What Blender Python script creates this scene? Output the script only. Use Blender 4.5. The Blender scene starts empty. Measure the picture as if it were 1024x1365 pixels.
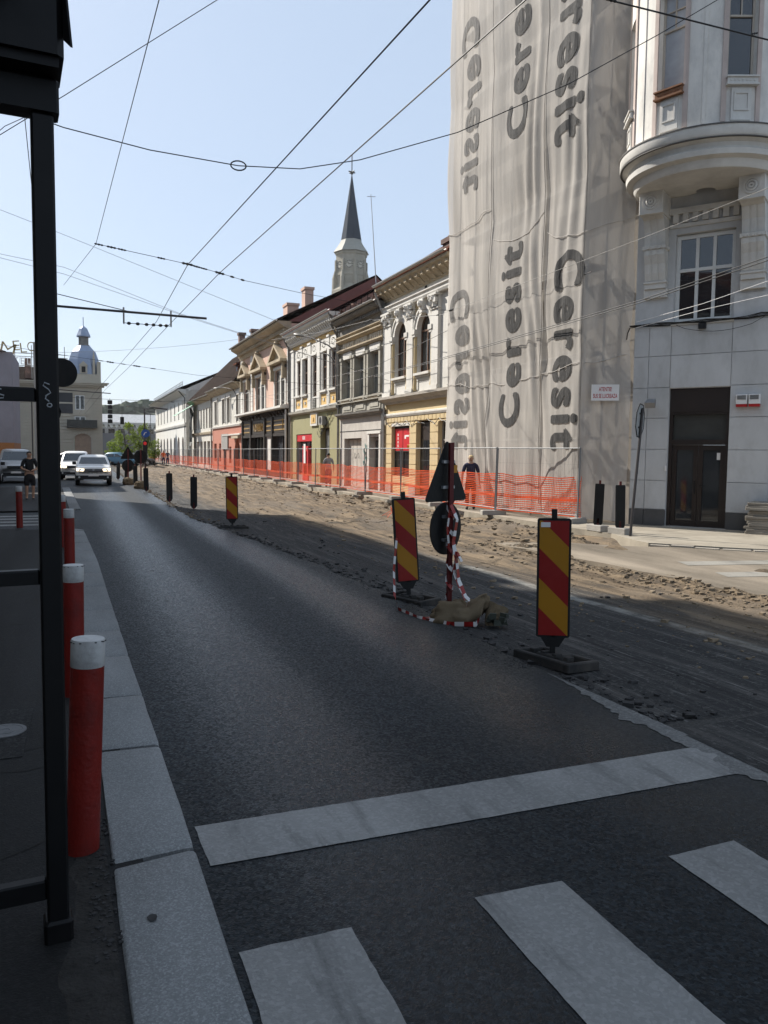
import bpy, bmesh, math, random
from mathutils import Vector, Matrix, noise
from math import pi, sin, cos, radians as RAD

random.seed(7)
SC = bpy.context.scene
COL = SC.collection

# ------------------------------------------------------------------ camera
YAW, PITCH, ROLL = 21.4, -4.25, 0.6
cd = bpy.data.cameras.new("camera")
cd.sensor_fit = 'VERTICAL'
cd.sensor_height = 24.0
cd.lens = 1060 * 24.0 / 1365
cd.clip_start = 0.05
cd.clip_end = 5000
cam = bpy.data.objects.new("camera", cd)
COL.objects.link(cam)
cam.location = (0, 0, 1.7)
cam.rotation_euler = (Matrix.Rotation(RAD(-YAW), 3, 'Z') @ Matrix.Rotation(RAD(90 + PITCH), 3, 'X')
                      @ Matrix.Rotation(RAD(ROLL), 3, 'Z')).to_euler()
SC.camera = cam

# ------------------------------------------------------------------ sky and sun
SUN_AZ, SUN_EL = 32.0, 38.0          # degrees left of the street's direction, height
w = bpy.data.worlds.new("World")
SC.world = w
w.use_nodes = True
nt = w.node_tree
bg = nt.nodes['Background']
sky = nt.nodes.new('ShaderNodeTexSky')
sky.sky_type = 'NISHITA'
sky.sun_disc = False
sky.sun_elevation = RAD(SUN_EL)
sky.sun_rotation = RAD(-SUN_AZ)
sky.altitude = 400
sky.air_density = 1.0
sky.dust_density = 1.6
sky.ozone_density = 1.0
# thin milky haze over the whole sky
mxs = nt.nodes.new('ShaderNodeMix')
mxs.data_type = 'RGBA'
mxs.inputs[0].default_value = .68
mxs.inputs[7].default_value = (4.7, 5.65, 7.0, 1)
nt.links.new(sky.outputs[0], mxs.inputs[6])
nt.links.new(mxs.outputs[2], bg.inputs[0])
bg.inputs[1].default_value = 0.083
sl = bpy.data.lights.new("sun", 'SUN')
sl.energy = 5.0
sl.angle = RAD(0.53)
sl.color = (1.0, 0.945, 0.86)
so = bpy.data.objects.new("sun", sl)
COL.objects.link(so)
sd = Vector((-sin(RAD(SUN_AZ)) * cos(RAD(SUN_EL)), cos(RAD(SUN_AZ)) * cos(RAD(SUN_EL)), sin(RAD(SUN_EL))))
so.rotation_euler = sd.to_track_quat('Z', 'Y').to_euler()
so.location = (-10, 20, 40)
SC.view_settings.view_transform = 'Standard'
SC.view_settings.look = 'None'
SC.view_settings.exposure = 0.76
SC.view_settings.gamma = 1.0
SC.view_settings.use_curve_mapping = False

# ------------------------------------------------------------------ materials
MATS = {}


def M(name, col, rough=.8, var=.18, sc=2.0, bump=.15, bsc=50.0, metal=0.0, spec=.3, stretch=None,
      dirt=None, dirt_amt=.5, dirt_sc=1.2, rand=.0, trans=None, emit=None):
    if name in MATS:
        return MATS[name]
    m = bpy.data.materials.new(name)
    MATS[name] = m
    m.use_nodes = True
    n = m.node_tree.nodes
    L = m.node_tree.links.new
    b = n['Principled BSDF']
    out = n['Material Output']
    tc = n.new('ShaderNodeTexCoord')
    mp = n.new('ShaderNodeMapping')
    L(tc.outputs['Object'], mp.inputs[0])
    mp.inputs['Scale'].default_value = stretch or (1, 1, 1)
    n1 = n.new('ShaderNodeTexNoise')
    n1.inputs['Scale'].default_value = sc
    n1.inputs['Detail'].default_value = 8
    n1.inputs['Roughness'].default_value = .65
    L(mp.outputs[0], n1.inputs['Vector'])
    mx = n.new('ShaderNodeMix')
    mx.data_type = 'RGBA'
    rp = n.new('ShaderNodeValToRGB')
    rp.color_ramp.elements[0].position = .3
    rp.color_ramp.elements[1].position = .7
    L(n1.outputs['Fac'], rp.inputs[0])
    L(rp.outputs[0], mx.inputs[0])
    mx.inputs[6].default_value = (*[c * (1 - var) for c in col], 1)
    mx.inputs[7].default_value = (*[min(1, c * (1 + var * .7)) for c in col], 1)
    last = mx.outputs[2]
    if dirt:
        n3 = n.new('ShaderNodeTexNoise')
        n3.inputs['Scale'].default_value = dirt_sc
        n3.inputs['Detail'].default_value = 9
        n3.inputs['Roughness'].default_value = .7
        L(mp.outputs[0], n3.inputs['Vector'])
        r3 = n.new('ShaderNodeValToRGB')
        r3.color_ramp.elements[0].position = .48
        r3.color_ramp.elements[1].position = .68
        r3.color_ramp.elements[1].color = (dirt_amt, dirt_amt, dirt_amt, 1)
        L(n3.outputs['Fac'], r3.inputs[0])
        m3 = n.new('ShaderNodeMix')
        m3.data_type = 'RGBA'
        L(r3.outputs[0], m3.inputs[0])
        L(last, m3.inputs[6])
        m3.inputs[7].default_value = (*dirt, 1)
        last = m3.outputs[2]
    if rand:
        oi = n.new('ShaderNodeObjectInfo')
        mr = n.new('ShaderNodeMapRange')
        mr.inputs[3].default_value = 1 - rand
        mr.inputs[4].default_value = 1 + rand
        L(oi.outputs['Random'], mr.inputs[0])
        vm = n.new('ShaderNodeVectorMath')
        vm.operation = 'SCALE'
        L(last, vm.inputs[0])
        L(mr.outputs[0], vm.inputs['Scale'])
        last = vm.outputs[0]
    L(last, b.inputs['Base Color'])
    b.inputs['Roughness'].default_value = rough
    b.inputs['Metallic'].default_value = metal
    b.inputs['Specular IOR Level'].default_value = spec
    if bump:
        n2 = n.new('ShaderNodeTexNoise')
        n2.inputs['Scale'].default_value = bsc
        n2.inputs['Detail'].default_value = 4
        L(mp.outputs[0], n2.inputs['Vector'])
        bp = n.new('ShaderNodeBump')
        bp.inputs['Strength'].default_value = bump
        bp.inputs['Distance'].default_value = .02
        L(n2.outputs['Fac'], bp.inputs['Height'])
        L(bp.outputs[0], b.inputs['Normal'])
    if emit:
        b.inputs['Emission Color'].default_value = (*emit[:3], 1)
        b.inputs['Emission Strength'].default_value = emit[3]
    if trans:                      # (translucent share, see-through share)
        tl = n.new('ShaderNodeBsdfTranslucent')
        L(last, tl.inputs[0])
        a = n.new('ShaderNodeMixShader')
        a.inputs[0].default_value = trans[0]
        L(b.outputs[0], a.inputs[1])
        L(tl.outputs[0], a.inputs[2])
        tr = n.new('ShaderNodeBsdfTransparent')
        c = n.new('ShaderNodeMixShader')
        c.inputs[0].default_value = trans[1]
        L(a.outputs[0], c.inputs[1])
        L(tr.outputs[0], c.inputs[2])
        L(c.outputs[0], out.inputs[0])
    return m


def asphalt(name, dark, light, rough=.6, speck=.5, patch=.25, tint=(1, 1, 1.06), spec=.5, wear=0.0, lane=False, grain=75):
    """stone-in-bitumen surface: speckle of aggregate, worn patches, fine relief"""
    m = bpy.data.materials.new(name)
    MATS[name] = m
    m.use_nodes = True
    n = m.node_tree.nodes
    L = m.node_tree.links.new
    b = n['Principled BSDF']
    tc = n.new('ShaderNodeTexCoord')
    v = n.new('ShaderNodeTexVoronoi')
    v.inputs['Scale'].default_value = grain
    L(tc.outputs['Object'], v.inputs['Vector'])
    sepc = n.new('ShaderNodeSeparateColor')
    L(v.outputs['Color'], sepc.inputs[0])
    mp = n.new('ShaderNodeMapping')
    mp.inputs['Scale'].default_value = (1.0, .25, 1)
    L(tc.outputs['Object'], mp.inputs[0])
    n1 = n.new('ShaderNodeTexNoise')
    n1.inputs['Scale'].default_value = .9
    n1.inputs['Detail'].default_value = 10
    n1.inputs['Roughness'].default_value = .62
    L(mp.outputs[0], n1.inputs['Vector'])
    mr = n.new('ShaderNodeMapRange')
    mr.inputs[1].default_value = .35
    mr.inputs[2].default_value = .68
    L(n1.outputs['Fac'], mr.inputs[0])
    ad = n.new('ShaderNodeMath')
    ad.operation = 'MULTIPLY'
    L(mr.outputs[0], ad.inputs[0])
    ad.inputs[1].default_value = patch
    pw = n.new('ShaderNodeMath')
    pw.operation = 'POWER'
    L(sepc.outputs[0], pw.inputs[0])
    pw.inputs[1].default_value = 2.2
    m2 = n.new('ShaderNodeMath')
    m2.operation = 'MULTIPLY'
    L(pw.outputs[0], m2.inputs[0])
    m2.inputs[1].default_value = speck
    s = n.new('ShaderNodeMath')
    s.operation = 'ADD'
    s.use_clamp = True
    L(ad.outputs[0], s.inputs[0])
    L(m2.outputs[0], s.inputs[1])
    mx = n.new('ShaderNodeMix')
    mx.data_type = 'RGBA'
    L(s.outputs[0], mx.inputs[0])
    mx.inputs[6].default_value = (*[dark * t for t in tint], 1)
    mx.inputs[7].default_value = (*[light * t for t in tint], 1)
    last = mx.outputs[2]
    if wear:
        # rubbed and scratched streaks crossing the paint, and dirty flakes
        mw = n.new('ShaderNodeMapping')
        mw.inputs['Rotation'].default_value = (0, 0, RAD(24))
        mw.inputs['Scale'].default_value = (3.2, .55, 1)
        L(tc.outputs['Object'], mw.inputs[0])
        nw = n.new('ShaderNodeTexNoise')
        nw.inputs['Scale'].default_value = 2.0
        nw.inputs['Detail'].default_value = 12
        nw.inputs['Roughness'].default_value = .7
        L(mw.outputs[0], nw.inputs['Vector'])
        rw = n.new('ShaderNodeValToRGB')
        rw.color_ramp.elements[0].position = .52
        rw.color_ramp.elements[1].position = .70
        rw.color_ramp.elements[1].color = (wear, wear, wear, 1)
        L(nw.outputs['Fac'], rw.inputs[0])
        m3 = n.new('ShaderNodeMix')
        m3.data_type = 'RGBA'
        L(rw.outputs[0], m3.inputs[0])
        L(last, m3.inputs[6])
        m3.inputs[7].default_value = (dark * .38, dark * .38, dark * .38, 1)
        last = m3.outputs[2]
    if lane:
        # tyre-polished track near the kerb, dust trodden in along the broken edge
        sx = n.new('ShaderNodeSeparateXYZ')
        L(tc.outputs['Object'], sx.inputs[0])
        nd = n.new('ShaderNodeTexNoise')
        nd.inputs['Scale'].default_value = 1.4
        nd.inputs['Detail'].default_value = 9
        L(tc.outputs['Object'], nd.inputs['Vector'])
        a1 = n.new('ShaderNodeMath')
        a1.operation = 'MULTIPLY_ADD'
        L(nd.outputs['Fac'], a1.inputs[0])
        a1.inputs[1].default_value = 1.6
        L(sx.outputs[0], a1.inputs[2])
        de = n.new('ShaderNodeMapRange')
        de.inputs[1].default_value = 3.3
        de.inputs[2].default_value = 4.6
        de.inputs[4].default_value = .55
        L(a1.outputs[0], de.inputs[0])
        m4 = n.new('ShaderNodeMix')
        m4.data_type = 'RGBA'
        L(de.outputs[0], m4.inputs[0])
        L(last, m4.inputs[6])
        m4.inputs[7].default_value = (.062, .058, .052, 1)
        last = m4.outputs[2]
        # repaired patches, slightly paler or darker, with a sealed edge
        vp = n.new('ShaderNodeTexVoronoi')
        vp.inputs['Scale'].default_value = .33
        mv = n.new('ShaderNodeMapping')
        mv.inputs['Scale'].default_value = (1, .5, 1)
        L(tc.outputs['Object'], mv.inputs[0])
        L(mv.outputs[0], vp.inputs['Vector'])
        sc_ = n.new('ShaderNodeSeparateColor')
        L(vp.outputs['Color'], sc_.inputs[0])
        mp_ = n.new('ShaderNodeMapRange')
        mp_.inputs[3].default_value = .82
        mp_.inputs[4].default_value = 1.22
        L(sc_.outputs[1], mp_.inputs[0])
        vs_ = n.new('ShaderNodeVectorMath')
        vs_.operation = 'SCALE'
        L(last, vs_.inputs[0])
        L(mp_.outputs[0], vs_.inputs['Scale'])
        last = vs_.outputs[0]
    L(last, b.inputs['Base Color'])
    b.inputs['Specular IOR Level'].default_value = spec
    rr = n.new('ShaderNodeMapRange')
    mp2 = n.new('ShaderNodeMapping')
    mp2.inputs['Scale'].default_value = (.8, .06, 1)
    L(tc.outputs['Object'], mp2.inputs[0])
    n4 = n.new('ShaderNodeTexNoise')
    n4.inputs['Scale'].default_value = 1.0
    n4.inputs['Detail'].default_value = 5
    L(mp2.outputs[0], n4.inputs['Vector'])
    L(n4.outputs['Fac'], rr.inputs[0])
    rr.inputs[1].default_value = .3
    rr.inputs[2].default_value = .7
    rr.inputs[3].default_value = rough - .10
    rr.inputs[4].default_value = rough + .16
    ro = rr.outputs[0]
    if lane:
        def bump1(cx, wd):
            q = n.new('ShaderNodeMath')
            q.operation = 'SUBTRACT'
            L(a2.outputs[0], q.inputs[0])
            q.inputs[1].default_value = cx
            q2 = n.new('ShaderNodeMath')
            q2.operation = 'ABSOLUTE'
            L(q.outputs[0], q2.inputs[0])
            q3 = n.new('ShaderNodeMapRange')
            q3.interpolation_type = 'SMOOTHSTEP'
            q3.inputs[1].default_value = wd * .15
            q3.inputs[2].default_value = wd
            q3.inputs[3].default_value = 1
            q3.inputs[4].default_value = 0
            L(q2.outputs[0], q3.inputs[0])
            return q3.outputs[0]
        # polished wheel tracks: smoother than the strip between them
        a2 = n.new('ShaderNodeMath')
        a2.operation = 'MULTIPLY_ADD'
        L(n4.outputs['Fac'], a2.inputs[0])
        a2.inputs[1].default_value = .5
        L(sx.outputs[0], a2.inputs[2])
        mxm = n.new('ShaderNodeMath')
        mxm.operation = 'MAXIMUM'
        L(bump1(1.40, .75), mxm.inputs[0])
        L(bump1(3.0, .6), mxm.inputs[1])
        t4 = n.new('ShaderNodeMapRange')
        t4.inputs[3].default_value = rough + .20
        t4.inputs[4].default_value = rough - .10
        L(mxm.outputs[0], t4.inputs[0])
        # stones in the surface are duller than the binder between them
        t5 = n.new('ShaderNodeMath')
        t5.operation = 'MULTIPLY_ADD'
        L(sepc.outputs[1], t5.inputs[0])
        t5.inputs[1].default_value = .34
        L(t4.outputs[0], t5.inputs[2])
        t4 = n.new('ShaderNodeMath')
        t4.operation = 'SUBTRACT'
        L(t5.outputs[0], t4.inputs[0])
        t4.inputs[1].default_value = .15
        ro = t4.outputs[0]
    L(ro, b.inputs['Roughness'])
    bp = n.new('ShaderNodeBump')
    n5 = n.new('ShaderNodeTexNoise')
    n5.inputs['Scale'].default_value = 110
    n5.inputs['Detail'].default_value = 3
    L(tc.outputs['Object'], n5.inputs['Vector'])
    bp.inputs['Strength'].default_value = .75 if lane else .6
    bp.inputs['Distance'].default_value = .006
    L(n5.outputs['Fac'], bp.inputs['Height'])
    L(bp.outputs[0], b.inputs['Normal'])
    return m


def roadbed_mat():
    """milled asphalt near the lane, sandy sub-base farther across, with scrapes along the street"""
    m = bpy.data.materials.new("roadbed")
    m.use_nodes = True
    n = m.node_tree.nodes
    L = m.node_tree.links.new
    b = n['Principled BSDF']
    tc = n.new('ShaderNodeTexCoord')
    sp = n.new('ShaderNodeSeparateXYZ')
    L(tc.outputs['Object'], sp.inputs[0])

    def noi(scale, stretch, det=8, ro=.65):
        mp = n.new('ShaderNodeMapping')
        mp.inputs['Scale'].default_value = stretch
        L(tc.outputs['Object'], mp.inputs[0])
        t = n.new('ShaderNodeTexNoise')
        t.inputs['Scale'].default_value = scale
        t.inputs['Detail'].default_value = det
        t.inputs['Roughness'].default_value = ro
        L(mp.outputs[0], t.inputs['Vector'])
        return t.outputs['Fac']

    def math_(op, a, c, clamp=False):
        t = n.new('ShaderNodeMath')
        t.operation = op
        t.use_clamp = clamp
        for i, q in ((0, a), (1, c)):
            if isinstance(q, (int, float)):
                t.inputs[i].default_value = q
            else:
                L(q, t.inputs[i])
        return t.outputs[0]

    def mix(f, a, c):
        t = n.new('ShaderNodeMix')
        t.data_type = 'RGBA'
        L(f, t.inputs[0])
        for i, q in ((6, a), (7, c)):
            if isinstance(q, tuple):
                t.inputs[i].default_value = (*q, 1)
            else:
                L(q, t.inputs[i])
        return t.outputs[2]

    def rng(f, lo, hi):
        t = n.new('ShaderNodeMapRange')
        t.inputs[1].default_value = lo
        t.inputs[2].default_value = hi
        L(f, t.inputs[0])
        return t.outputs[0]
    big = noi(.5, (1, .35, 1))
    streak = noi(3.0, (2.2, .12, 1))
    fine = noi(26, (1, 1, 1), 6)
    # boundary of the milled strip: farther across near the junction, narrower up the street
    edge = math_('ADD', math_('MULTIPLY', rng(sp.outputs[1], 9, 24), -1.7), 6.0)
    f = math_('ADD', math_('SUBTRACT', sp.outputs[0], edge), math_('MULTIPLY', math_('SUBTRACT', big, .5), 4.0))
    dirtmask = rng(f, -.5, .6)
    milled = mix(rng(streak, .5, .66), (.028, .028, .028), (.078, .073, .068))
    milled = mix(rng(fine, .55, .75), milled, (.13, .125, .115))
    tan = mix(rng(streak, .40, .60), (.080, .057, .036), (.20, .148, .094))
    mid = noi(2.2, (1.2, .4, 1), 9, .7)
    tan = mix(rng(mid, .50, .62), tan, (.062, .049, .036))
    tan = mix(rng(big, .52, .66), tan, (.13, .105, .08))
    tan = mix(rng(fine, .58, .74), tan, (.245, .19, .125))
    # fine scrapes of the milling drum, remains of an old white line, a saw cut
    scr = noi(34, (1.6, .06, 1), 4, .6)
    milled = mix(rng(scr, .60, .72), milled, (.19, .185, .175))

    def band(cx, wd):
        q = math_('ABSOLUTE', math_('SUBTRACT', math_('ADD', sp.outputs[0], math_('MULTIPLY', math_('SUBTRACT', big, .5), .12)), cx), 0)
        return math_('SUBTRACT', 1, rng(q, wd * .4, wd), True)
    patchy = noi(3.2, (1, .5, 1), 9, .75)
    line = math_('MULTIPLY', band(5.72, .13), rng(patchy, .40, .58))
    cut = band(4.42, .022)
    near = math_('SUBTRACT', 1, rng(sp.outputs[1], 13, 17), True)
    milled = mix(math_('MULTIPLY', math_('MULTIPLY', line, near), .8), milled, (.30, .29, .26))
    milled = mix(math_('MULTIPLY', math_('MULTIPLY', cut, near), .8), milled, (.012, .012, .012))
    col = mix(dirtmask, milled, tan)
    L(col, b.inputs['Base Color'])
    b.inputs['Roughness'].default_value = .9
    b.inputs['Specular IOR Level'].default_value = .25
    bp = n.new('ShaderNodeBump')
    bp.inputs['Strength'].default_value = .8
    bp.inputs['Distance'].default_value = .03
    L(math_('ADD', fine, streak), bp.inputs['Height'])
    L(bp.outputs[0], b.inputs['Normal'])
    return m


def glass(name, col=(.02, .024, .03), rough=.06, spec=.8):
    return M(name, col, rough=rough, var=.3, sc=1.5, bump=.02, bsc=1.2, spec=spec)


def tiles_mat(name, c1, c2, sx=4.5, sz=3.2):
    """clay roof tile courses: rows by height, columns along the eave"""
    m = bpy.data.materials.new(name)
    MATS[name] = m
    m.use_nodes = True
    n = m.node_tree.nodes
    L = m.node_tree.links.new
    b = n['Principled BSDF']
    tc = n.new('ShaderNodeTexCoord')
    sp = n.new('ShaderNodeSeparateXYZ')
    L(tc.outputs['Object'], sp.inputs[0])
    cb = n.new('ShaderNodeCombineXYZ')
    L(sp.outputs[0], cb.inputs[0])
    L(sp.outputs[2], cb.inputs[1])
    br = n.new('ShaderNodeTexBrick')
    br.inputs['Scale'].default_value = sz
    br.inputs['Mortar Size'].default_value = .03
    br.inputs['Color1'].default_value = (*c1, 1)
    br.inputs['Color2'].default_value = (*c2, 1)
    br.inputs['Mortar'].default_value = (*[c * .35 for c in c1], 1)
    br.inputs['Brick Width'].default_value = .5
    br.inputs['Row Height'].default_value = .5
    L(cb.outputs[0], br.inputs['Vector'])
    n1 = n.new('ShaderNodeTexNoise')
    n1.inputs['Scale'].default_value = .8
    n1.inputs['Detail'].default_value = 8
    L(tc.outputs['Object'], n1.inputs['Vector'])
    mx = n.new('ShaderNodeMix')
    mx.data_type = 'RGBA'
    mx.blend_type = 'MULTIPLY'
    mx.inputs[0].default_value = 1
    rp = n.new('ShaderNodeValToRGB')
    rp.color_ramp.elements[0].position = .3
    rp.color_ramp.elements[0].color = (.45, .42, .4, 1)
    rp.color_ramp.elements[1].position = .65
    L(n1.outputs['Fac'], rp.inputs[0])
    L(br.outputs['Color'], mx.inputs[6])
    L(rp.outputs[0], mx.inputs[7])
    L(mx.outputs[2], b.inputs['Base Color'])
    b.inputs['Roughness'].default_value = 1.0
    b.inputs['Specular IOR Level'].default_value = .03
    bp = n.new('ShaderNodeBump')
    bp.inputs['Strength'].default_value = .6
    bp.inputs['Distance'].default_value = .05
    L(br.outputs['Fac'], bp.inputs['Height'])
    bp.invert = True
    L(bp.outputs[0], b.inputs['Normal'])
    return m


# ------------------------------------------------------------------ mesh helpers
class MB:
    """collects faces and links them as ONE mesh object"""

    def __init__(s):
        s.v = []
        s.f = []
        s.mi = []
        s.m = 0

    def add(s, vs, fs):
        o = len(s.v)
        s.v += [tuple(p) for p in vs]
        for f in fs:
            s.f.append(tuple(i + o for i in f))
            s.mi.append(s.m)
        return s

    def box(s, x0, x1, y0, y1, z0, z1, c=0.0):
        if c:                       # chamfered on all edges along z and the top
            p = [(x0 + c, y0), (x1 - c, y0), (x1, y0 + c), (x1, y1 - c), (x1 - c, y1), (x0 + c, y1), (x0, y1 - c), (x0, y0 + c)]
            cx, cy = (x0 + x1) / 2, (y0 + y1) / 2
            q = [(a + (c if a < cx else -c) * .7, b + (c if b < cy else -c) * .7) for a, b in p]
            vs = [(a, b, z0) for a, b in p] + [(a, b, z1 - c) for a, b in p] + [(a, b, z1) for a, b in q]
            fs = [tuple(range(7, -1, -1)), tuple(range(16, 24))]
            for k in (0, 8):
                for i in range(8):
                    j = (i + 1) % 8
                    fs.append((k + i, k + j, k + 8 + j, k + 8 + i))
            return s.add(vs, fs)
        return s.add([(x0, y0, z0), (x1, y0, z0), (x1, y1, z0), (x0, y1, z0), (x0, y0, z1), (x1, y0, z1), (x1, y1, z1), (x0, y1, z1)],
                     [(3, 2, 1, 0), (4, 5, 6, 7), (0, 1, 5, 4), (1, 2, 6, 5), (2, 3, 7, 6), (3, 0, 4, 7)])

    def quad(s, a, b, c, d):
        return s.add([a, b, c, d], [(0, 1, 2, 3)])

    def extr(s, pts, vec):
        n = len(pts)
        vec = Vector(vec)
        vs = [Vector(p) for p in pts]
        vs = vs + [p + vec for p in vs]
        fs = [tuple(range(n - 1, -1, -1)), tuple(range(n, 2 * n))]
        fs += [(i, (i + 1) % n, n + (i + 1) % n, n + i) for i in range(n)]
        return s.add(vs, fs)

    def prof(s, poly, x0, x1):      # (y, z) outline run along x
        return s.extr([(x0, y, z) for y, z in poly], (x1 - x0, 0, 0))

    def tube(s, pts, r, n=8, cap=True):
        pts = [Vector(p) for p in pts]
        rs = r if isinstance(r, (list, tuple)) else [r] * len(pts)
        vs, fs = [], []
        up = None
        for i, p in enumerate(pts):
            t = (pts[min(i + 1, len(pts) - 1)] - pts[max(i - 1, 0)])
            if t.length < 1e-9:
                t = Vector((0, 0, 1))
            t.normalize()
            if up is None:
                up = Vector((0, 0, 1)) if abs(t.z) < .9 else Vector((1, 0, 0))
            a = t.cross(up).normalized()
            up = a.cross(t).normalized()
            for k in range(n):
                an = 2 * pi * k / n
                vs.append(p + (a * cos(an) + up * sin(an)) * rs[i])
        for i in range(len(pts) - 1):
            for k in range(n):
                l = (k + 1) % n
                fs.append((i * n + k, i * n + l, (i + 1) * n + l, (i + 1) * n + k))
        if cap:
            fs.append(tuple(range(n - 1, -1, -1)))
            fs.append(tuple(range((len(pts) - 1) * n, len(pts) * n)))
        return s.add(vs, fs)

    def lathe(s, prof, n=24, cx=0, cy=0, a0=0, a1=2 * pi, cap=True):
        full = abs(a1 - a0 - 2 * pi) < 1e-6
        m = n if full else n + 1
        vs, fs = [], []
        for r, z in prof:
            for k in range(m):
                an = a0 + (a1 - a0) * k / n
                vs.append((cx + r * cos(an), cy + r * sin(an), z))
        for i in range(len(prof) - 1):
            for k in range(n):
                l = (k + 1) % m
                fs.append((i * m + k, i * m + l, (i + 1) * m + l, (i + 1) * m + k))
        if cap and full:
            if prof[0][0] > 1e-6:
                fs.append(tuple(range(m - 1, -1, -1)))
            if prof[-1][0] > 1e-6:
                fs.append(tuple(range((len(prof) - 1) * m, len(prof) * m)))
        return s.add(vs, fs)

    def disc(s, c, r, axis='y', n=24, t=.01):
        pts = []
        for k in range(n):
            a = 2 * pi * k / n
            if axis == 'y':
                pts.append((c[0] + r * cos(a), c[1], c[2] + r * sin(a)))
            elif axis == 'x':
                pts.append((c[0], c[1] + r * cos(a), c[2] + r * sin(a)))
            else:
                pts.append((c[0] + r * cos(a), c[1] + r * sin(a), c[2]))
        return s.extr(pts, {'y': (0, t, 0), 'x': (t, 0, 0), 'z': (0, 0, t)}[axis])

    def rock(s, c, r, flat=.6):
        vs = []
        rot = random.random() * 6.28
        for (x, y, z) in ((-1, -1, -1), (1, -1, -1), (1, 1, -1), (-1, 1, -1), (-1, -1, 1), (1, -1, 1), (1, 1, 1), (-1, 1, 1)):
            k = r * random.uniform(.45, .85)
            x, y = x * cos(rot) - y * sin(rot), x * sin(rot) + y * cos(rot)
            vs.append((c[0] + x * k, c[1] + y * k * .9, c[2] + z * k * flat * random.uniform(.5, 1)))
        return s.add(vs, [(3, 2, 1, 0), (4, 5, 6, 7), (0, 1, 5, 4), (1, 2, 6, 5), (2, 3, 7, 6), (3, 0, 4, 7)])

    def wall(s, x0, x1, z0, z1, ops, depth=.25, y=0.0):
        """sheet at y with openings (a, b, c, d[, 'arch']) and reveals going back by depth"""
        xs = sorted({x0, x1, *[o[0] for o in ops], *[o[1] for o in ops]})
        zs = sorted({z0, z1, *[o[2] for o in ops], *[o[3] for o in ops]})
        for i in range(len(xs) - 1):
            for j in range(len(zs) - 1):
                mx_, mz = (xs[i] + xs[i + 1]) / 2, (zs[j] + zs[j + 1]) / 2
                if any(o[0] < mx_ < o[1] and o[2] < mz < o[3] for o in ops):
                    continue
                s.quad((xs[i], y, zs[j]), (xs[i + 1], y, zs[j]), (xs[i + 1], y, zs[j + 1]), (xs[i], y, zs[j + 1]))
        for o in ops:
            a, b, c, d = o[:4]
            if len(o) > 4:
                r = (b - a) / 2
                cx, zc = (a + b) / 2, d - r
                arc = [(cx - r * cos(pi * k / 16), zc + r * sin(pi * k / 16)) for k in range(17)]
                for k in range(16):
                    (p, q), (u, v) = arc[k], arc[k + 1]
                    s.quad((p, y, q), (u, y, v), (u, y, d), (p, y, d))
                    s.quad((p, y, q), (u, y, v), (u, y - depth, v), (p, y - depth, q))
                e = zc
            else:
                e = d
                s.quad((a, y, d), (b, y, d), (b, y - depth, d), (a, y - depth, d))
            s.quad((a, y, c), (a, y, e), (a, y - depth, e), (a, y - depth, c))
            s.quad((b, y, c), (b, y, e), (b, y - depth, e), (b, y - depth, c))
            s.quad((a, y, c), (b, y, c), (b, y - depth, c), (a, y - depth, c))
        return s

    def mesh(s, name, mats, smooth=False):
        me = bpy.data.meshes.new(name)
        me.from_pydata(s.v, [], s.f)
        for m in (mats if isinstance(mats, (list, tuple)) else [mats]):
            me.materials.append(m)
        if any(s.mi):
            me.polygons.foreach_set('material_index', s.mi)
        if smooth:
            bm = bmesh.new()
            bm.from_mesh(me)
            bmesh.ops.recalc_face_normals(bm, faces=bm.faces)
            bm.to_mesh(me)
            bm.free()
            me.polygons.foreach_set('use_smooth', [True] * len(me.polygons))
            me.set_sharp_from_angle(angle=RAD(38))
        me.update()
        return me

    def build(s, name, mats, parent=None, smooth=False, **kw):
        return link(name, s.mesh(name, mats, smooth), parent, **kw)


def link(name, data, parent=None, loc=None, rot=None, **kw):
    o = bpy.data.objects.new(name, data)
    COL.objects.link(o)
    if parent:
        o.parent = parent
    if loc:
        o.location = loc
    if rot:
        o.rotation_euler = rot
    for k, v in kw.items():
        o[k] = v
    return o


def thing(name, label, cat, loc=(0, 0, 0), rz=0.0, group=None, rot=None):
    o = bpy.data.objects.new(name, None)
    COL.objects.link(o)
    o.location = loc
    o.rotation_euler = rot or (0, 0, rz)
    o['label'] = label
    o['category'] = cat
    if group:
        o['group'] = group
    return o


def tag(o, label, cat, group=None):
    o['label'] = label
    o['category'] = cat
    if group:
        o['group'] = group
    return o


KIDS = {}


def dup(root, loc, rot, label=None, group=None):
    """a copy of a thing with copies of its parts and sub-parts"""
    def rec(o, parent):
        c = o.copy()
        COL.objects.link(c)
        if parent:
            c.parent = parent
        for k in list(o.children):
            rec(k, c)
        return c
    r = rec(root, None)
    r.location = loc
    r.rotation_euler = rot
    if label:
        r['label'] = label
    if group:
        r['group'] = group
    return r


def struct(name, mb, mats, smooth=False, parent=None):
    o = mb.build(name, mats, parent, smooth)
    if not parent:
        o['kind'] = 'structure'
    return o


def text_mesh(body, offset=0.0, extrude=0.0, shear=0.0, spacing=1.0):
    c = bpy.data.curves.new("text", 'FONT')
    c.body = body
    c.offset = offset
    c.extrude = extrude
    c.shear = shear
    c.space_character = spacing
    c.resolution_u = 5
    o = bpy.data.objects.new("text", c)
    COL.objects.link(o)
    dg = bpy.context.evaluated_depsgraph_get()
    dg.update()
    me = bpy.data.meshes.new_from_object(o.evaluated_get(dg))
    bpy.data.objects.remove(o)
    bpy.data.curves.remove(c)
    return me


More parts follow.
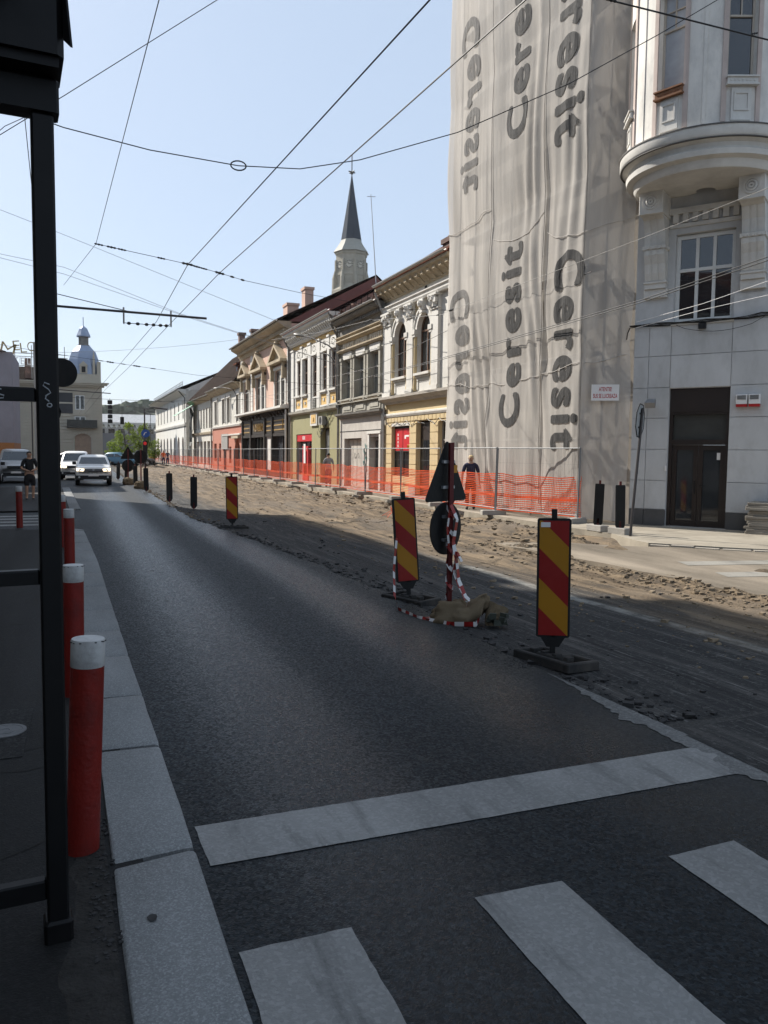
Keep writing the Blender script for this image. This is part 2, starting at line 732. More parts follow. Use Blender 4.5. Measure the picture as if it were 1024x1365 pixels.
def place_text(me, fn):
    """refit a text mesh: bbox to the unit square, then fn(u, v, w) -> point"""
    xs = [v.co.x for v in me.vertices]
    ys = [v.co.y for v in me.vertices]
    x0, x1, y0, y1 = min(xs), max(xs), min(ys), max(ys)
    for v in me.vertices:
        v.co = fn((v.co.x - x0) / (x1 - x0), (v.co.y - y0) / (y1 - y0), v.co.z)
    me.update()
    return me


def window(parent, a, b, c, d, y, fm, gm, cols=2, rows=(.68,), fr=.07, arch=False, name='window', label=None):
    """frame as a part, each glass pane a sub-part"""
    mb = MB()
    t = .05
    top = d
    zc = d - (b - a) / 2 if arch else d
    for x in (a, b - fr):
        mb.box(x, x + fr, y - t, y, c, zc)
    mb.box(a + fr, b - fr, y - t, y, c, c + fr)
    if arch:
        r = (b - a) / 2
        cx = (a + b) / 2
        for k in range(12):
            a0, a1 = pi * k / 12, pi * (k + 1) / 12
            mb.extr([(cx + r * cos(a0), y, zc + r * sin(a0)), (cx + r * cos(a1), y, zc + r * sin(a1)),
                     (cx + (r - fr) * cos(a1), y, zc + (r - fr) * sin(a1)), (cx + (r - fr) * cos(a0), y, zc + (r - fr) * sin(a0))], (0, -t, 0))
    else:
        mb.box(a + fr, b - fr, y - t, y, d - fr, d)
    zs = [c + fr] + [c + (d - c) * q for q in rows] + [d - (0 if arch else fr)]
    if arch and len(zs) > 2:
        zs[-2] = zc
    xs = [a + fr + (b - a - 2 * fr) * k / cols for k in range(cols + 1)]
    h = fr * .42
    for q in zs[1:-1]:
        mb.box(a + fr, b - fr, y - t, y + .012, q - h, q + h)
    for k in range(1, cols):
        for j in range(len(zs) - 1):
            if arch and j == len(zs) - 2 and len(zs) > 2:
                continue
            mb.box(xs[k] - h, xs[k] + h, y - t, y + .006, zs[j] + (h if j else 0), zs[j + 1] - (h if j < len(zs) - 2 else 0))
    w_ = mb.build(name, fm, parent)
    if label:
        w_['label'] = label
    for j in range(len(zs) - 1):
        if arch and j == len(zs) - 2 and len(zs) > 2:
            r = (b - a) / 2 - fr * .5
            cx = (a + b) / 2
            pts = [(cx + r * cos(pi * k / 14), y - t * .6, zc + r * sin(pi * k / 14)) for k in range(15)]
            MB().extr(pts, (0, -.006, 0)).build('pane', gm, w_)
            continue
        for k in range(cols):
            MB().box(xs[k], xs[k + 1], y - t * .7, y - t * .55, zs[j], zs[j + 1]).build('pane', gm, w_)
    return w_
# ================================================================== THE GROUND
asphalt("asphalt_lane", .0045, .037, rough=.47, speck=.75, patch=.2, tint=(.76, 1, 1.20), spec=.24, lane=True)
asphalt("asphalt_walk", .006, .022, rough=.8, speck=.5, patch=.35, tint=(1, 1, 1), spec=.25)
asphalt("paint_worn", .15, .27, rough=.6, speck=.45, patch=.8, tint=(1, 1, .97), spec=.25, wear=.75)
asphalt("paint_dusty", .17, .29, rough=.8, speck=.3, patch=.9, tint=(1.04, .98, .86), spec=.2, wear=.5)
asphalt("sandy_asphalt", .10, .25, rough=.9, speck=.2, patch=.9, tint=(1.16, .98, .76), spec=.15)
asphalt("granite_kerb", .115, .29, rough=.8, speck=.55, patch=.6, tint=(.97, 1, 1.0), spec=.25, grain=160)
asphalt("edge_pale", .07, .19, rough=.8, speck=.6, patch=.7, tint=(1, 1, .97), spec=.2)
M("joint", (.022, .021, .02), rough=.95)
M("concrete", (.33, .31, .28), rough=.9, var=.2, sc=4, bump=.4, dirt=(.2, .17, .13), rand=.15)
M("old_slab", (.25, .225, .19), rough=.92, var=.25, sc=3, bump=.5, dirt=(.14, .115, .09), dirt_amt=.8, rand=.2)
M("soil", (.2, .155, .11), rough=.95, var=.35, sc=2)
M("rubble", (.20, .155, .105), rough=.95, var=.4, sc=5, bump=.5, bsc=25, dirt=(.12, .09, .06), dirt_amt=.6)
M("tar_crumb", (.035, .034, .034), rough=.9, var=.5, sc=20)
M("white_paint", (.62, .61, .58), rough=.7, var=.14, sc=6, dirt=(.3, .29, .28), dirt_amt=.6)

g = MB()
g.quad((-415, -38, -.6), (615, -38, -.6), (615, 755, -.6), (-415, 755, -.6))
struct("ground", g, M("far_ground", (.12, .115, .105), rough=.95, sc=.05))


def nz(x, y, s=1.0, seed=0.0):
    return noise.noise(Vector((x * s, y * s, seed)))


KERB_X = [(-12, .52), (2.25, .464), (4.6, .43), (6.8, .396), (12.7, .327), (17.4, .20), (23, .10), (38, -.27), (60, -.6), (180, -1)]
LANE_X = [(-12, 3.62), (3.2, 3.50), (5.6, 3.42), (8.9, 3.56), (14, 3.28), (20.7, 2.78), (36, 2.86), (60, 3.0), (96, 3.3)]


def lerp(tab, y):
    for (a, p), (b, q) in zip(tab, tab[1:]):
        if a <= y <= b:
            return p + (q - p) * (y - a) / (b - a)
    return tab[0][1] if y < tab[0][0] else tab[-1][1]


# the open traffic lane: new asphalt whose right edge breaks off raggedly
r = MB()
ys = [-12 + .5 * i for i in range(20)]
y = -2.0
while y < 96:
    ys.append(y)
    y += .06 + max(0, y) * .012
ys.append(96)
prev = None
for y in ys:
    if y < 17.6:
        xl = lerp(KERB_X, y) - .2
    elif y < 78:
        xl = -5.2
    else:
        xl = -60
    rag = 0 if y < 3.9 else min(1, (y - 3.9) / 3) * (.10 * nz(y, 0, 1.1, 3) + .09 * nz(y, 0, 4.5, 5) + .04 * nz(y, 0, 14, 8))
    xr = lerp(LANE_X, y) + rag
    if y < 3.9:
        xr = 9.0
    xb = xr + .05 + .03 * nz(y, 4, 9)
    cur = [(xl, y, -.0), (xr, y, 0), (xb, y, -.10), (xb + .01, y, -.5)]
    if prev:
        for k in range(3):
            if prev[3][0] > 8.9 and cur[3][0] < 8.9 and k == 0:
                pass
            r.quad(prev[k], prev[k + 1], cur[k + 1], cur[k])
        if abs(prev[0][0] - xl) > 1:
            r.quad((xl, y, 0), (prev[0][0], y, 0), (prev[0][0], y, -.2), (xl, y, -.2))
    prev = cur
r.quad((-80, 96, 0), (10.6, 96, 0), (10.6, 200, 0), (-80, 200, 0))
r.quad((-80, 200, 0), (120, 200, 0), (120, 96, 0), (10.6, 96, 0))
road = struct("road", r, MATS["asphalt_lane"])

# painted markings, 4 mm up, as parts of the road


def marking(name, pts, z=.004):
    mb = MB()
    rough = []
    n = len(pts)
    for i in range(n):
        a, b = Vector(pts[i]), Vector(pts[(i + 1) % n])
        m = max(2, int((b - a).length / .05))
        for k in range(m):
            p = a.lerp(b, k / m)
            j = .006
            rough.append((p.x + j * nz(p.x, p.y, 23, 2), p.y + j * nz(p.x, p.y, 23, 7), z))
    mb.add(rough, [tuple(range(len(rough)))])
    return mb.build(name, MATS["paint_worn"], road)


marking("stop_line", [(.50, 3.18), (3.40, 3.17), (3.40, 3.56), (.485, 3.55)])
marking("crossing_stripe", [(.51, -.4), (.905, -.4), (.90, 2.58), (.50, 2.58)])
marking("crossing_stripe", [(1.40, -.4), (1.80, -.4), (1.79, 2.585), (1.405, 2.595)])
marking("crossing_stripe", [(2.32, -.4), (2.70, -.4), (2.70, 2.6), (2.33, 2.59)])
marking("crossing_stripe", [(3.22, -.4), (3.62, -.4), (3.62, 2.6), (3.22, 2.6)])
# pale worn joint band where the new surface meets the milled one
mb = MB()
last = None
for i in range(120):
    y = 2.9 + i * .02
    x = lerp(LANE_X, y)
    wv = .10 + .07 * nz(y, 1, 3) + .03 * nz(y, 3, 11)
    if y < 5.2 and not (y < 3.6 and x < 0):
        wv = max(.012, (.16 + .10 * nz(y, 1, 3) + .10 * nz(y, 3, 13)) * min(1, (5.2 - y) / 1.2))
        c = [(x - .012 - wv, y, .0042), (x - .012 + .01 * nz(y, 6, 15), y, .0042)]
        if last:
            mb.quad(last[0], last[1], c[1], c[0])
        last = c
mb.build("edge_band", MATS["edge_pale"], road)
# crosswalk strips on the left-hand lane entrance
for k, yy in enumerate((19.3, 20.15, 21.0, 21.85)):
    marking("crossing_stripe", [(-4.4, yy), (-.35, yy), (-.35, yy + .36), (-4.4, yy + .36)])
mb = MB()
mb.add([(-1.0 + .55 * cos(a * pi / 9), 24.6 + .5 * sin(a * pi / 9), .004) for a in range(18)], [tuple(range(18))])
mb.build("drain_patch", MATS["paint_worn"], road)
# small pale patches and bits lying flat on the new asphalt
for i in range(9):
    yy = random.uniform(7.5, 32)
    xx = random.uniform(.8, 2.7)
    a = random.uniform(0, 6)
    s_ = random.uniform(.012, .030) * (1 + yy * .02)
    mb = MB()
    mb.add([(xx + s_ * (1 + .5 * random.random()) * cos(a + k), yy + s_ * .8 * sin(a + k), .004) for k in (0, 1, 2, 3.2, 4.4, 5.4)], [(0, 1, 2, 3, 4, 5)])
    mb.build("scuff_mark", MATS["edge_pale"], road)

# left pavement, dark asphalt
p = MB()
pts = [(-5.2, -12), (.30, -12), (.26, 2), (.22, 4.6), (.19, 6.8), (.12, 12.7), (-.02, 17.0), (-.6, 17.9), (-1.5, 18.3), (-5.2, 18.3)]
p.extr([(x, y_, -.3) for x, y_ in pts], (0, 0, .335))
pave = struct("left_pavement", p, MATS["asphalt_walk"])
# broken strip of old screed against the kerb, where the bollards stand
p = MB()
last = None
for i in range(60):
    y_ = 1.4 + i * .05
    xl = -.03 - .06 * nz(y_, 3, 1.7) - .05 * nz(y_, 3, 6)
    xr = lerp(KERB_X, y_) - .345
    c = [(xl, y_, .036), (xr, y_, .039)]
    if last:
        p.quad(last[0], last[1], c[1], c[0])
    last = c
p.build("screed_strip", M("screed", (.026, .024, .022), rough=.95, var=.5, sc=9, bump=.9, bsc=40), pave)

# kerb of granite blocks
kb = MB()
kb.extr([(.46, -4, -.3), (.40, 5, -.3), (.30, 13, -.3), (.17, 17.4, -.3), (-.14, 17.4, -.3), (.0, 13, -.3), (.10, 5, -.3), (.16, -4, -.3)], (0, 0, .285))
kerb = struct("kerb", kb, MATS["joint"])
jy = [-1.6, -.3, .85, 2.02, 3.27, 4.55, 5.55, 6.66, 7.63, 8.65, 10.18, 11.31, 12.54, 13.86, 15.05, 16.2, 17.35]


def kerb_block(x0a, x0b, y0, y1, wid, sk0, sk1):
    """one rounded block: ragged ends, rounded top edges"""
    prof = [(0, -.2), (0, .040), (.004, .048), (.015, .051), (wid - .026, .052), (wid - .008, .047), (wid - .001, .036), (wid, -.2)]
    vs, fs = [], []
    N = 5
    rings = [0, .03, .35, .65, .97, 1]
    for q in rings:
        e = .016 if q in (0, 1) else 0
        base = x0a + (x0b - x0a) * q
        for k, (px_, pz) in enumerate(prof):
            sk = (sk0 * (1 - q) + sk1 * q) * (px_ / wid - .5)
            yy = y0 + (y1 - y0) * q + sk * (1 if q in (0, 1, .03, .97) else .3)
            yy += .016 * nz(px_ * 9, y0 * 3 + q, 1, 4) if q in (0, .03, .97, 1) else 0
            vs.append((base - wid + px_ + .006 * nz(yy * 3, k, 1.3), yy, pz - (e if pz > 0 else 0) + .004 * nz(px_ * 4, yy * 2, 1.5)))
    n = len(prof)
    for i in range(len(rings) - 1):
        for k in range(n - 1):
            fs.append((i * n + k, i * n + k + 1, (i + 1) * n + k + 1, (i + 1) * n + k))
    fs.append(tuple(range(n)))
    fs.append(tuple(range((len(rings) - 1) * n, len(rings) * n)))
    return MB().add(vs, fs)


for i, (a, b) in enumerate(zip(jy, jy[1:])):
    gsk = random.uniform(-.03, .05)
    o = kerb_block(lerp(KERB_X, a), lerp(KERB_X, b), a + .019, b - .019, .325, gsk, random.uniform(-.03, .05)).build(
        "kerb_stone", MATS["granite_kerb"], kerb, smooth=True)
# a dark spot on the nearest block and hairline cracks in the pavement
mb = MB()
mb.add([(.235 + .017 * cos(k * .7) * (1 + .2 * sin(k * 2)), 2.80 + .024 * sin(k * .7), .0565) for k in range(9)], [tuple(range(9))])
mb.build("stain", MATS["tar_crumb"], kerb)
for sx_, sy_, an, ln in ((-.75, 3.2, .5, 1.5), (-1.2, 4.6, -.2, 1.6), (-.62, 4.75, .1, .55), (-.3, 6.6, 1.2, 1.4), (-.9, 8.2, .2, 1.2)):
    mb = MB()
    px_, py_ = sx_, sy_
    last = None
    for k in range(int(ln / .05)):
        a_ = an + .9 * nz(px_, py_, 3.1, 5)
        px_, py_ = px_ + .05 * cos(a_), py_ + .05 * sin(a_)
        c_ = [(px_, py_ - .004, .0385), (px_, py_ + .004, .0385)]
        if last:
            mb.quad(last[0], c_[0], c_[1], last[1])
        last = c_
    mb.build("crack", MATS["joint"], pave)
mb = MB()
mb.extr([(-2.2, 4.55, .03), (-.28, 4.62, .03), (-.26, 5.5, .03), (-2.2, 5.6, .03)], (0, 0, .0095))
mb.build("patched_asphalt", asphalt("asphalt_patch", .008, .05, rough=.85, speck=.6, patch=.4, tint=(1, 1, 1), spec=.2), pave)
# rounded end and the next island's kerb farther up
for k in range(4):
    a0, a1 = k * 22, (k + 1) * 22 - 2
    mb = MB()
    cx, cy, r1, r0 = -.55, 17.4, .75, .43
    pts = [(cx + r_ * cos(RAD(a)), cy + r_ * .8 * sin(RAD(a)), -.2) for r_, seq in ((r1, (a0, (a0 + a1) / 2, a1)), (r0, (a1, (a0 + a1) / 2, a0))) for a in seq]
    mb.extr(pts, (0, 0, .25))
    mb.build("kerb_stone", MATS["granite_kerb"], kerb)
isl = MB()
isl.extr([(-5.1, 23.4, -.2), (-.3, 23.4, -.2), (.02, 24.2, -.2), (-.1, 33, -.2), (-.35, 38, -.2), (-5.1, 38, -.2)], (0, 0, .245))
struct("far_left_pavement", isl, MATS["asphalt_walk"])
for i in range(8):
    a, b = 24.0 + i * 1.7, 25.66 + i * 1.7
    kerb_block(lerp(KERB_X, a) + .12, lerp(KERB_X, b) + .12, a, b, .3, 0, 0).build("kerb_stone", MATS["granite_kerb"], kerb, smooth=True)
mb = MB()
mb.extr([(-.35 + .42 * cos(RAD(a)), 24.0 - .6 * sin(RAD(a)), -.2) for a in range(0, 181, 20)], (0, 0, .252))
mb.build("kerb_stone", MATS["granite_kerb"], kerb)

# ------------------------------------------------------------------ the dug-up roadway
ROAD_EDGE = 10.35


def bed_z(x, y):
    lane = lerp(LANE_X, y)
    t = min(1, max(0, (x - lane) / .5))
    nr = min(1, max(.04, (y - 5) / 4))
    z = -.012 - .05 * t * nr
    z += (.020 * nz(x, y, .55) * t + .012 * nz(x * 2.3, y * .6, 1.3, 2) * t) * nr
    # sandy part is rougher
    d = min(1, max(0, (x - 6.2) / 1.2)) if y < 18 else min(1, max(0, (x - 3.6) / 1.5))
    z += d * (.075 * nz(x, y * .6, 1.2, 6) + .032 * nz(x, y, 3.7, 9) + .016 * nz(x, y, 11, 4) + .07 * max(0, nz(x, y * .7, .45, 33)))
    # the trench and spoil along the far pavement
    tr = math.exp(-((x - (ROAD_EDGE - .25)) / .30) ** 2)
    z -= tr * (.24 + .10 * nz(y, 3, .9))
    sp_ = math.exp(-((x - (ROAD_EDGE - 1.0)) / .45) ** 2)
    z += sp_ * (.20 * max(0, nz(x * .5, y, .5, 11) + .35) + .09 * nz(x, y, 2.6, 12))
    # fresh bank beside the side-street asphalt
    if y < 13.5:
        b = math.exp(-((x - 7.55) / .3) ** 2) * min(1, (13.5 - y) / 2)
        z += b * (.07 + .09 * nz(x, y, 2.2, 15))
    z -= .30 * math.exp(-((x - 9.75) / .35) ** 2 - ((y - 12.75) / .5) ** 2)
    # wheel ruts
    z -= .018 * math.exp(-((x - 4.9 - .15 * sin(y * .3)) / .12) ** 2) + .018 * math.exp(-((x - 6.4 - .12 * sin(y * .3)) / .12) ** 2)
    return z


xs = [3.3 + .09 * i for i in range(int((10.75 - 3.3) / .09) + 1)]
xs = [2.55, 2.8, 3.05] + xs
ys = []
y = 3.9
while y < 97:
    ys.append(y)
    y += .07 + max(0, y - 4) * .011
mb = MB()
W_ = len(xs)
vs = []
for y in ys:
    for x in xs:
        vs.append((x, y, bed_z(x, y) if x > lerp(LANE_X, y) else -.05))
fs = [(j * W_ + i, j * W_ + i + 1, (j + 1) * W_ + i + 1, (j + 1) * W_ + i) for j in range(len(ys) - 1) for i in range(W_ - 1)]
mb.add(vs, fs)
RB = roadbed_mat()
bed = mb.build("roadbed", RB, smooth=False, kind='structure')
bed.data.polygons.foreach_set('use_smooth', [True] * len(bed.data.polygons))

# near part of the milled strip, in front of the finer grid, and the side street
mb = MB()
N = 40
vs = []
for j in range(34):
    for i in range(N):
        x, y = 3.45 + i * .16, -4 + j * .2442
        vs.append((x, y, .0061 + .006 * nz(x, y, 2) if y < 3.85 else -.02))
mb.add(vs, [(j * N + i, j * N + i + 1, (j + 1) * N + i + 1, (j + 1) * N + i) for j in range(33) for i in range(N - 1)])
o = mb.build("milled_strip", RB, kind='structure')
ss = MB()
edge = []
for i in range(46):
    y = 1.5 + i * .26
    edge.append((7.75 + .22 * nz(y, 2, .9) + .12 * nz(y, 2, 3.1) - .04 * (y - 7), y))
edge += [(7.95, 13.1), (8.3, 12.9), (8.7, 12.95), (9.0, 12.5), (9.3, 12.2), (9.75, 11.85), (10.1, 11.7)]
vs = [(x, y, .028) for x, y in edge] + [(10.4, 11.6, .028), (12, 10, .028), (60, 9, .028), (60, 1.5, .028)]
ss.extr([(x, y, -.3) for x, y, _ in vs], (0, 0, .328))
side = struct("side_street", ss, MATS["sandy_asphalt"])


def smark(pts):
    mb = MB()
    n = len(pts)
    mb.add([(x, y, .0325) for x, y in pts], [tuple(range(n))])
    mb.build("crossing_stripe", MATS["paint_dusty"], side)


smark([(8.9, 9.95), (13.4, 9.0), (13.4, 8.6), (8.75, 9.55)])
smark([(8.6, 8.85), (12.4, 8.0), (12.4, 7.6), (8.45, 8.45)])
smark([(8.9, 7.7), (12.0, 7.0), (12.0, 6.6), (8.8, 7.3)])

# right-hand pavement
rp = MB()
edge = [(10.62, 99)]
y = 98
while y > 13.6:
    edge.append((10.55 + .10 * nz(y, 1, .8) + .08 * nz(y, 1, 3), y))
    y -= .45
edge += [(10.42, 13.3), (10.22, 12.6), (10.16, 12.15), (10.55, 11.75), (11.0, 11.2), (11.7, 10.55), (12.6, 10.1), (14, 9.8), (60, 9.4), (60, 200), (10.62, 200)]
rp.extr([(x, y, -.35) for x, y in edge], (0, 0, .40))
walk = struct("right_pavement", rp, M("pavement_screed", (.30, .265, .21), rough=.9, var=.2, sc=1.3, bump=.3, bsc=40,
                                       dirt=(.17, .145, .115), dirt_amt=.7))
# blocks of its broken edge near the corner
ex = [(10.18, 12.1), (10.42, 11.82), (10.7, 11.5), (10.98, 11.16), (11.35, 10.82), (11.75, 10.48), (12.25, 10.2)]
for (x0, y0), (x1, y1) in zip(ex, ex[1:]):
    d = Vector((x1 - x0, y1 - y0, 0))
    nn = Vector((d.y, -d.x, 0)).normalized() * -.16
    mb = MB()
    a, b = Vector((x0, y0, -.12)) + d * .04 - nn * .5, Vector((x1, y1, -.12)) - d * .04 - nn * .5
    mb.extr([a, b, b - nn * 1.1, a - nn * 1.1], (0, 0, .176 + random.uniform(-.02, .015)))
    mb.build("edge_block", MATS["old_slab"], walk)

# rubble: loose stones on the dug-up roadway
rk = MB()
for i in range(14000):
    q = random.random()
    y = 4 + 60 * random.random() ** 2.2
    if q < .45:
        x = random.gauss(ROAD_EDGE - .7, .5)
    elif q < .62:
        y = random.uniform(4.5, 13.5)
        x = random.gauss(7.55, .28)
    elif q < .80:
        x = lerp(LANE_X, y) + abs(random.gauss(.05, .22))
    else:
        x = random.uniform(4.2, 10.2)
    if y < 7 and x < 5 and random.random() < .7:
        continue
    if x > 10.5 or x < lerp(LANE_X, y) - .12 or (x > 8.0 and y < 12.6):
        continue
    r_ = min(.055, .006 + .012 * random.expovariate(1)) * (1.4 if x > 8 else .9)
    rk.m = 1 if (x < 4.6 and y < 20) or random.random() < .03 else 0
    rk.rock((x, y, bed_z(x, y) + r_ * .25), r_)
o = rk.build("rubble_stones", [MATS["rubble"], MATS["tar_crumb"]], kind='stuff')
cr = MB()
for i in range(1100):
    y = 5.4 + 22 * random.random() ** 1.5
    x = lerp(LANE_X, y) - abs(random.gauss(0, .13))
    cr.rock((x, y, .002), random.uniform(.003, .008))
for i in range(160):
    cr.rock((random.uniform(.03, .16), random.uniform(2.6, 3.7), .04), random.uniform(.004, .013))
cr.build("asphalt_crumbs", MATS["tar_crumb"], kind='stuff')

# broken slabs lying along the trench, each a thing
SL = [(9.9, 15.2, .62, 'pale broken paving slab tilted on the trench edge before the wrapped building'),
      (10.2, 17.4, .5, 'short broken slab lying flat below the first fence foot'),
      (9.6, 19.2, .7, 'long cracked slab half buried in the spoil near the fence'),
      (10.15, 21.6, .6, 'broken slab leaning on the trench edge before the cream house'),
      (9.4, 23.4, .45, 'small squarish slab piece alone on the sand before the cream house'),
      (10.1, 25.3, .66, 'slab piece propped at the pavement edge under the cream house door'),
      (9.7, 27.4, .5, 'dark slab piece in the spoil before the grey house'),
      (10.1, 33.5, .7, 'flat slab piece beside the wooden pallet'),
      (9.6, 36.0, .6, 'tilted slab piece before the olive shop'),
      (10.1, 38.6, .7, 'wide slab piece on the trench edge before the olive shop'),
      (10.0, 43.0, .8, 'slab piece in the trench before the red shop door')]
for x, y, s, lab in SL:
    mb = MB()
    n = 6
    pts = []
    for k in range(n):
        a = 2 * pi * k / n + random.uniform(-.25, .25)
        pts.append((s * .62 * cos(a) * random.uniform(.7, 1), s * .42 * sin(a) * random.uniform(.75, 1), -.05))
    mb.extr(pts, (0, 0, .09))
    o = mb.build("broken_slab", MATS["old_slab"])
    o.location = (x, y, bed_z(x, y) + .08)
    o.rotation_euler = (random.uniform(-.25, .25), random.uniform(-.25, .2), random.uniform(0, 3))
    tag(o, lab, "paving slab", "broken slabs along the trench")
# ================================================================== THE CORNER BUILDING
M("stone_paint", (.52, .52, .515), rough=.8, var=.12, sc=1.2, bump=.12, dirt=(.36, .355, .34), dirt_amt=.6, dirt_sc=1.6, rand=.05, stretch=(1, 1, .5))
M("oriel_plaster", (.66, .63, .58), rough=.85, var=.12, sc=1.0, bump=.15, stretch=(1, 1, .45), dirt=(.36, .35, .335), dirt_amt=.75, dirt_sc=1.1)
M("oriel_pink", (.47, .39, .35), rough=.85, var=.15, sc=2)
M("plinth_dark", (.085, .082, .08), rough=.6, var=.2, sc=3)
M("trim_light", (.60, .58, .54), rough=.8, var=.12, sc=2, dirt=(.33, .31, .29), dirt_amt=.4)
M("dark_gap", (.02, .02, .02), rough=.9, bump=0)
M("door_brown", (.022, .014, .011), rough=.45, var=.2, sc=3, spec=.4)
M("white_frame", (.62, .62, .60), rough=.5, var=.06, bump=.02)
M("beige_frame", (.42, .37, .31), rough=.6, var=.12)
M("black_rubber", (.012, .012, .012), rough=.6, var=.3)
M("cable_black", (.012, .012, .013), rough=.5, bump=0)
M("rust", (.22, .11, .06), rough=.85, var=.3, sc=6)
M("steel_galv", (.33, .34, .35), rough=.5, var=.15, metal=.7, spec=.4)
M("warn_red", (.42, .02, .02), rough=.5, var=.08, bump=0)
M("sign_white", (.72, .70, .68), rough=.55, var=.05, bump=0)
M("print_grey", (.07, .068, .067), rough=.85, var=.5, sc=34, bump=.1, trans=(.2, .04), stretch=(1, 1, .3))
M("print_faded", (.20, .19, .18), rough=.85, var=.4, sc=34, bump=.1, trans=(.2, .08), stretch=(1, 1, .3))
M("scaffold_net", (.58, .55, .515), rough=.9, var=.14, sc=1.6, bump=.35, bsc=60, stretch=(1, 1, .12), trans=(.30, .29),
  dirt=(.45, .42, .385), dirt_amt=.6, dirt_sc=.6)  # dirt slot paints in grey patches of backing layers and scaffold shade
G_NEAR = glass("glass_near", (.022, .025, .028), rough=.03, spec=1.0)
G_DOOR = glass("glass_door", (.03, .032, .034), rough=.05, spec=.7)

CX, CY, CRZ = 13.368, 14.44, RAD(124.8)
cb = thing('corner_building', 'pale corner building with round oriel above a dark double door, half wrapped in sheeting', 'building', (CX, CY, 0), CRZ)
HW = 1.515
SHELL = MATS["stone_paint"]
wm = MB()
# front (chamfer) backing wall with door and window openings, then the two street walls, running up 18 m
wm.wall(-HW, HW, 0, 18, [(-.66, .66, .04, 3.26), (-.64, .64, 4.76, 6.76)], depth=.28)
wm.build('chamfer_wall', SHELL, cb)
inv = (Matrix.Translation((CX, CY, 0)) @ Matrix.Rotation(CRZ, 4, 'Z')).inverted()


def L3(x, y, z):
    return inv @ Vector((x, y, z))


sw = MB()
cl = Matrix.Translation((CX, CY, 0)) @ Matrix.Rotation(CRZ, 4, 'Z') @ Vector((HW, 0, 0))
crn = Matrix.Translation((CX, CY, 0)) @ Matrix.Rotation(CRZ, 4, 'Z') @ Vector((-HW, 0, 0))
sw.quad(L3(cl.x, cl.y, 0), L3(12.5, 25.6, 0), L3(12.5, 25.6, 18), L3(cl.x, cl.y, 18))
sw.quad(L3(12.5, 25.6, 0), L3(24, 25.6, 0), L3(24, 25.6, 18), L3(12.5, 25.6, 18))
sw.quad(L3(crn.x, crn.y, 0), L3(26, crn.y - .5, 0), L3(26, crn.y - .5, 18), L3(crn.x, crn.y, 18))
sw.quad(L3(cl.x, cl.y, 18), L3(12.5, 25.6, 18), L3(24, 25.6, 18), L3(26, crn.y - .5, 18))
sw.build('street_wall', M("wall_behind", (.40, .36, .31), rough=.9, var=.2), cb)
# stone panels 20 mm proud on the lower wall, joints left open
rows = [.44, 1.12, 1.85, 2.58, 3.29, 4.02, 4.72]
g = .008
for z0, z1 in zip(rows, rows[1:]):
    if z0 < 3.2:
        spans = [(-HW, -.66), (.66, 1.16), (1.16, HW)]
    else:
        spans = [(-HW, -.66), (-.66, .66), (.66, 1.16), (1.16, HW)]
    for a, b in spans:
        if a == -.66 and z0 < 3.3:
            z0_ = 3.27
        else:
            z0_ = z0
        mb = MB()
        mb.box(a + g, b - g, -.01, .022, z0_ + g, z1 - g)
        mb.build('facing_panel', SHELL, cb)
for a, b in ((-HW, -.66), (.66, 1.16), (1.16, HW)):
    MB().box(a + g, b - g, -.01, .045, .03, .43).build('plinth_panel', MATS["plinth_dark"], cb)
# panels round the upper window
for a, b, z0, z1 in ((.66, HW, 4.74, 5.38), (-HW, -.66, 4.74, 5.30)):
    MB().box(a, b, -.01, .018, z0 + g, z1).build('facing_panel', SHELL, cb)
# upper window: three columns, two rows
window(cb, -.64, .64, 4.77, 6.74, -.12, MATS["white_frame"], G_NEAR, cols=3, rows=(.60,), fr=.085)
MB().box(-.68, .68, -.14, .06, 4.70, 4.765).build('window_sill', MATS["trim_light"], cb)
# door with dark transom box
db = MB()
db.box(-.655, .655, -.24, -.05, 2.72, 3.25)
for x in (-.655, .585):
    db.box(x, x + .07, -.24, -.06, .05, 2.72)
db.box(-.585, .585, -.24, -.07, 1.96, 2.08)
db.box(-.585, .585, -.24, -.07, 2.66, 2.72)
dr = db.build('door', MATS["door_brown"], cb)
MB().box(-.585, .585, -.19, -.17, 2.08, 2.66).build('transom_pane', glass("glass_transom", (.05, .05, .046), rough=.2, spec=.5), dr)
for s in (-1, 1):
    lf = MB()
    x0, x1 = (0.004, .58) if s > 0 else (-.58, -.004)
    lf.box(x0, x0 + .10, -.2, -.12, .06, 1.955)
    lf.box(x1 - .10, x1, -.2, -.12, .06, 1.955)
    lf.box(x0 + .10, x1 - .10, -.2, -.12, .06, .20)
    lf.box(x0 + .10, x1 - .10, -.2, -.12, 1.84, 1.955)
    lf.build('door_leaf', MATS["door_brown"], dr)
    MB().box(x0 + .09, x1 - .09, -.175, -.16, .19, 1.85).build('door_pane', G_DOOR, dr)
h = MB()
h.tube([(.05, -.12, 1.12), (.05, -.07, 1.12), (.05, -.07, .84), (.05, -.12, .84)], .012, 6)
h.tube([(-.05, -.12, 1.02), (-.05, -.07, 1.02), (-.17, -.07, 1.02)], .012, 6)
h.build('door_handle', MATS["black_rubber"], dr)
MB().box(-.52, -.40, -.158, -.152, 1.62, 1.78).build('notice', MATS["sign_white"], dr)
MB().box(.66, .70, .023, .06, 1.35, 1.47).build('door_buzzer', MATS["sign_white"], cb)
MB().box(-.70, .70, -.2, .16, .0, .06).build('door_step', MATS["concrete"], cb)
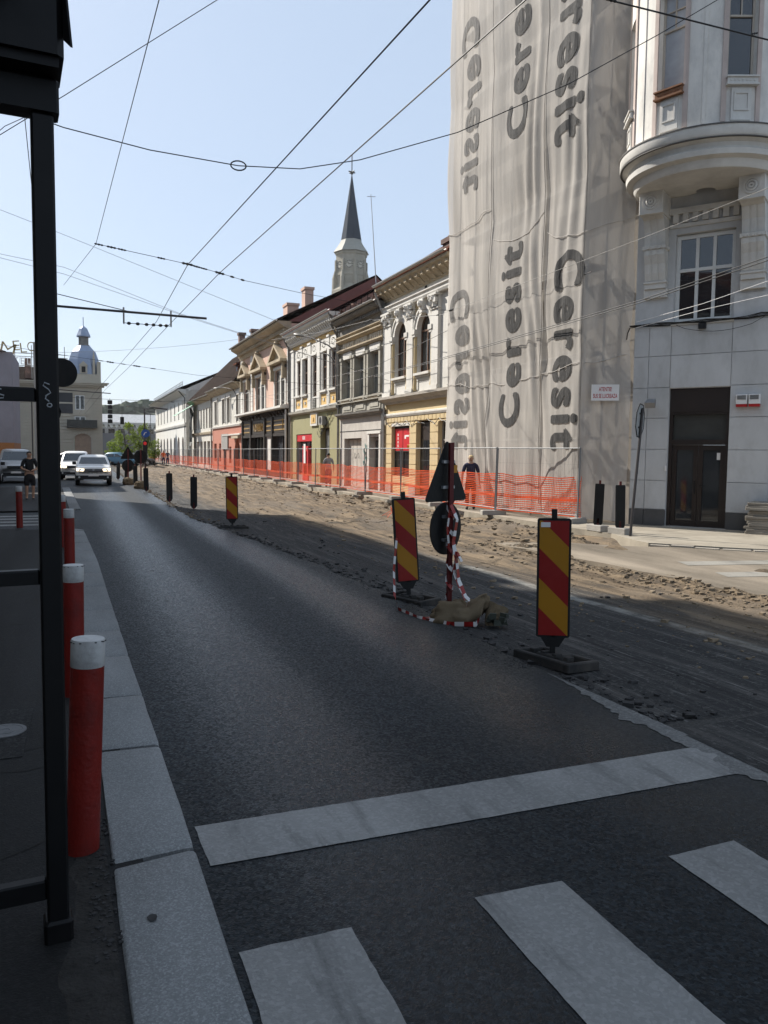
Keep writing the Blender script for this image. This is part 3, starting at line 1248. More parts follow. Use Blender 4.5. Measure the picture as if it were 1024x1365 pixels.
# carved brackets under the oriel
for cx in (-1.04, 1.04):
    b = MB()
    hw = .26
    b.box(cx - hw, cx + hw, -.02, .12, 5.36, 5.56, .01)
    b.box(cx - hw + .02, cx + hw - .02, -.02, .17, 5.56, 5.68)
    b.box(cx - hw, cx + hw, -.02, .20, 5.68, 5.72)
    prof = [(0, 5.72), (.17, 5.72), (.22, 5.9), (.25, 6.1), (.33, 6.3), (.33, 6.42), (0, 6.42)]
    b.prof([(y, z) for y, z in prof], cx - hw + .03, cx + hw - .03)
    b.box(cx - hw, cx + hw, -.02, .36, 6.42, 6.50)
    b.prof([(0, 6.5), (.30, 6.5), (.34, 6.8), (.45, 7.05), (.62, 7.12), (0, 7.12)], cx - hw + .03, cx + hw - .03)
    b.box(cx - hw, cx + hw, -.02, .72, 7.12, 7.62, .01)
    br = b.build('bracket', MATS["trim_light"], cb)
    fl = MB()
    for k in (-1, 0, 1):
        x = cx + k * .14
        fl.prof([(.05, 5.74), (.185, 5.74), (.235, 5.9), (.265, 6.1), (.345, 6.3), (.345, 6.4), (.05, 6.4)], x - .045, x + .045)
        fl.prof([(.05, 6.52), (.315, 6.52), (.355, 6.8), (.465, 7.05), (.60, 7.10), (.05, 7.10)], x - .045, x + .045)
        fl.disc((x, .34, 6.46), .04, 'y', 10, .05)
    fl.build('flute', MATS["trim_light"], br)
    ro = MB()
    for r0, yy in ((.17, .72), (.12, .735), (.06, .75)):
        ro.lathe([(r0, 0), (r0, .03), (r0 - .04, .03), (r0 - .04, 0)], 20)
    ro.v = [(cx + x, .715 + z + (.0 if math.hypot(x, y) > .09 else .015), 7.38 + y) for x, y, z in ro.v]
    ro.build('rosette', MATS["trim_light"], br)
# recess wall mouldings under the soffit
mb = MB()
mb.box(-.78, .78, -.01, .10, 7.2, 7.32)
for k in range(7):
    mb.box(-.70 + k * .215, -.58 + k * .215, -.01, .08, 7.0, 7.2)
mb.box(-.78, .78, -.01, .05, 6.9, 6.98)
mb.build('soffit_moulding', MATS["trim_light"], cb)

# the oriel: round bay, cornice at its foot
OY, OR = .15, 1.68
A0, A1 = RAD(-20), RAD(200)
oc = MB()
oc.lathe([(.2, 7.60), (1.50, 7.60), (1.54, 7.66), (1.56, 7.76), (1.70, 7.80), (1.72, 7.90), (1.66, 7.95), (1.68, 8.04), (1.83, 8.10), (1.86, 8.14),
          (1.86, 8.33), (1.83, 8.36), (1.70, 8.40), (OR - .02, 8.42)], 64, 0, OY, A0, A1)
oc.build('oriel_cornice', MATS["trim_light"], cb, smooth=True)
oc = MB()
oc.lathe([(1.80, 8.362), (1.875, 8.345), (1.878, 8.318), (1.862, 8.318)], 64, 0, OY, A0, A1)
oc.lathe([(1.842, 8.10), (1.850, 8.085), (1.80, 8.08)], 64, 0, OY, A0, A1)
oc.build('cornice_flashing', M("flashing", (.10, .095, .09), rough=.7), cb)
# wall of the oriel as panels between window bays
ow = MB()
wins = [RAD(90 + t) for t in (-62, -14, 34, 82)]     # local angle from +x; more than 90 lies to the image right
wins = [RAD(90 + t) for t in (-63, -15, 33, 81)]
hwid = RAD(10.0)


def ring_pts(a, r, z):
    return (r * cos(a), OY + r * sin(a), z)


def ring_wall(mb, a0, a1, z0, z1, r=OR, n=None):
    n = n or max(1, int(abs(a1 - a0) / RAD(4)))
    for i in range(n):
        p, q = a0 + (a1 - a0) * i / n, a0 + (a1 - a0) * (i + 1) / n
        mb.quad(ring_pts(p, r, z0), ring_pts(q, r, z0), ring_pts(q, r, z1), ring_pts(p, r, z1))


cur = A0
ZB, ZT = 9.28, 11.25
for a in wins:
    ring_wall(ow, cur, a - hwid, 8.40, 18)
    ring_wall(ow, a - hwid, a + hwid, 8.40, ZB)
    ring_wall(ow, a - hwid, a + hwid, ZT, 12.3)
    ring_wall(ow, a - hwid, a + hwid, 14.2, 18)
    for e in (a - hwid, a + hwid):
        for z0, z1 in ((ZB, ZT), (12.3, 14.2)):
            ow.quad(ring_pts(e, OR, z0), ring_pts(e, OR - .2, z0), ring_pts(e, OR - .2, z1), ring_pts(e, OR, z1))
    for z in (ZB, ZT, 12.3, 14.2):
        ow.quad(ring_pts(a - hwid, OR, z), ring_pts(a + hwid, OR, z), ring_pts(a + hwid, OR - .2, z), ring_pts(a - hwid, OR - .2, z))
    cur = a + hwid
ring_wall(ow, cur, A1, 8.40, 18)
ow.build('oriel_wall', MATS["oriel_plaster"], cb, smooth=True)
for a in wins:
    sn = MB()
    for e0, e1 in ((a - hwid - RAD(3.2), a - hwid), (a + hwid, a + hwid + RAD(3.2))):
        for i in range(2):
            p, q = e0 + (e1 - e0) * i / 2, e0 + (e1 - e0) * (i + 1) / 2
            sn.extr([ring_pts(p, OR - .01, 8.42), ring_pts(q, OR - .01, 8.42), ring_pts(q, OR + .03, 8.42), ring_pts(p, OR + .03, 8.42)], (0, 0, 9.5))
    sr = sn.build('window_surround', MATS["oriel_pink"], cb)
    for z0, z1, zt in ((ZB, ZT, 10.52), (12.3, 14.2, 13.5)):
        # flat window set in the curved wall
        W2 = (OR - .12) * sin(hwid)
        rot = Matrix.Translation((0, OY, 0)) @ Matrix.Rotation(a - pi / 2, 4, 'Z') @ Matrix.Translation((0, (OR - .12) * cos(hwid), 0))
        wf = window(cb, -W2, W2, z0, z1, .0, MATS["beige_frame"], G_NEAR if a == wins[2] else glass("glass_blind", (.33, .34, .36), rough=.3, spec=.4),
                    cols=1, rows=((zt - z0) / (z1 - z0),), fr=.045)
        wf.matrix_local = rot
        ob = MB()
        q0 = zt + .02
        ob.box(-.012, .012, -.03, .004, q0, z1 - .04)
        ob.box(-W2 + .04, W2 - .04, -.03, .002, (q0 + z1) / 2 - .012, (q0 + z1) / 2 + .012)
        ob.build('glazing_bar', MATS["beige_frame"], wf)
        s_ = MB()
        # projecting carved sill with drip
        s_.extr([(-W2 - .05, -.1, z0 - .18), (W2 + .05, -.1, z0 - .18), (W2 + .05, .24, z0 - .18), (-W2 - .05, .24, z0 - .18)], (0, 0, .035))
        s_.box(-W2 - .03, W2 + .03, -.1, .21, z0 - .145, z0 - .03)
        s_.box(-W2 - .05, W2 + .05, -.1, .24, z0 - .03, z0)
        for k in range(7):
            xx = -W2 + (k + .5) * 2 * W2 / 7
            s_.lathe([(.018, 0), (.018, .01), (.0, .014)], 8)
            m_ = len(s_.v) - 24
            s_.v[m_:] = [(xx + x, .21 + z, z0 - .088 + y) for x, y, z in s_.v[m_:]]
        so_ = s_.build('window_sill', MATS["rust"] if (a == wins[1] and z0 < 10) else MATS["trim_light"], cb)
        so_.matrix_local = rot
    # square relief panel below the lower window
    pn = MB()
    pw = .15
    for x0, x1, q0, q1 in ((-pw, pw, 8.95, 8.98), (-pw, pw, 8.62, 8.65), (-pw, -pw + .03, 8.65, 8.95), (pw - .03, pw, 8.65, 8.95)):
        pn.box(x0, x1, .02, .055, q0, q1)
    pn.box(-.20, .20, -.03, .035, 8.44, 9.06)
    po = pn.build('relief_panel', MATS["trim_light"], cb)
    po.matrix_local = Matrix.Translation((0, OY, 0)) @ Matrix.Rotation(a - pi / 2, 4, 'Z') @ Matrix.Translation((0, OR - .015, 0))
# thin pilaster strips on the oriel
ps = MB()
for a in (RAD(90 - 39), RAD(90 + 9), RAD(90 + 57)):
    ps.extr([ring_pts(a - .02, OR - .01, 8.42), ring_pts(a + .02, OR - .01, 8.42), ring_pts(a + .02, OR + .018, 8.42), ring_pts(a - .02, OR + .018, 8.42)], (0, 0, 9.5))
ps.build('wall_strip', MATS["oriel_plaster"], cb)
# drainpipe in the corner by the sheeting
dp = MB()
dp.tube([(HW + .10, .10, 8.8), (HW + .10, .10, 18)], .045, 8)
for z in (9.5, 11, 12.5, 14, 15.5):
    dp.tube([(HW + .10, .10, z), (HW + .10, .10, z + .06)], .058, 8)
dp.build('drainpipe', M("pipe_dark", (.06, .05, .045), rough=.6), cb)

# cable bundle clipped along the wall head of the panels
mb = MB()
for k in range(5):
    pts = []
    for i in range(13):
        x = HW + .1 - i * (2 * HW + .4) / 12
        pts.append((x, .05 + .015 * k, 4.72 + .012 * k + .015 * sin(i * 1.7 + k) + (.05 if i > 9 else 0)))
    mb.tube(pts, .010, 5)
mb.tube([(HW + .1, .06, 4.73), (HW + .16, .05, 4.6), (HW + .18, .05, 4.45)], .012, 5)
mb.tube([(.55, .08, 4.70)] + [(.55 - k * .2, .09, 4.66 - .16 * sin(pi * k / 9)) for k in range(1, 9)] + [(-1.3, .08, 4.74)], .006, 5)
mb.box(-.10, .06, .03, .12, 4.58, 4.70)
cbm = Matrix.Translation((CX, CY, 0)) @ Matrix.Rotation(CRZ, 4, 'Z')
o = mb.build('cable_bundle', MATS["cable_black"])
o.matrix_world = cbm
tag(o, 'black cable bundle clipped across the pale wall between door and upper window', 'cables')
# twin meter box right of the door
t = thing('wall_fixture', 'pair of small white louvred boxes with red bases on the wall right of the door', 'wall box', cbm @ Vector((-1.05, .025, 0)), CRZ)
for x in (-.13, .13):
    MB().box(x - .115, x + .115, 0, .13, 2.86, 3.07, .008).build('box_body', MATS["sign_white"], t)
    MB().box(x - .11, x + .11, 0.01, .12, 2.80, 2.858).build('red_lens', MATS["warn_red"], t)
    lv = MB()
    for k in range(4):
        lv.box(x - .09, x + .09, .128, .138, 2.96 + k * .024, 2.972 + k * .024)
    lv.build('louvre', MATS["black_rubber"], t)
# floodlight / camera on a bracket left of the door
t = thing('wall_camera', 'small grey floodlight on a bracket behind the octagonal sign', 'floodlight', cbm @ Vector((1.0, .03, 2.92)), CRZ)
mb = MB()
mb.tube([(0, 0, 0), (0, .2, .02)], .02, 6)
mb.build('bracket_arm', MATS["steel_galv"], t)
mb = MB()
mb.extr([(-.09, .18, -.02), (.09, .18, -.02), (.12, .34, -.12), (-.12, .34, -.12)], (0, .05, .12))
mb.build('lamp_housing', MATS["steel_galv"], t)

# ------------------------------------------------------------------ scaffolding and its printed sheeting
sc = thing('scaffolding', 'steel scaffold standing behind the printed sheeting', 'scaffold', (11.75, 16.6, 0))
tb = M("scaffold_tube", (.20, .19, .18), rough=.5, metal=.5)
for y in (0, 2.3, 4.6, 6.9):
    for x in (.0, .55):
        mb = MB()
        mb.tube([(x, y, .05), (x, y, 17.5)], .028, 6)
        mb.build('standard', tb, sc)
for z in (2.1, 4.2, 6.3, 8.4, 10.5, 12.6, 14.7, 16.8):
    mb = MB()
    for x in (0, .55):
        mb.tube([(x, -.05, z), (x, 6.95, z)], .024, 6)
    mb.build('ledger', tb, sc)
    MB().box(.03, .52, 0, 6.9, z + .02, z + .06).build('deck_board', M("deck_wood", (.25, .2, .14), rough=.9), sc)

# sheeting: path along the front and round the corner; s = 0 at the corner
C0 = Vector((11.48, 16.33))
RET = Vector((.865, -.50))


def net_pt(s, z, lift=0.0, strip=0):
    # path position with a rounded corner
    if s < -7.45:
        e = -7.45 - s
        p = C0 + Vector((e * .97, 7.45 + e * .2))
        n = Vector((-.2, .97))
    elif s < 0:
        p = C0 + Vector((0, -s))
        n = Vector((-1, 0))
    else:
        p = C0 + RET * s
        n = Vector((-.5, -.865))
    if -.25 < s < .25:
        q = (s + .25) / .5
        n = (Vector((-1, 0)) * (1 - q) + Vector((-.5, -.865)) * q).normalized()
    # slack: long folds that fan out below ties, belly between lifts, creases by the seams
    fold = 0.0
    k = 2.0 + .8 * noise.noise(Vector((s * .3, z * .10, 3 + strip)))
    fold += .014 * sin(s * 5.2 + 1.6 * noise.noise(Vector((s * .2, z * .16, 1))) * 3)
    fold += .036 * noise.noise(Vector((s * 1.9 + .10 * z, z * .13, 5 + strip)))
    fold += .011 * noise.noise(Vector((s * 6.5 + .35 * z, z * .25, 9)))
    for (sc_, zc, wd, sl, amp) in ((-2.25, 9.5, .55, .05, .14), (-2.0, 5.0, .5, -.16, .13), (-.55, 8.2, .5, .10, .09),
                                   (-4.75, 3.2, .45, -.2, .12), (.35, 4.5, .4, .12, .08), (-5.6, 3.4, .4, -.2, .10)):
        dz = z - zc
        loc = s - sc_ - sl * dz
        fold += amp * math.exp(-(loc / wd) ** 2) * math.exp(-(dz / 3.0) ** 2) * .36 * sin(loc * 13 + dz * .4)
    belly = .07 * abs(sin(pi * z / 4.2)) + .05 * noise.noise(Vector((s * .5, z * .35, 2)))
    if s > -.1:          # diagonal tension creases on the return
        fold += .07 * noise.noise(Vector((s * 1.6 + z * .55, z * .22 - s, 21))) + .03 * noise.noise(Vector((s * 4 - z * 1.1, z * .5, 27)))
    fold += .007 * noise.noise(Vector((s * 15 + z * .1, z * .35, 31)))
    if z < 1.6:
        fold *= 1 + .3 * (1.6 - z)
    amp = 1.0
    edge = min(1, abs(s - .0) / .15 + .35)
    d = (fold * edge + belly) * amp + lift
    p = p + n * d
    return Vector((p.x, p.y, z))


nt_ = thing('scaffold_sheeting', 'grey printed scaffold sheeting hanging in folds over the corner building', 'sheeting', (C0.x, C0.y, 0))
OFF = Vector((C0.x, C0.y, 0))
bounds = [(-8.4, -4.47, 0, .0), (-4.53, -1.66, 1, .028), (-1.72, 1.14, 2, .012)]
for a, b, st, lift in bounds:
    mb = MB()
    ns, nz_ = int((b - a) / .055), 150
    zz = [.12 + (17.6 - .12) * (j / nz_) for j in range(nz_ + 1)]
    vs = []
    for j in range(nz_ + 1):
        for i in range(ns + 1):
            s = a + (b - a) * i / ns
            ed = 0.0
            if i == 0 or i == ns:
                ed = .05 * noise.noise(Vector((zz[j] * .8, st, i)))
            sag = .10 * noise.noise(Vector((s * 1.3, 7, st))) if j == 0 else 0
            vs.append(net_pt(s + ed, zz[j] + sag, lift, st) - OFF)
    mb.add(vs, [(j * (ns + 1) + i, j * (ns + 1) + i + 1, (j + 1) * (ns + 1) + i + 1, (j + 1) * (ns + 1) + i) for j in range(nz_) for i in range(ns)])
    sh = mb.build('sheet', MATS["scaffold_net"], nt_)
    sh.data.polygons.foreach_set('use_smooth', [True] * len(sh.data.polygons))


def net_text(body, s0, s1, z0, z1, flip_u, flip_v, lift, strip):
    """lettering printed on the sheet: u runs along z, v (letter height) along s"""
    me = text_mesh(body, offset=.004, spacing=1.2)
    bm = bmesh.new()
    bm.from_mesh(me)
    bmesh.ops.triangulate(bm, faces=bm.faces)
    xs = [v.co.x for v in bm.verts]
    ysv = [v.co.y for v in bm.verts]
    x0, x1, y0, y1 = min(xs), max(xs), min(ysv), max(ysv)
    for v in bm.verts:
        v.co = Vector(((v.co.x - x0) / (x1 - x0), (v.co.y - y0) / (y1 - y0), 0))
    for ax, n in ((0, 36), (1, 12)):
        for k in range(1, n):
            pl = [0, 0, 0]
            pl[ax] = k / n
            no = [0, 0, 0]
            no[ax] = 1
            bmesh.ops.bisect_plane(bm, geom=bm.verts[:] + bm.edges[:] + bm.faces[:], plane_co=pl, plane_no=no)
    bmesh.ops.triangulate(bm, faces=bm.faces)
    uv = [(v.co.x, v.co.y) for v in bm.verts]
    tri = [tuple(v.index for v in f.verts) for f in bm.faces]
    bm.free()
    # the heavy strokes are built up from slightly shifted passes, a millimetre apart
    mb = MB()
    for c in range(7):
        du, dv = (0, 0) if c == 0 else (.036 * cos(c * pi / 3), .15 * sin(c * pi / 3))
        vs = []
        for u, q in uv:
            u_, q_ = .015 + u * .97 + du * .26, .04 + q * .92 + dv * .28
            z = z0 + (z1 - z0) * (1 - u_ if flip_u else u_)
            s = s0 + (s1 - s0) * (q_ if flip_v else 1 - q_)
            vs.append(net_pt(s, z, lift + .012 + .001 * c, strip) - OFF)
        mb.add(vs, tri)
    me = mb.mesh('lettering', MATS["print_grey" if strip else "print_faded"])
    link('lettering', me, nt_)


# right strip reads downward, tops toward the corner; middle reads upward; left is seen mirrored
W = "Ceresit"
net_text(W, -1.12, .04, 1.78, 6.73, True, True, .012, 2)
net_text(W, -1.28, -.02, 9.32, 14.7, True, True, .012, 2)
net_text(W, -3.85, -2.72, 2.42, 7.5, False, False, .028, 1)
net_text(W, -3.75, -2.62, 10.25, 15.4, False, False, .028, 1)
net_text(W, -7.2, -5.72, 1.8, 6.85, True, False, 0, 0)
net_text(W, -6.65, -5.45, 9.6, 14.8, True, False, 0, 0)
# rope ties along the seams
for s, st in ((-1.69, 1), (-4.5, 1), (.02, 2)):
    mb = MB()
    pts = [net_pt(s, z, .05, st) - OFF for z in [.4 + .45 * k for k in range(38)]]
    mb.tube(pts, .008, 5)
    mb.build('seam_cord', M("cord_grey", (.16, .15, .14), rough=.9), nt_)
# overlapping hems where one length of sheeting ends over the next
for a, b, z0, st in ((-1.6, 1.1, 7.35, 2), (-8.0, -4.6, 8.8, 0), (-4.4, -1.75, 7.9, 1), (-8.2, 1.05, 4.05, 2)):
    mb = MB()
    pts = []
    for k in range(50):
        s = a + (b - a) * k / 49
        zz = z0 - .35 * sin(pi * k / 49) * (1 if st else .4) + .1 * noise.noise(Vector((s * 1.5, z0, 1)))
        pts.append(net_pt(s, zz, .035, st) - OFF)
    mb.tube(pts, .011, 5)
    mb.build('hem', MATS["scaffold_net"], nt_)
# warning board tied to the sheeting
n3 = Vector((-.5, -.865, 0))
t = thing('warning_board', 'small white board with red capitals tied to the sheeting by the wall', 'warning board',
          net_pt(.55, 3.19, .16, 2), math.atan2(n3.y, n3.x) - pi / 2)
MB().box(-.32, .32, -.004, .004, -.19, .19).build('board', MATS["sign_white"], t)
for body, z, hgt, wd in (("ATENTIE!", .03, .10, .30), ("SUS SE LUCREAZA", -.13, .10, .56)):
    me = text_mesh(body, offset=.012)
    place_text(me, lambda u, v, q: Vector((wd / 2 - u * wd, .007, z + v * hgt)))
    me.materials.append(MATS["warn_red"])
    link('lettering', me, t)
# ================================================================== THE ROW OF HOUSES
DIRT = (.24, .21, .17)
M("cream", (.56, .44, .25), rough=.88, var=.10, sc=1.2, dirt=(.36, .29, .19), dirt_amt=.5)
M("white_stucco", (.60, .58, .54), rough=.85, var=.08, sc=1.5, dirt=(.38, .36, .32), dirt_amt=.5, stretch=(1, 1, .5))
M("grey_stucco", (.36, .34, .29), rough=.9, var=.18, sc=1.4, dirt=(.17, .15, .125), dirt_amt=.75, stretch=(1, 1, .5))
M("grey_stucco_dark", (.19, .18, .165), rough=.9, var=.25, sc=1.6, dirt=(.09, .085, .08), dirt_amt=.7)
M("shop_plaster", (.47, .44, .40), rough=.9, var=.1, sc=1, dirt=(.30, .27, .24), dirt_amt=.5)
M("yellow_paint", (.60, .40, .16), rough=.85, var=.12, sc=2)
M("olive", (.30, .28, .15), rough=.9, var=.14, sc=1.2, dirt=(.19, .175, .11), dirt_amt=.5)
M("pink", (.55, .37, .29), rough=.88, var=.10, sc=1.0, dirt=(.36, .25, .20), dirt_amt=.5)
M("tan_stone", (.40, .33, .23), rough=.9, var=.2, sc=3, dirt=(.2, .165, .12), dirt_amt=.6)
M("red_plaster", (.42, .17, .115), rough=.9, var=.15, sc=1.2, dirt=(.27, .12, .09), dirt_amt=.5)
M("pale_plaster", (.53, .51, .46), rough=.9, var=.12, sc=1.0, dirt=(.33, .31, .27), dirt_amt=.5, stretch=(1, 1, .5))
M("white_wall", (.62, .61, .57), rough=.9, var=.07, sc=.6, dirt=(.42, .41, .38), dirt_amt=.5, stretch=(1, 1, .4))
M("dark_wood", (.028, .020, .015), rough=.5, var=.3, sc=4, stretch=(1, 1, .3))
M("brown_frame", (.11, .055, .03), rough=.6, var=.2, sc=4)
M("grey_frame", (.28, .27, .25), rough=.6, var=.15)
M("gutter_metal", (.40, .39, .37), rough=.45, var=.15, metal=.4)
M("red_shop", (.50, .025, .03), rough=.4, var=.08)
M("gold_letter", (.38, .24, .08), rough=.5, var=.2)
M("maroon_roof", (.17, .075, .065), rough=.7, var=.18, sc=1.0, stretch=(1, 1, .2))
M("fire_wall", (.27, .165, .14), rough=.95, var=.35, sc=1.0, dirt=(.12, .075, .065), dirt_amt=.8)
M("scorched_wall", (.15, .10, .085), rough=.95, var=.4, sc=1.2, dirt=(.30, .17, .13), dirt_amt=.8)
M("curtain_white", (.55, .54, .50), rough=.9, var=.1)
tiles_mat("brown_tiles", (.050, .033, .026), (.028, .021, .018))
tiles_mat("red_tiles", (.17, .065, .04), (.10, .045, .03))
G_ROW = glass("glass_row", (.016, .018, .02), rough=.08, spec=.6)
RX = 12.5


def house(name, label, y0, x=RX):
    return thing(name, label, 'house', (x, y0, 0), RAD(90), 'houses along the far pavement')


def bx(h, name, mat, *boxes, **kw):
    mb = MB()
    for b in boxes:
        mb.box(*b)
    return mb.build(name, MATS[mat], h, **kw)


def shell(h, L, top, mat, depth=9, skip0=False):
    """side and back walls"""
    mb = MB()
    for x in (0.02, L - .02):
        mb.quad((x, 0, 0), (x, -depth, 0), (x, -depth, top), (x, 0, top))
    mb.quad((0, -depth, 0), (L, -depth, 0), (L, -depth, top), (0, -depth, top))
    return mb.build('side_wall', MATS[mat], h)


def roof(h, L, eave, ov, ridge_y, ridge_z, mat, x0=0, x1=None, back=9, gable=None):
    x1 = L if x1 is None else x1
    mb = MB()
    t = .12
    mb.prof([(ov, eave), (ov, eave + t), (ridge_y, ridge_z + t), (ridge_y, ridge_z)], x0, x1)
    mb.prof([(ridge_y, ridge_z), (ridge_y, ridge_z + t), (-back - .4, eave + t), (-back - .4, eave)], x0, x1)
    o = mb.build('roof', MATS[mat], h)
    for x in (x0 + .03, x1 - .03):
        gm = MB()
        gm.add([(x, ov * .2, eave), (x, -back, eave), (x, ridge_y, ridge_z)], [(0, 1, 2)])
        gm.build('gable', MATS[gable or 'scorched_wall'], o)
    return o


def gutter(h, L, y, z, r=.075, x0=0.0):
    mb = MB()
    n = 7
    out = [(y + r * cos(pi + pi * k / n), z + r * sin(pi + pi * k / n)) for k in range(n + 1)]
    inn = [(y + (r - .012) * cos(pi + pi * k / n), z + (r - .012) * sin(pi + pi * k / n)) for k in range(n, -1, -1)]
    mb.prof(out + inn, x0, L)
    return mb.build('gutter', MATS["gutter_metal"], h, smooth=False)


def pipe(h, x, y, z0, z1, mat="gutter_metal", top=None):
    mb = MB()
    pts = [(x, y, z0), (x, y, z1)]
    if top:
        pts += [(x, y + top[0] * .5, z1 + top[1] * .5), (x, y + top[0], z1 + top[1])]
    mb.tube(pts, .055, 8)
    z = z0 + 1
    while z < z1:
        mb.tube([(x, y, z), (x, y, z + .04)], .068, 8)
        z += 1.5
    return mb.build('drainpipe', MATS[mat], h)


def row_of(h, name, mat, x0, x1, step, wdt, y0, y1, z0, z1, shape=None):
    """many small like pieces under a cornice, joined"""
    mb = MB()
    x = x0
    while x + wdt <= x1 + 1e-6:
        if shape:
            mb.prof(shape, x, x + wdt)
        else:
            mb.box(x, x + wdt, y0, y1, z0, z1)
        x += step
    return mb.build(name, MATS[mat], h, kind='stuff')


def room(h, a, b, z0, z1, dep=1.4, y=-.3):
    pass


def chimney(par, x, y, z0, z1, w=.5, mat="pink"):
    mb = MB()
    mb.box(x - w, x + w, y - w * .7, y + w * .7, z0, z1)
    mb.box(x - w - .06, x + w + .06, y - w * .7 - .06, y + w * .7 + .06, z1 - .18, z1)
    return mb.build('chimney', MATS[mat], par)


# ---------------------------------------------------------------- cream house with arched windows (25.8 to 31.8)
L = 6.9
h = house('town_house', 'cream and white house with tall arched windows and stone banded ground floor', 24.95)
arches = [(2.3, 3.55, 4.78, 7.0, 'a'), (4.6, 5.85, 4.78, 7.0, 'a')]
lows = [(4.2, 6.05, .75, 2.80), (2.25, 3.5, .05, 2.95), (.1, 1.5, .05, 2.9)]
wm = MB()
wm.wall(0, L, 3.9, 8.5, arches, .20)
wm.build('upper_wall', MATS["white_stucco"], h)
for x0, x1 in ((2.08, 2.25), (3.6, 3.8), (4.38, 4.55), (5.9, 6.08)):
    bx(h, 'painted_spandrel', 'cream', (x0 - .1, x1 + .1, -.01, .02, 7.02, 7.46), (x0 + .02, x1 - .02, -.01, .02, 4.25, 6.9))
wm = MB()
wm.wall(0, L, 0, 3.9, lows, .18)
wm.build('lower_wall', MATS["cream"], h)
for a in arches:
    window(h, a[0], a[1], a[2], a[3], -.14, MATS["brown_frame"], G_ROW, cols=2, rows=(.7,), fr=.08, arch=True)
    # white archivolt, imposts, keystone, sill
    cx, r, zc = (a[0] + a[1]) / 2, (a[1] - a[0]) / 2, a[3] - (a[1] - a[0]) / 2
    mb = MB()
    for k in range(18):
        a0, a1 = pi * k / 18, pi * (k + 1) / 18
        for r0, r1, yy in ((r + .002, r + .20, .07), (r + .20, r + .28, .11)):
            mb.extr([(cx + r0 * cos(a0), -.01, zc + r0 * sin(a0)), (cx + r1 * cos(a0), -.01, zc + r1 * sin(a0)),
                     (cx + r1 * cos(a1), -.01, zc + r1 * sin(a1)), (cx + r0 * cos(a1), -.01, zc + r0 * sin(a1))], (0, yy, 0))
    mb.build('archivolt', MATS["white_stucco"], h)
    mb = MB()
    mb.extr([(cx - .12, -.01, a[3] - .02), (cx + .12, -.01, a[3] - .02), (cx + .19, -.01, a[3] + .5), (cx - .19, -.01, a[3] + .5)], (0, .2, 0))
    mb.lathe([(.13, -.1), (.16, 0), (.13, .1)], 10, cx, .17)
    mb.v[-30:] = [(x, y, z + a[3] + .32) for x, y, z in mb.v[-30:]]
    mb.build('keystone', MATS["white_stucco"], h)
    for sx in (-1, 1):
        x = cx + sx * (r + .15)
        bx(h, 'impost', 'white_stucco', (x - .16, x + .16, -.01, .16, zc - .10, zc + .08), (x - .12, x + .12, -.01, .13, zc - .2, zc - .10))
        mb = MB()
        mb.lathe([(.09, 4.1), (.09, 4.3), (.07, 4.4), (.065, zc - .2)], 10, x, .03)
        mb.build('colonnette', MATS["cream"], h, smooth=True)
    bx(h, 'window_sill', 'white_stucco', (a[0] - .08, a[1] + .08, -.2, .16, 4.68, 4.77), (a[0] - .02, a[1] + .02, -.01, .08, 4.60, 4.68))
    bx(h, 'sill_panel', 'white_stucco', (a[0], a[1], -.01, .03, 4.50, 4.58), (a[0], a[0] + .12, -.01, .03, 4.15, 4.50), (a[1] - .12, a[1], -.01, .03, 4.15, 4.50))
for x0, x1 in ((6.08, 6.86), (3.80, 4.38), (1.50, 2.08), (.0, .35)):
    bx(h, 'pilaster', 'white_stucco', (x0, x1, -.01, .12, 4.22, 6.95), (x0 - .05, x1 + .05, -.01, .17, 4.05, 4.22), (x0 - .03, x1 + .03, -.01, .16, 6.95, 7.0))
    cp = MB()
    for k in range(16):           # leafy capital
        xx = random.uniform(x0, x1)
        zz = random.uniform(7.05, 7.4)
        cp.rock((xx, .13 + (zz - 7) * .2, zz), .11, 1.0)
    cp.box(x0 - .02, x1 + .02, -.01, .12, 7.0, 7.42)
    cp.box(x0 - .07, x1 + .07, -.01, .26, 7.42, 7.50)
    cp.build('capital', MATS["white_stucco"], h)
mb = MB()
mb.prof([(-.01, 7.5), (.16, 7.5), (.20, 7.58), (.20, 7.66), (.26, 7.72), (.26, 7.76), (-.01, 7.80)], 0, L)
mb.build('architrave', MATS["white_stucco"], h)
mb = MB()
mb.prof([(-.01, 8.02), (.10, 8.02), (.12, 8.1), (.5, 8.42), (.55, 8.44), (.55, 8.54), (-.01, 8.54)], -.05, L - .02)
mb.build('cornice', MATS["tan_stone"], h)
row_of(h, 'cornice_brackets', 'tan_stone', .1, L - .1, .52, .2, 0, 0, 0, 0, [(.0, 8.04), (.15, 8.06), (.30, 8.22), (.46, 8.26), (.46, 8.40), (.0, 8.40)])
bx(h, 'attic_vent', 'dark_gap', (2.75, 2.95, -.01, .012, 7.84, 7.99))
gutter(h, L - .02, .62, 8.66)
rf = roof(h, L, 8.54, .5, -6, 12.72, "red_tiles", 0, L)
chimney(rf, 2.6, -.9, 8.9, 9.75, .3, "scorched_wall")
mb = MB()
mb.prof([(-.01, 3.72), (.10, 3.72), (.14, 3.80), (.30, 3.9), (.33, 3.92), (.33, 4.02), (-.01, 4.08)], 0, L)
mb.build('string_course', M("course_grey", (.34, .31, .27), rough=.85, var=.2, sc=3), h)
mb = MB()
mb.prof([(-.01, 3.18), (.05, 3.18), (.09, 3.26), (.09, 3.32), (-.01, 3.35)], 0, L)
mb.build('ground_band', MATS["white_stucco"], h)
row_of(h, 'band_blocks', 'cream', .05, L, .34, .30, -.01, .03, 2.98, 3.16)
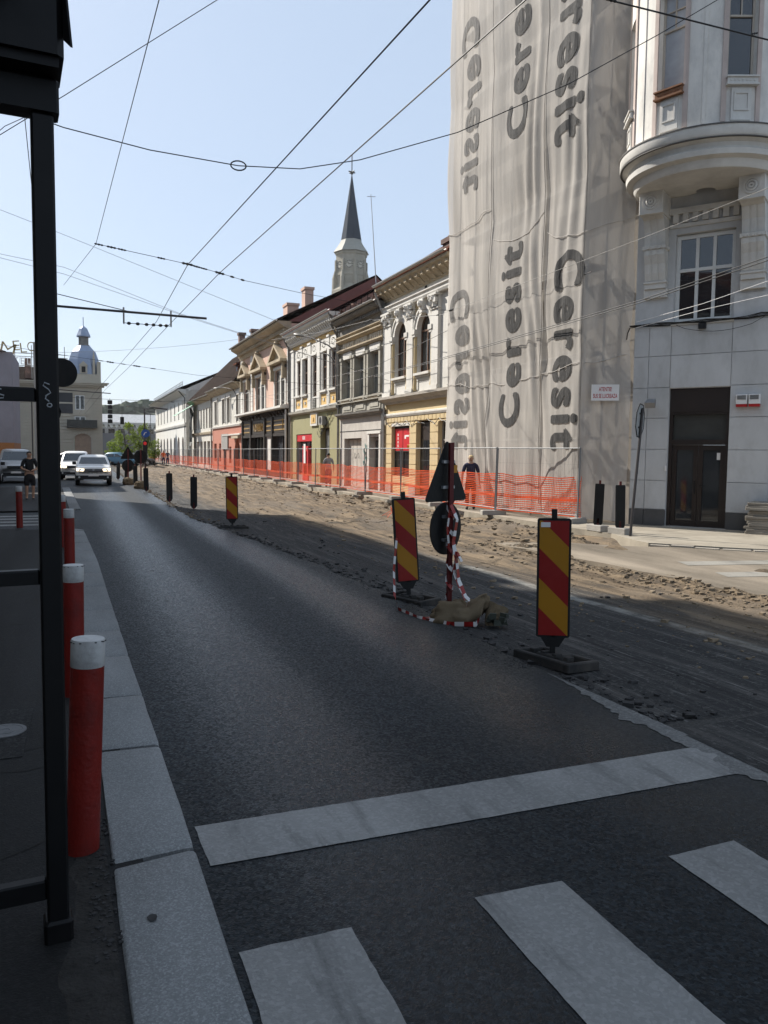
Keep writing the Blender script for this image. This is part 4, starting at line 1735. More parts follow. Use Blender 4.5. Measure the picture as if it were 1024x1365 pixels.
for x0, x1 in ((6.07, L), (3.52, 4.18), (1.52, 2.23)):
    z = .45
    while z < 2.9:
        MB().box(x0, x1, -.01, .04, z, z + .385, .006).build('stone_band', MATS["cream"], h)
        z += .41
    bx(h, 'plinth', 'course_grey', (x0, x1, -.01, .06, 0, .44))
# shop window with red poster, dark doorway
sf = window(h, 4.2, 6.05, .75, 2.80, -.10, MATS["dark_wood"], G_ROW, cols=2, rows=(.5,), fr=.06, name='shop_window')
MB().box(4.28, 5.10, -.10, -.085, 1.80, 2.70).build('poster', MATS["red_shop"], sf)
MB().box(5.16, 5.97, -.10, -.085, 1.80, 2.70).build('poster', MATS["red_shop"], sf)
pm = MB()
pm.box(4.5, 4.95, -.085, -.08, 2.36, 2.43)
pm.box(4.8, 4.95, -.085, -.08, 2.28, 2.36)
for q in range(4):
    pm.box(5.6, 5.68, -.085, -.08, 1.95 + q * .15, 2.05 + q * .15)
pm.build('poster_print', MATS["sign_white"], sf)
ym = MB()
for k in (0, 1):
    ym.tube([(4.46 + .12 * k + .06 * cos(pi * i / 8), -.078, 1.86 + .18 * sin(pi * i / 8)) for i in range(9)], .014, 5)
ym.build('poster_emblem', M("emblem_yellow", (.75, .45, .02), rough=.5, bump=0), sf)
bx(h, 'shutter_box', 'white_stucco', (4.16, 6.09, -.30, .04, 2.80, 2.92))
mb = MB()
mb.box(2.27, 3.48, -.20, -.14, .06, 2.9)
dd = mb.build('door', MATS["door_brown"], h)
MB().box(2.4, 2.85, -.14, -.13, 1.0, 2.2).build('door_pane', G_ROW, dd)
MB().box(2.9, 3.35, -.14, -.13, 1.0, 2.2).build('door_pane', G_ROW, dd)
window(h, .1, 1.5, .1, 2.9, -.12, MATS["grey_frame"], G_ROW, cols=1, rows=(.75,), name='shop_window')
wr = MB()
for k in range(6):
    x0 = 6.6 - k * 1.05
    wr.tube([(x0 - q * .13, .05 + .05 * random.random(), 3.0 - .18 * sin(pi * q / 8) * random.uniform(.5, 1.4)) for q in range(9)], .012, 5)
wr.build('loose_cable', MATS["cable_black"], h)
pipe(h, L - .04, .10, .1, 7.4, top=(.45, 1.0))
shell(h, L, 8.5, "scorched_wall")

# ---------------------------------------------------------------- grey weathered house (31.8 to 38.0)
L = 6.2
h = house('town_house', 'weathered grey house with three close windows and boarded shop opening', 31.85)
wins_ = [(.62, 1.88, 4.32, 6.15), (2.5, 3.76, 4.32, 6.15), (4.36, 5.62, 4.32, 6.15)]
wm = MB()
wm.wall(0, L, 3.5, 7.7, wins_, .22)
wm.build('upper_wall', MATS["grey_stucco"], h)
wm = MB()
wm.wall(0, L, 0, 3.5, [(3.0, 5.5, .05, 2.38), (.62, 1.85, .05, 2.42)], .3)
wm.build('lower_wall', MATS["shop_plaster"], h)
for a in wins_:
    wf = window(h, *a, -.16, MATS["grey_frame"], glass("glass_curtain", (.16, .165, .15), rough=.2, spec=.5), cols=2, rows=(.66,), fr=.07)
    cu = MB()
    cu.extr([(a[0] + .04, -.155, 5.25), (a[0] + .34, -.155, 5.12), (a[0] + .30, -.155, 5.4), (a[0] + .1, -.155, 6.0), (a[0] + .05, -.155, 6.0)], (0, .01, 0))
    cu.build('curtain', MATS["curtain_white"], wf)
    for x in (a[0] - .22, a[1] + .02):
        bx(h, 'pilaster', 'grey_stucco', (x, x + .20, -.01, .12, 4.25, 6.15), (x - .03, x + .23, -.01, .16, 6.15, 6.28), (x - .02, x + .22, -.01, .15, 4.15, 4.30))
    bx(h, 'lintel_panel', 'white_stucco', (a[0], a[1], -.01, .06, 6.20, 6.52))
    fr_ = MB()
    for k in range(6):
        x = a[0] - .15 + k * .26
        fr_.extr([(x, -.01, 6.98), (x + .2, -.01, 6.98), (x + .1, -.01, 6.72)], (0, .05, 0))
    fr_.build('frieze_ornament', MATS["white_stucco"], h, kind='stuff')
    bx(h, 'sill_panel', 'grey_stucco', (a[0] - .1, a[1] + .1, -.01, .04, 3.66, 4.05), (a[0] + .1, a[1] - .1, .03, .07, 3.75, 3.96))
    bl = MB()
    for k in range(8):
        bl.lathe([(.03, 4.06), (.045, 4.1), (.025, 4.16), (.03, 4.2)], 8, a[0] + .05 + k * .165, .12)
    bl.build('sill_balusters', MATS["tan_stone"], h, kind='stuff')
mb = MB()
mb.prof([(-.01, 6.55), (.14, 6.55), (.2, 6.62), (.2, 6.68), (-.01, 6.70)], 0, L)
mb.prof([(-.01, 7.0), (.12, 7.0), (.26, 7.08), (.26, 7.13), (.16, 7.18), (.28, 7.26), (.28, 7.30), (-.01, 7.32)], 0, L)
mb.build('frieze_moulding', MATS["tan_stone"], h)
mb = MB()
mb.prof([(-.01, 7.34), (.06, 7.34), (.06, 7.6), (.12, 7.68), (.16, 7.86), (.42, 7.92), (.52, 8.02), (.52, 8.12), (-.01, 8.12)], 0, L)
mb.build('cornice', MATS["grey_stucco_dark"], h)
row_of(h, 'cornice_dentils', 'grey_stucco_dark', .05, L - .05, .24, .13, .05, .26, 7.70, 7.86)
gutter(h, L, .60, 8.16)
rf = roof(h, L, 8.1, .5, -5, 10.9, "scorched_wall", 0, L, gable="scorched_wall")
chimney(rf, .5, -.1, 8.1, 8.8, .3, "scorched_wall")
rb = MB()
for k in range(40):
    rb.rock((random.uniform(.1, L), random.uniform(-.6, .45), 8.25 + .25 * random.random()), .14)
rb.build('roof_debris', MATS["scorched_wall"], h, kind='stuff')
for k in range(8):
    MB().tube([(.5 + k * .75, .42, 8.1), (.5 + k * .75, .40, 8.62)], .014, 5).build('snow_guard', MATS["cable_black"], h)
mb = MB()
mb.prof([(-.01, 3.34), (.08, 3.34), (.12, 3.42), (.28, 3.5), (.30, 3.58), (-.01, 3.62)], 0, L)
mb.build('string_course', MATS["grey_stucco_dark"], h)
bx(h, 'balustrade_rail', 'grey_stucco', (0, L, -.01, .17, 4.06, 4.1), (0, L, -.01, .16, 4.2, 4.27))
bx(h, 'ground_groove', 'dark_gap', (0, L, -.01, .012, 2.70, 2.735))
sb = MB()
sb.box(3.05, 5.45, -.3, -.24, .05, 2.34)
so_ = sb.build('shop_shutter', M("board_pale", (.44, .41, .36), rough=.8, var=.15, sc=3, dirt=(.25, .23, .2), dirt_amt=.6), h)
mb = MB()
for k in range(4):
    mb.box(3.06 + k * .60, 3.075 + k * .60, -.24, -.232, .1, 2.3)
mb.build('board_joint', MATS["dark_gap"], so_)
gf = MB()
gp = M("graffiti_teal", (.10, .28, .24), rough=.7, bump=0)
for k in range(5):
    x0, z0 = 2.35 + (k % 2) * .22, .95 + k * .26
    gf.tube([(x0 + .16 * cos(i * .9 + k), .012, z0 + .13 * sin(i * 1.3 + k)) for i in range(8)], .012, 4)
gf.build('graffiti', gp, h)
gf = MB()
for k in range(3):
    gf.tube([(3.5 + k * .5 + .16 * cos(i * 1.1 + k), -.236, 1.55 + .14 * sin(i * 1.4 + k * 2)) for i in range(7)], .009, 4)
gf.build('graffiti', M("graffiti_grey", (.12, .12, .12), rough=.7, bump=0), so_)
bx(h, 'door_surround', 'white_stucco', (.44, .62, -.01, .06, 0, 2.55), (1.85, 2.03, -.01, .06, 0, 2.55), (.40, 2.07, -.01, .09, 2.55, 2.66))
mb = MB()
mb.box(.66, 1.81, -.3, -.22, .06, 2.38)
dd = mb.build('door', MATS["grey_frame"], h)
MB().box(.78, 1.2, -.22, -.21, .9, 2.25).build('door_pane', G_ROW, dd)
MB().box(1.27, 1.69, -.22, -.21, .9, 2.25).build('door_pane', G_ROW, dd)
MB().box(.8, 1.05, -.208, -.20, 1.6, 2.2).build('notice', M("notice_yellow", (.5, .42, .05), rough=.6, bump=0), dd)
pipe(h, .06, .12, .1, 3.4, mat="grey_frame")
pipe(h, L - .05, .12, .1, 7.3, mat="grey_stucco_dark", top=(.4, .7))
shell(h, L, 8.1, "scorched_wall")

# ---------------------------------------------------------------- white and yellow house with olive shop floor (38.0 to 47.6)
L = 9.5
h = house('town_house', 'white and yellow house with olive shop floor and five narrow windows', 38.08)
ww = [(.55, 1.45, 4.98, 6.98), (2.15, 3.05, 4.98, 6.98), (4.05, 4.85, 4.75, 6.98), (5.80, 6.65, 4.98, 6.98), (7.25, 8.1, 4.98, 6.98)]
wm = MB()
wm.wall(0, L, 4.0, 8.3, ww, .14)
wm.build('upper_wall', MATS["white_stucco"], h)
wm = MB()
wm.wall(0, L, 0, 4.0, [(5.0, 8.3, .05, 2.74), (1.7, 3.35, .05, 3.0)], .35)
wm.build('lower_wall', MATS["olive"], h)
for i, a in enumerate(ww):
    window(h, *a, -.09, MATS["brown_frame"], G_ROW, cols=2, rows=(.62,), fr=.075)
    pn = bx(h, 'ornament_panel', 'white_stucco', (a[0] - .08, a[1] + .08, -.01, .05, 7.12, 7.62), (a[0] - .12, a[1] + .12, -.01, .10, 7.0, 7.10))
    om = MB()
    for k in range(9):
        an = k * .7
        om.rock(((a[0] + a[1]) / 2 + .26 * cos(an), .05, 7.37 + .15 * sin(an)), .055)
    om.build('relief', MATS["grey_stucco"], pn)
    if i != 2:
        pp = bx(h, 'sill_panel', 'yellow_paint', (a[0] - .1, a[1] + .1, -.01, .03, 4.22, 4.78))
        bx(pp, 'sill_panel_frame', 'white_stucco', (a[0] - .17, a[0] - .1, -.01, .07, 4.12, 4.86), (a[1] + .1, a[1] + .17, -.01, .07, 4.12, 4.86),
           (a[0] - .1, a[1] + .1, -.01, .07, 4.12, 4.22), (a[0] - .1, a[1] + .1, -.01, .07, 4.78, 4.86), ((a[0] + a[1]) / 2 - .09, (a[0] + a[1]) / 2 + .09, .02, .07, 4.42, 4.56))
        bx(h, 'window_sill', 'white_stucco', (a[0] - .2, a[1] + .2, -.15, .17, 4.87, 4.97))
    else:
        mb = MB()
        for k in range(7):
            mb.box(a[0], a[1], -.01, .10, 4.12 + k * .085, 4.16 + k * .085)
        mb.build('vent_grille', MATS["grey_frame"], h)
for x0, x1 in ((-.0, .32), (3.3, 3.85), (5.05, 5.6), (8.7, 9.4), (1.62, 1.98), (6.78, 7.12)):
    bx(h, 'pilaster', 'white_stucco', (x0, x1, -.01, .08, 4.10, 7.66), (x0 - .03, x1 + .03, -.01, .12, 7.66, 7.76))
bx(h, 'painted_band', 'yellow_paint', (.1, L - .1, -.01, .03, 7.70, 7.90))
mb = MB()
mb.prof([(-.01, 7.92), (.12, 7.92), (.18, 8.0), (.22, 8.02), (.22, 8.3), (.50, 8.5), (.58, 8.54), (.58, 8.66), (-.01, 8.66)], 0, L)
mb.build('cornice', MATS["white_stucco"], h)
row_of(h, 'cornice_brackets', 'white_stucco', .1, L - .1, .36, .15, 0, 0, 0, 0, [(.2, 8.10), (.28, 8.10), (.36, 8.22), (.46, 8.30), (.46, 8.46), (.2, 8.46)])
gutter(h, L, .66, 8.76)
rf = roof(h, L, 8.66, .55, -5.5, 12.0, "maroon_roof", 0, L, gable="fire_wall")
sm_ = MB()
for k in range(12):           # standing seams of the sheet-metal roof
    x = .4 + k * .8
    sm_.prof([(.5, 8.80), (.5, 8.84), (-5.5, 12.16), (-5.5, 12.10)], x, x + .03)
sm_.build('roof_seam', MATS["maroon_roof"], rf)
mb = MB()
mb.prof([(-.01, 3.86), (.08, 3.86), (.22, 3.94), (.24, 4.06), (-.01, 4.1)], 0, L)
mb.build('string_course', MATS["grey_stucco"], h)
pp = bx(h, 'bay_panel', 'white_stucco', (3.75, 5.05, -.01, .09, 3.15, 3.86))
bx(pp, 'painted_panel', 'yellow_paint', (3.95, 4.85, .08, .105, 3.28, 3.76), ((4.25), (4.5), .09, .14, 3.42, 3.6))
# shop front, red sign and red door frame
sg = bx(h, 'shop_front', 'grey_frame', (5.0, 5.1, -.3, -.1, .05, 2.3), (8.2, 8.3, -.3, -.1, .05, 2.3), (5.1, 8.2, -.3, -.1, .05, .4))
bx(sg, 'shop_sign', 'red_shop', (5.02, 8.28, -.2, -.04, 2.32, 2.72))
mb = MB()
for q, x in enumerate((6.55, 6.75, 6.95)):
    mb.box(x, x + .1, -.04, -.034, 2.42, 2.62)
mb.build('sign_print', MATS["sign_white"], sg)
bx(sg, 'red_door', 'red_shop', (5.95, 6.2, -.28, -.05, .05, 2.05), (6.85, 7.1, -.28, -.05, .05, 2.05), (6.2, 6.85, -.28, -.05, 1.75, 2.05), (6.2, 6.85, -.28, -.05, .05, .35))
for a, b in ((5.1, 5.95), (6.2, 6.85), (7.1, 8.2)):
    MB().box(a, b, -.26, -.24, .35, 2.3).build('shop_pane', glass("glass_shop", (.07, .075, .085), rough=.1), sg)
mb = MB()
mb.box(1.75, 3.3, -.35, -.28, .06, 2.95)
dd = mb.build('door', MATS["dark_wood"], h)
MB().box(1.85, 2.45, -.28, -.27, 1.9, 2.85).build('door_pane', G_ROW, dd)
MB().box(2.6, 3.2, -.28, -.27, .9, 2.85).build('door_pane', glass("glass_pale", (.2, .21, .21), rough=.2), dd)
ac = bx(h, 'air_conditioner', 'grey_frame', (2.2, 2.9, .02, .26, 3.15, 3.6))
mb = MB()
mb.disc((2.52, .26, 3.38), .18, 'y', 18, .012)
mb.build('fan_guard', MATS["black_rubber"], ac)
wr = MB()
for k in range(7):
    x0, z0 = 1.0 + k * .3, 3.75 - .1 * k
    wr.tube([(x0 + q * .12, .06 + .03 * (q % 2), z0 - .35 * sin(pi * q / 8) - .05 * k) for q in range(9)], .013, 5)
wr.build('loose_cable', MATS["cable_black"], h)
pipe(h, L - .06, .12, .1, 7.8, mat="grey_stucco_dark", top=(.45, .8))
pipe(h, .1, .14, 4.2, 7.8, mat="grey_stucco_dark", top=(.45, .8))
shell(h, L, 8.6, "pink")

# ---------------------------------------------------------------- pink house with dark shopfront (47.6 to 63)
L = 15.3
h = house('town_house', 'pink house with pointed window hoods above a dark wooden shopfront', 47.65)
ww = [(1.35, 4.05, 4.66, 6.95), (7.0, 9.8, 4.66, 6.95), (12.2, 14.1, 4.66, 6.85)]
wm = MB()
wm.wall(0, L, 4.4, 9.0, ww, .14)
wm.build('upper_wall', MATS["pink"], h)
wm = MB()
wm.wall(0, L, 0, 4.4, [(.7, 14.6, .1, 4.0)], .45)
wm.build('lower_wall', MATS["tan_stone"], h)
for i, a in enumerate(ww):
    m = (a[0] + a[1]) / 2
    if i < 2:
        for q0, q1 in ((a[0], m - .14), (m + .14, a[1])):
            window(h, q0, q1, a[2], a[3], -.08, MATS["grey_frame"], G_ROW, cols=2, rows=(.7,), fr=.08)
        bx(h, 'window_pier', 'white_stucco', (m - .14, m + .14, -.14, .0, a[2], a[3]))
    else:
        window(h, *a, -.08, MATS["grey_frame"], G_ROW, cols=2, rows=(.7,), fr=.08)
    bx(h, 'window_surround', 'white_stucco', (a[0] - .25, a[0], -.01, .06, 4.6, 7.0), (a[1], a[1] + .25, -.01, .06, 4.6, 7.0), (a[0] - .3, a[1] + .3, -.01, .14, 6.96, 7.14))
    hd = MB()
    wd = (a[1] - a[0]) / 2 + .5
    for b in (a[0] - .3, a[1] + .08):
        hd.box(b, b + .22, -.01, .30, 6.3, 7.3)
    hd.box(m - wd, m + wd, -.01, .48, 7.30, 7.48)
    top = 8.5 if i < 2 else 8.25
    hd.extr([(m - wd + .05, -.01, 7.48), (m + wd - .05, -.01, 7.48), (m, -.01, top)], (0, .16, 0))
    hd.extr([(m - wd, -.01, 7.48), (m - wd + .35, -.01, 7.48), (m, -.01, top - .16), (m, -.01, top + .06)], (0, .46, 0))
    hd.extr([(m + wd, -.01, 7.48), (m + wd - .35, -.01, 7.48), (m, -.01, top - .16), (m, -.01, top + .06)], (0, .46, 0))
    hd.lathe([(.14, top), (.2, top + .1), (.1, top + .22), (.02, top + .3)], 8, m, .25)
    hd.build('pediment', MATS["tan_stone"], h)
for x0, x1 in ((.0, .8), (10.9, 11.6), (14.6, 15.3)):
    z = 4.7
    while z < 8.7:
        MB().box(x0, x1, -.01, .06, z, z + .33, .008).build('quoin', MATS["white_stucco"], h)
        z += .36
mb = MB()
mb.prof([(-.01, 8.75), (.10, 8.75), (.16, 8.9), (.2, 8.95), (.2, 9.15), (.75, 9.45), (.82, 9.5), (.82, 9.6), (-.01, 9.6)], 0, L)
mb.build('cornice', MATS["tan_stone"], h)
row_of(h, 'cornice_dentils', 'tan_stone', .1, L - .1, .34, .18, .18, .42, 9.0, 9.2)
gutter(h, L, .92, 9.66)
rf = roof(h, L, 9.6, .85, -5.5, 12.75, "brown_tiles", 0, L, gable="maroon_roof")
chimney(rf, 5.2, -2.5, 10.6, 12.75, .42, "pink")
chimney(rf, 9.6, -2.5, 10.6, 12.4, .6, "pink")
# white ledge over the shopfront with its gutter
mb = MB()
mb.prof([(-.01, 4.40), (.55, 4.36), (.60, 4.42), (.60, 4.55), (.1, 4.66), (-.01, 4.66)], .3, L - .1)
mb.build('shop_ledge', MATS["white_stucco"], h)
sf = bx(h, 'shopfront', 'dark_wood', (.7, 14.6, -.3, .12, 3.98, 4.36), (.7, 14.6, -.3, .10, 2.72, 2.92),
        (.7, 14.6, -.4, .05, .1, .45), *[(x, x + .3, -.35, .16, .45, 4.0) for x in (.6, 4.4, 6.6, 11.2, 14.3)])
for a, b in ((.9, 4.4), (4.7, 6.6), (6.9, 11.2), (11.5, 14.3)):
    s1 = bx(sf, 'sign_board', 'dark_wood', (a, b, -.3, .04, 2.94, 3.96))
    mb = MB()
    if b - a > 3.6 and a > 5:
        for k in range(7):
            x = a + .4 + k * (b - a - .8) / 7
            mb.tube([(x + .16 * cos(i * .9 + k), .055, 3.42 + .28 * sin(i * .75 + k * 1.3)) for i in range(9)], .035, 5)
    else:
        for z in (3.1, 3.4, 3.7):
            mb.box(a + .25, b - .25, .04, .07, z, z + .07)
        if a < 1:
            mb.tube([(a + .9, .06, 3.15), (a + .9, .06, 3.8)], .04, 5)
    mb.build('sign_lettering', MATS["gold_letter"], sf)
    for k in range(5):
        x = a + (b - a) * k / 4
        MB().prof([(.0, 4.0), (.15, 4.0), (.4, 4.25), (.4, 4.33), (.0, 4.33)], x - .04, x + .04).build('ledge_bracket', MATS["dark_wood"], sf)
for a, b, c in ((.9, 2.6, 0), (2.7, 4.4, 0), (6.9, 7.9, 1), (8.0, 9.0, 1), (9.1, 10.1, 1), (10.2, 11.2, 1), (11.5, 14.3, 0)):
    MB().box(a, b, -.25, -.23, .45, 2.72).build('shop_pane', G_ROW if c else MATS["glass_shop"], sf)
for x in (2.6, 7.9, 9.0, 10.1):
    bx(sf, 'shop_mullion', 'dark_wood', (x, x + .1, -.28, -.15, .45, 2.72))
bx(sf, 'pale_pier', 'white_stucco', (4.7, 6.6, -.28, -.02, .45, 2.72))
pipe(h, .35, .25, .1, 4.3, mat="white_stucco")
pipe(h, .1, .14, 4.7, 8.9, mat="grey_stucco_dark")
shell(h, L, 9.5, "pink")

# ---------------------------------------------------------------- house with red ground floor (63 to 77)
L = 14
h = house('town_house', 'low house with red ground floor and two red roof dormers', 63.0)
ww = [(.75, 1.85, 4.15, 6.2), (4.6, 6.0, 4.15, 6.2), (7.0, 8.4, 4.15, 6.2), (11.0, 12.4, 4.15, 6.15)]
wm = MB()
wm.wall(0, L, 3.85, 7.1, ww, .25)
wm.build('upper_wall', MATS["pale_plaster"], h)
lo = [(.5, 2.9, .05, 2.7, 'a'), (4.3, 5.3, .7, 2.1), (6.6, 8.0, .1, 2.3), (9.3, 10.3, .8, 2.4), (11.6, 13.0, .8, 2.4)]
wm = MB()
wm.wall(0, L, 0, 3.85, lo, .35)
wm.build('lower_wall', MATS["red_plaster"], h)
for a in ww:
    window(h, *a, -.18, MATS["brown_frame"], G_ROW, cols=2, rows=(.65,), fr=.08)
    bx(h, 'window_surround', 'white_stucco', (a[0] - .22, a[0], -.01, .07, 4.1, 6.25), (a[1], a[1] + .22, -.01, .07, 4.1, 6.25), (a[0] - .26, a[1] + .26, -.01, .11, 6.25, 6.55))
for a in lo[1:]:
    window(h, *a, -.25, MATS["white_frame"], G_ROW, cols=1, rows=(.7,), fr=.09, name='shop_window')
MB().box(.55, 2.85, -.4, -.3, .05, 2.4).build('door', MATS["dark_wood"], h)
bx(h, 'door_hood', 'tan_stone', (.3, 3.1, -.01, .25, 2.75, 2.95))
bx(h, 'shop_board', 'grey_frame', (5.6, 8.6, .02, .10, 1.9, 3.2))
mb = MB()
mb.prof([(-.01, 3.76), (.10, 3.76), (.16, 3.9), (-.01, 3.95)], 0, L)
mb.prof([(-.01, 3.02), (.14, 3.02), (.16, 3.12), (-.01, 3.16)], 0, 8)
mb.build('string_course', MATS["white_stucco"], h)
mb = MB()
mb.prof([(-.01, 6.75), (.1, 6.75), (.5, 7.05), (.55, 7.2), (-.01, 7.2)], 0, L)
mb.build('cornice', MATS["tan_stone"], h)
gutter(h, L, .65, 7.24)
rf = roof(h, L, 7.2, .6, -4.6, 12.4, "brown_tiles", 0, L)
for x in (1.6, 4.6):
    dm = MB()
    dm.box(x - .6, x + .6, -2.4, -.55, 7.6, 9.0)
    dm.build('dormer', MATS["red_tiles"], rf)
    mb = MB()
    mb.prof([(-.35, 8.95), (-.35, 9.08), (-2.6, 9.7), (-2.6, 9.6)], x - .75, x + .75)
    mb.build('dormer_roof', MATS["red_tiles"], rf)
    MB().box(x - .35, x + .35, -.56, -.53, 7.95, 8.8).build('dormer_pane', G_ROW, rf)
pipe(h, L - .1, .12, .1, 6.9, mat="grey_stucco_dark", top=(.4, .4))
shell(h, L, 7.2, "pale_plaster")

# ---------------------------------------------------------------- small pale house (77 to 93, set back)
L = 15.6
h = house('town_house', 'small pale house with brown roof next to the long white house', 77.05, 12.75)
ww = [(.8 + 1.85 * k, 1.75 + 1.85 * k, 4.0, 6.05) for k in range(8)]
wm = MB()
wm.wall(0, L, 3.5, 7.0, ww, .22)
wm.build('upper_wall', MATS["pale_plaster"], h)
lo = [(.6 + 2.4 * k, 2.3 + 2.4 * k, .3, 2.7) for k in range(6)]
wm = MB()
wm.wall(0, L, 0, 3.5, lo, .3)
wm.build('lower_wall', MATS["pale_plaster"], h)
for a in ww:
    window(h, *a, -.15, MATS["white_frame"], G_ROW, cols=1, rows=(.6,), fr=.09)
for a in lo:
    window(h, *a, -.2, MATS["grey_frame"], G_ROW, cols=2, rows=(.7,), fr=.08, name='shop_window')
mb = MB()
mb.prof([(-.01, 3.4), (.14, 3.4), (.2, 3.6), (-.01, 3.65)], 0, L)
mb.prof([(-.01, 6.7), (.1, 6.7), (.55, 6.95), (.6, 7.1), (-.01, 7.1)], 0, L)
mb.build('cornice', MATS["tan_stone"], h)
gutter(h, L, .7, 7.1)
rf = roof(h, L, 7.05, .6, -4.6, 12.2, "brown_tiles", 0, L)
for x, zt in ((7.6, 13.9), (1.4, 13.4)):
    mb = MB()
    mb.box(x - .35, x + .35, -4.4, -3.8, 10.5, zt)
    mb.box(x - .45, x + .45, -4.5, -3.7, zt, zt + .25)
    mb.build('chimney', MATS["scorched_wall"], rf)
shell(h, L, 7.0, "pale_plaster")
# torn dark and green tarpaulins on its far end
M("tarp_dark", (.03, .032, .03), rough=.6, var=.3, sc=3)
M("tarp_green", (.03, .20, .11), rough=.6, var=.2, sc=2)
mb = MB()
vs = []
for j in range(14):
    for i in range(6):
        vs.append((i * .45 + .15 * noise.noise(Vector((i, j * .5, 1))), .1 + .25 * noise.noise(Vector((i * .8, j * .4, 5))) + .15 * (j < 4), j * .42))
mb.add(vs, [(j * 6 + i, j * 6 + i + 1, (j + 1) * 6 + i + 1, (j + 1) * 6 + i) for j in range(13) for i in range(5)])
o = mb.build('tarpaulin', MATS["tarp_dark"], rot=(0, 0, RAD(90)), loc=(12.45, 89.6, 1.0))
tag(o, 'torn dark tarpaulin hanging down the end of the small pale house', 'tarpaulin')
mb = MB()
vs = []
for j in range(5):
    for i in range(6):
        vs.append((i * .6, .1 + .5 * j + .2 * noise.noise(Vector((i, j, 8))), 0 - .32 * j + .25 * noise.noise(Vector((i * .7, j, 3)))))
mb.add(vs, [(j * 6 + i, j * 6 + i + 1, (j + 1) * 6 + i + 1, (j + 1) * 6 + i) for j in range(4) for i in range(5)])
o = mb.build('tarpaulin', MATS["tarp_green"], rot=(0, 0, RAD(90)), loc=(12.6, 88.4, 6.8))
tag(o, 'green tarpaulin sloping out from the small pale house', 'tarpaulin')

# ---------------------------------------------------------------- long white house at the far end (94.5 to 131)
L = 36
h = house('town_house', 'long plain white house with narrow windows over arched shop openings', 94.6, 12.35)
ww = [(2.2 + 4.15 * k, 3.2 + 4.15 * k, 5.5, 7.6) for k in range(8)]
lo = [(2.0 + 4.15 * k, 4.0 + 4.15 * k, .1, 3.4, 'a') for k in range(8)]
wm = MB()
wm.wall(0, L, 0, 8.7, ww + lo, .3)
wm.build('front_wall', MATS["white_wall"], h)
for a in ww:
    window(h, *a, -.2, MATS["grey_frame"], G_ROW, cols=1, rows=(.6,), fr=.09)
for a in lo:
    window(h, *a[:4], -.22, MATS["grey_frame"], G_ROW, cols=2, rows=(.7,), fr=.1, arch=True, name='shop_window')
mb = MB()
mb.prof([(-.01, 4.6), (.12, 4.6), (.2, 4.8), (.2, 4.95), (-.01, 5.0)], 0, L)
mb.prof([(-.01, 8.2), (.1, 8.2), (.9, 8.65), (.9, 8.8), (-.01, 8.8)], 0, L)
mb.build('cornice', MATS["white_wall"], h)
gutter(h, L, 1.0, 8.8)
roof(h, L, 8.75, .95, -7, 12.2, "brown_tiles", 0, L, gable="white_wall", back=14)
mb = MB()
for k in range(26):
    x = .6 + k * 1.38
    mb.tube([(x, .3, 9.0), (x, .3, 9.75)], .03, 4)
mb.tube([(.6, .3, 9.4), (35.2, .3, 9.4)], .03, 4)
mb.tube([(.6, .3, 9.72), (35.2, .3, 9.72)], .03, 4)
mb.build('snow_rail', MATS["grey_frame"], h)
pipe(h, .2, .12, .1, 7.8, mat="cable_black", top=(.7, .8))
shell(h, L, 8.7, "pale_plaster", 14)
# ================================================================== CHURCH, SQUARE AND FAR BUILDINGS
M("church_stone", (.34, .31, .25), rough=.9, var=.15, sc=.5, dirt=(.22, .2, .165), dirt_amt=.5, dirt_sc=.3)
M("spire_copper", (.03, .04, .055), rough=.9, var=.15, sc=.4)
M("spire_pale", (.30, .29, .25), rough=.7, var=.1)
M("tower_stucco", (.43, .385, .31), rough=.9, var=.08, sc=.5, dirt=(.38, .35, .29), dirt_amt=.4)
M("zinc_dome", (.27, .32, .42), rough=.5, var=.15, sc=.7, metal=.2)
M("iron_black", (.014, .014, .015), rough=.5, var=.2)

ch = thing('church_tower', 'stone church tower with clock and tall dark spire behind the houses', 'church tower', (68.5, 200, 0), RAD(18))
R8 = [RAD(22.5 + 45 * k) for k in range(8)]


def octa(mb, prof, cx=0, cy=0, rot=0):
    mb.lathe(prof, 8, cx, cy, RAD(22.5) + rot, RAD(22.5) + rot + 2 * pi)


mb = MB()
octa(mb, [(5.2, 0), (5.2, 43.5), (4.5, 44.2), (4.2, 45)])
octa(mb, [(4.05, 45), (4.05, 47.2), (4.2, 47.3), (4.2, 47.8), (4.05, 47.9), (4.05, 52.4), (4.3, 52.7), (4.3, 53.2), (4.1, 53.3)])
mb.build('tower_body', MATS["church_stone"], ch)
for k in range(8):
    a = R8[k]
    mb = MB()
    mb.tube([(4.0 * cos(a), 4.0 * sin(a), 45), (4.0 * cos(a), 4.0 * sin(a), 51.2)], .42, 6)
    mb.tube([(4.5 * cos(a), 4.5 * sin(a), 41), (4.5 * cos(a), 4.5 * sin(a), 46.6), (4.4 * cos(a), 4.4 * sin(a), 48.6)], [.7, .55, .05], 6)
    mb.build('buttress', MATS["church_stone"], ch)
mb = MB()
octa(mb, [(4.75, 53.3), (3.4, 55.2), (2.55, 56.8)])
mb.build('spire_skirt', MATS["spire_pale"], ch)
mb = MB()
octa(mb, [(2.75, 56.6), (1.5, 64), (.18, 72.6), (.1, 73.2)])
mb.build('spire', MATS["spire_copper"], ch)
mb = MB()
mb.tube([(0, 0, 73), (0, 0, 78.2)], .13, 6)
mb.tube([(-1.0, 0, 73.9), (1.0, 0, 73.9)], .16, 6)
mb.tube([(0, -1, 73.9), (0, 1, 73.9)], .16, 6)
mb.lathe([(.0, 73.2), (.45, 73.5), (.0, 74.0)], 8)
mb.build('finial', MATS["iron_black"], ch)
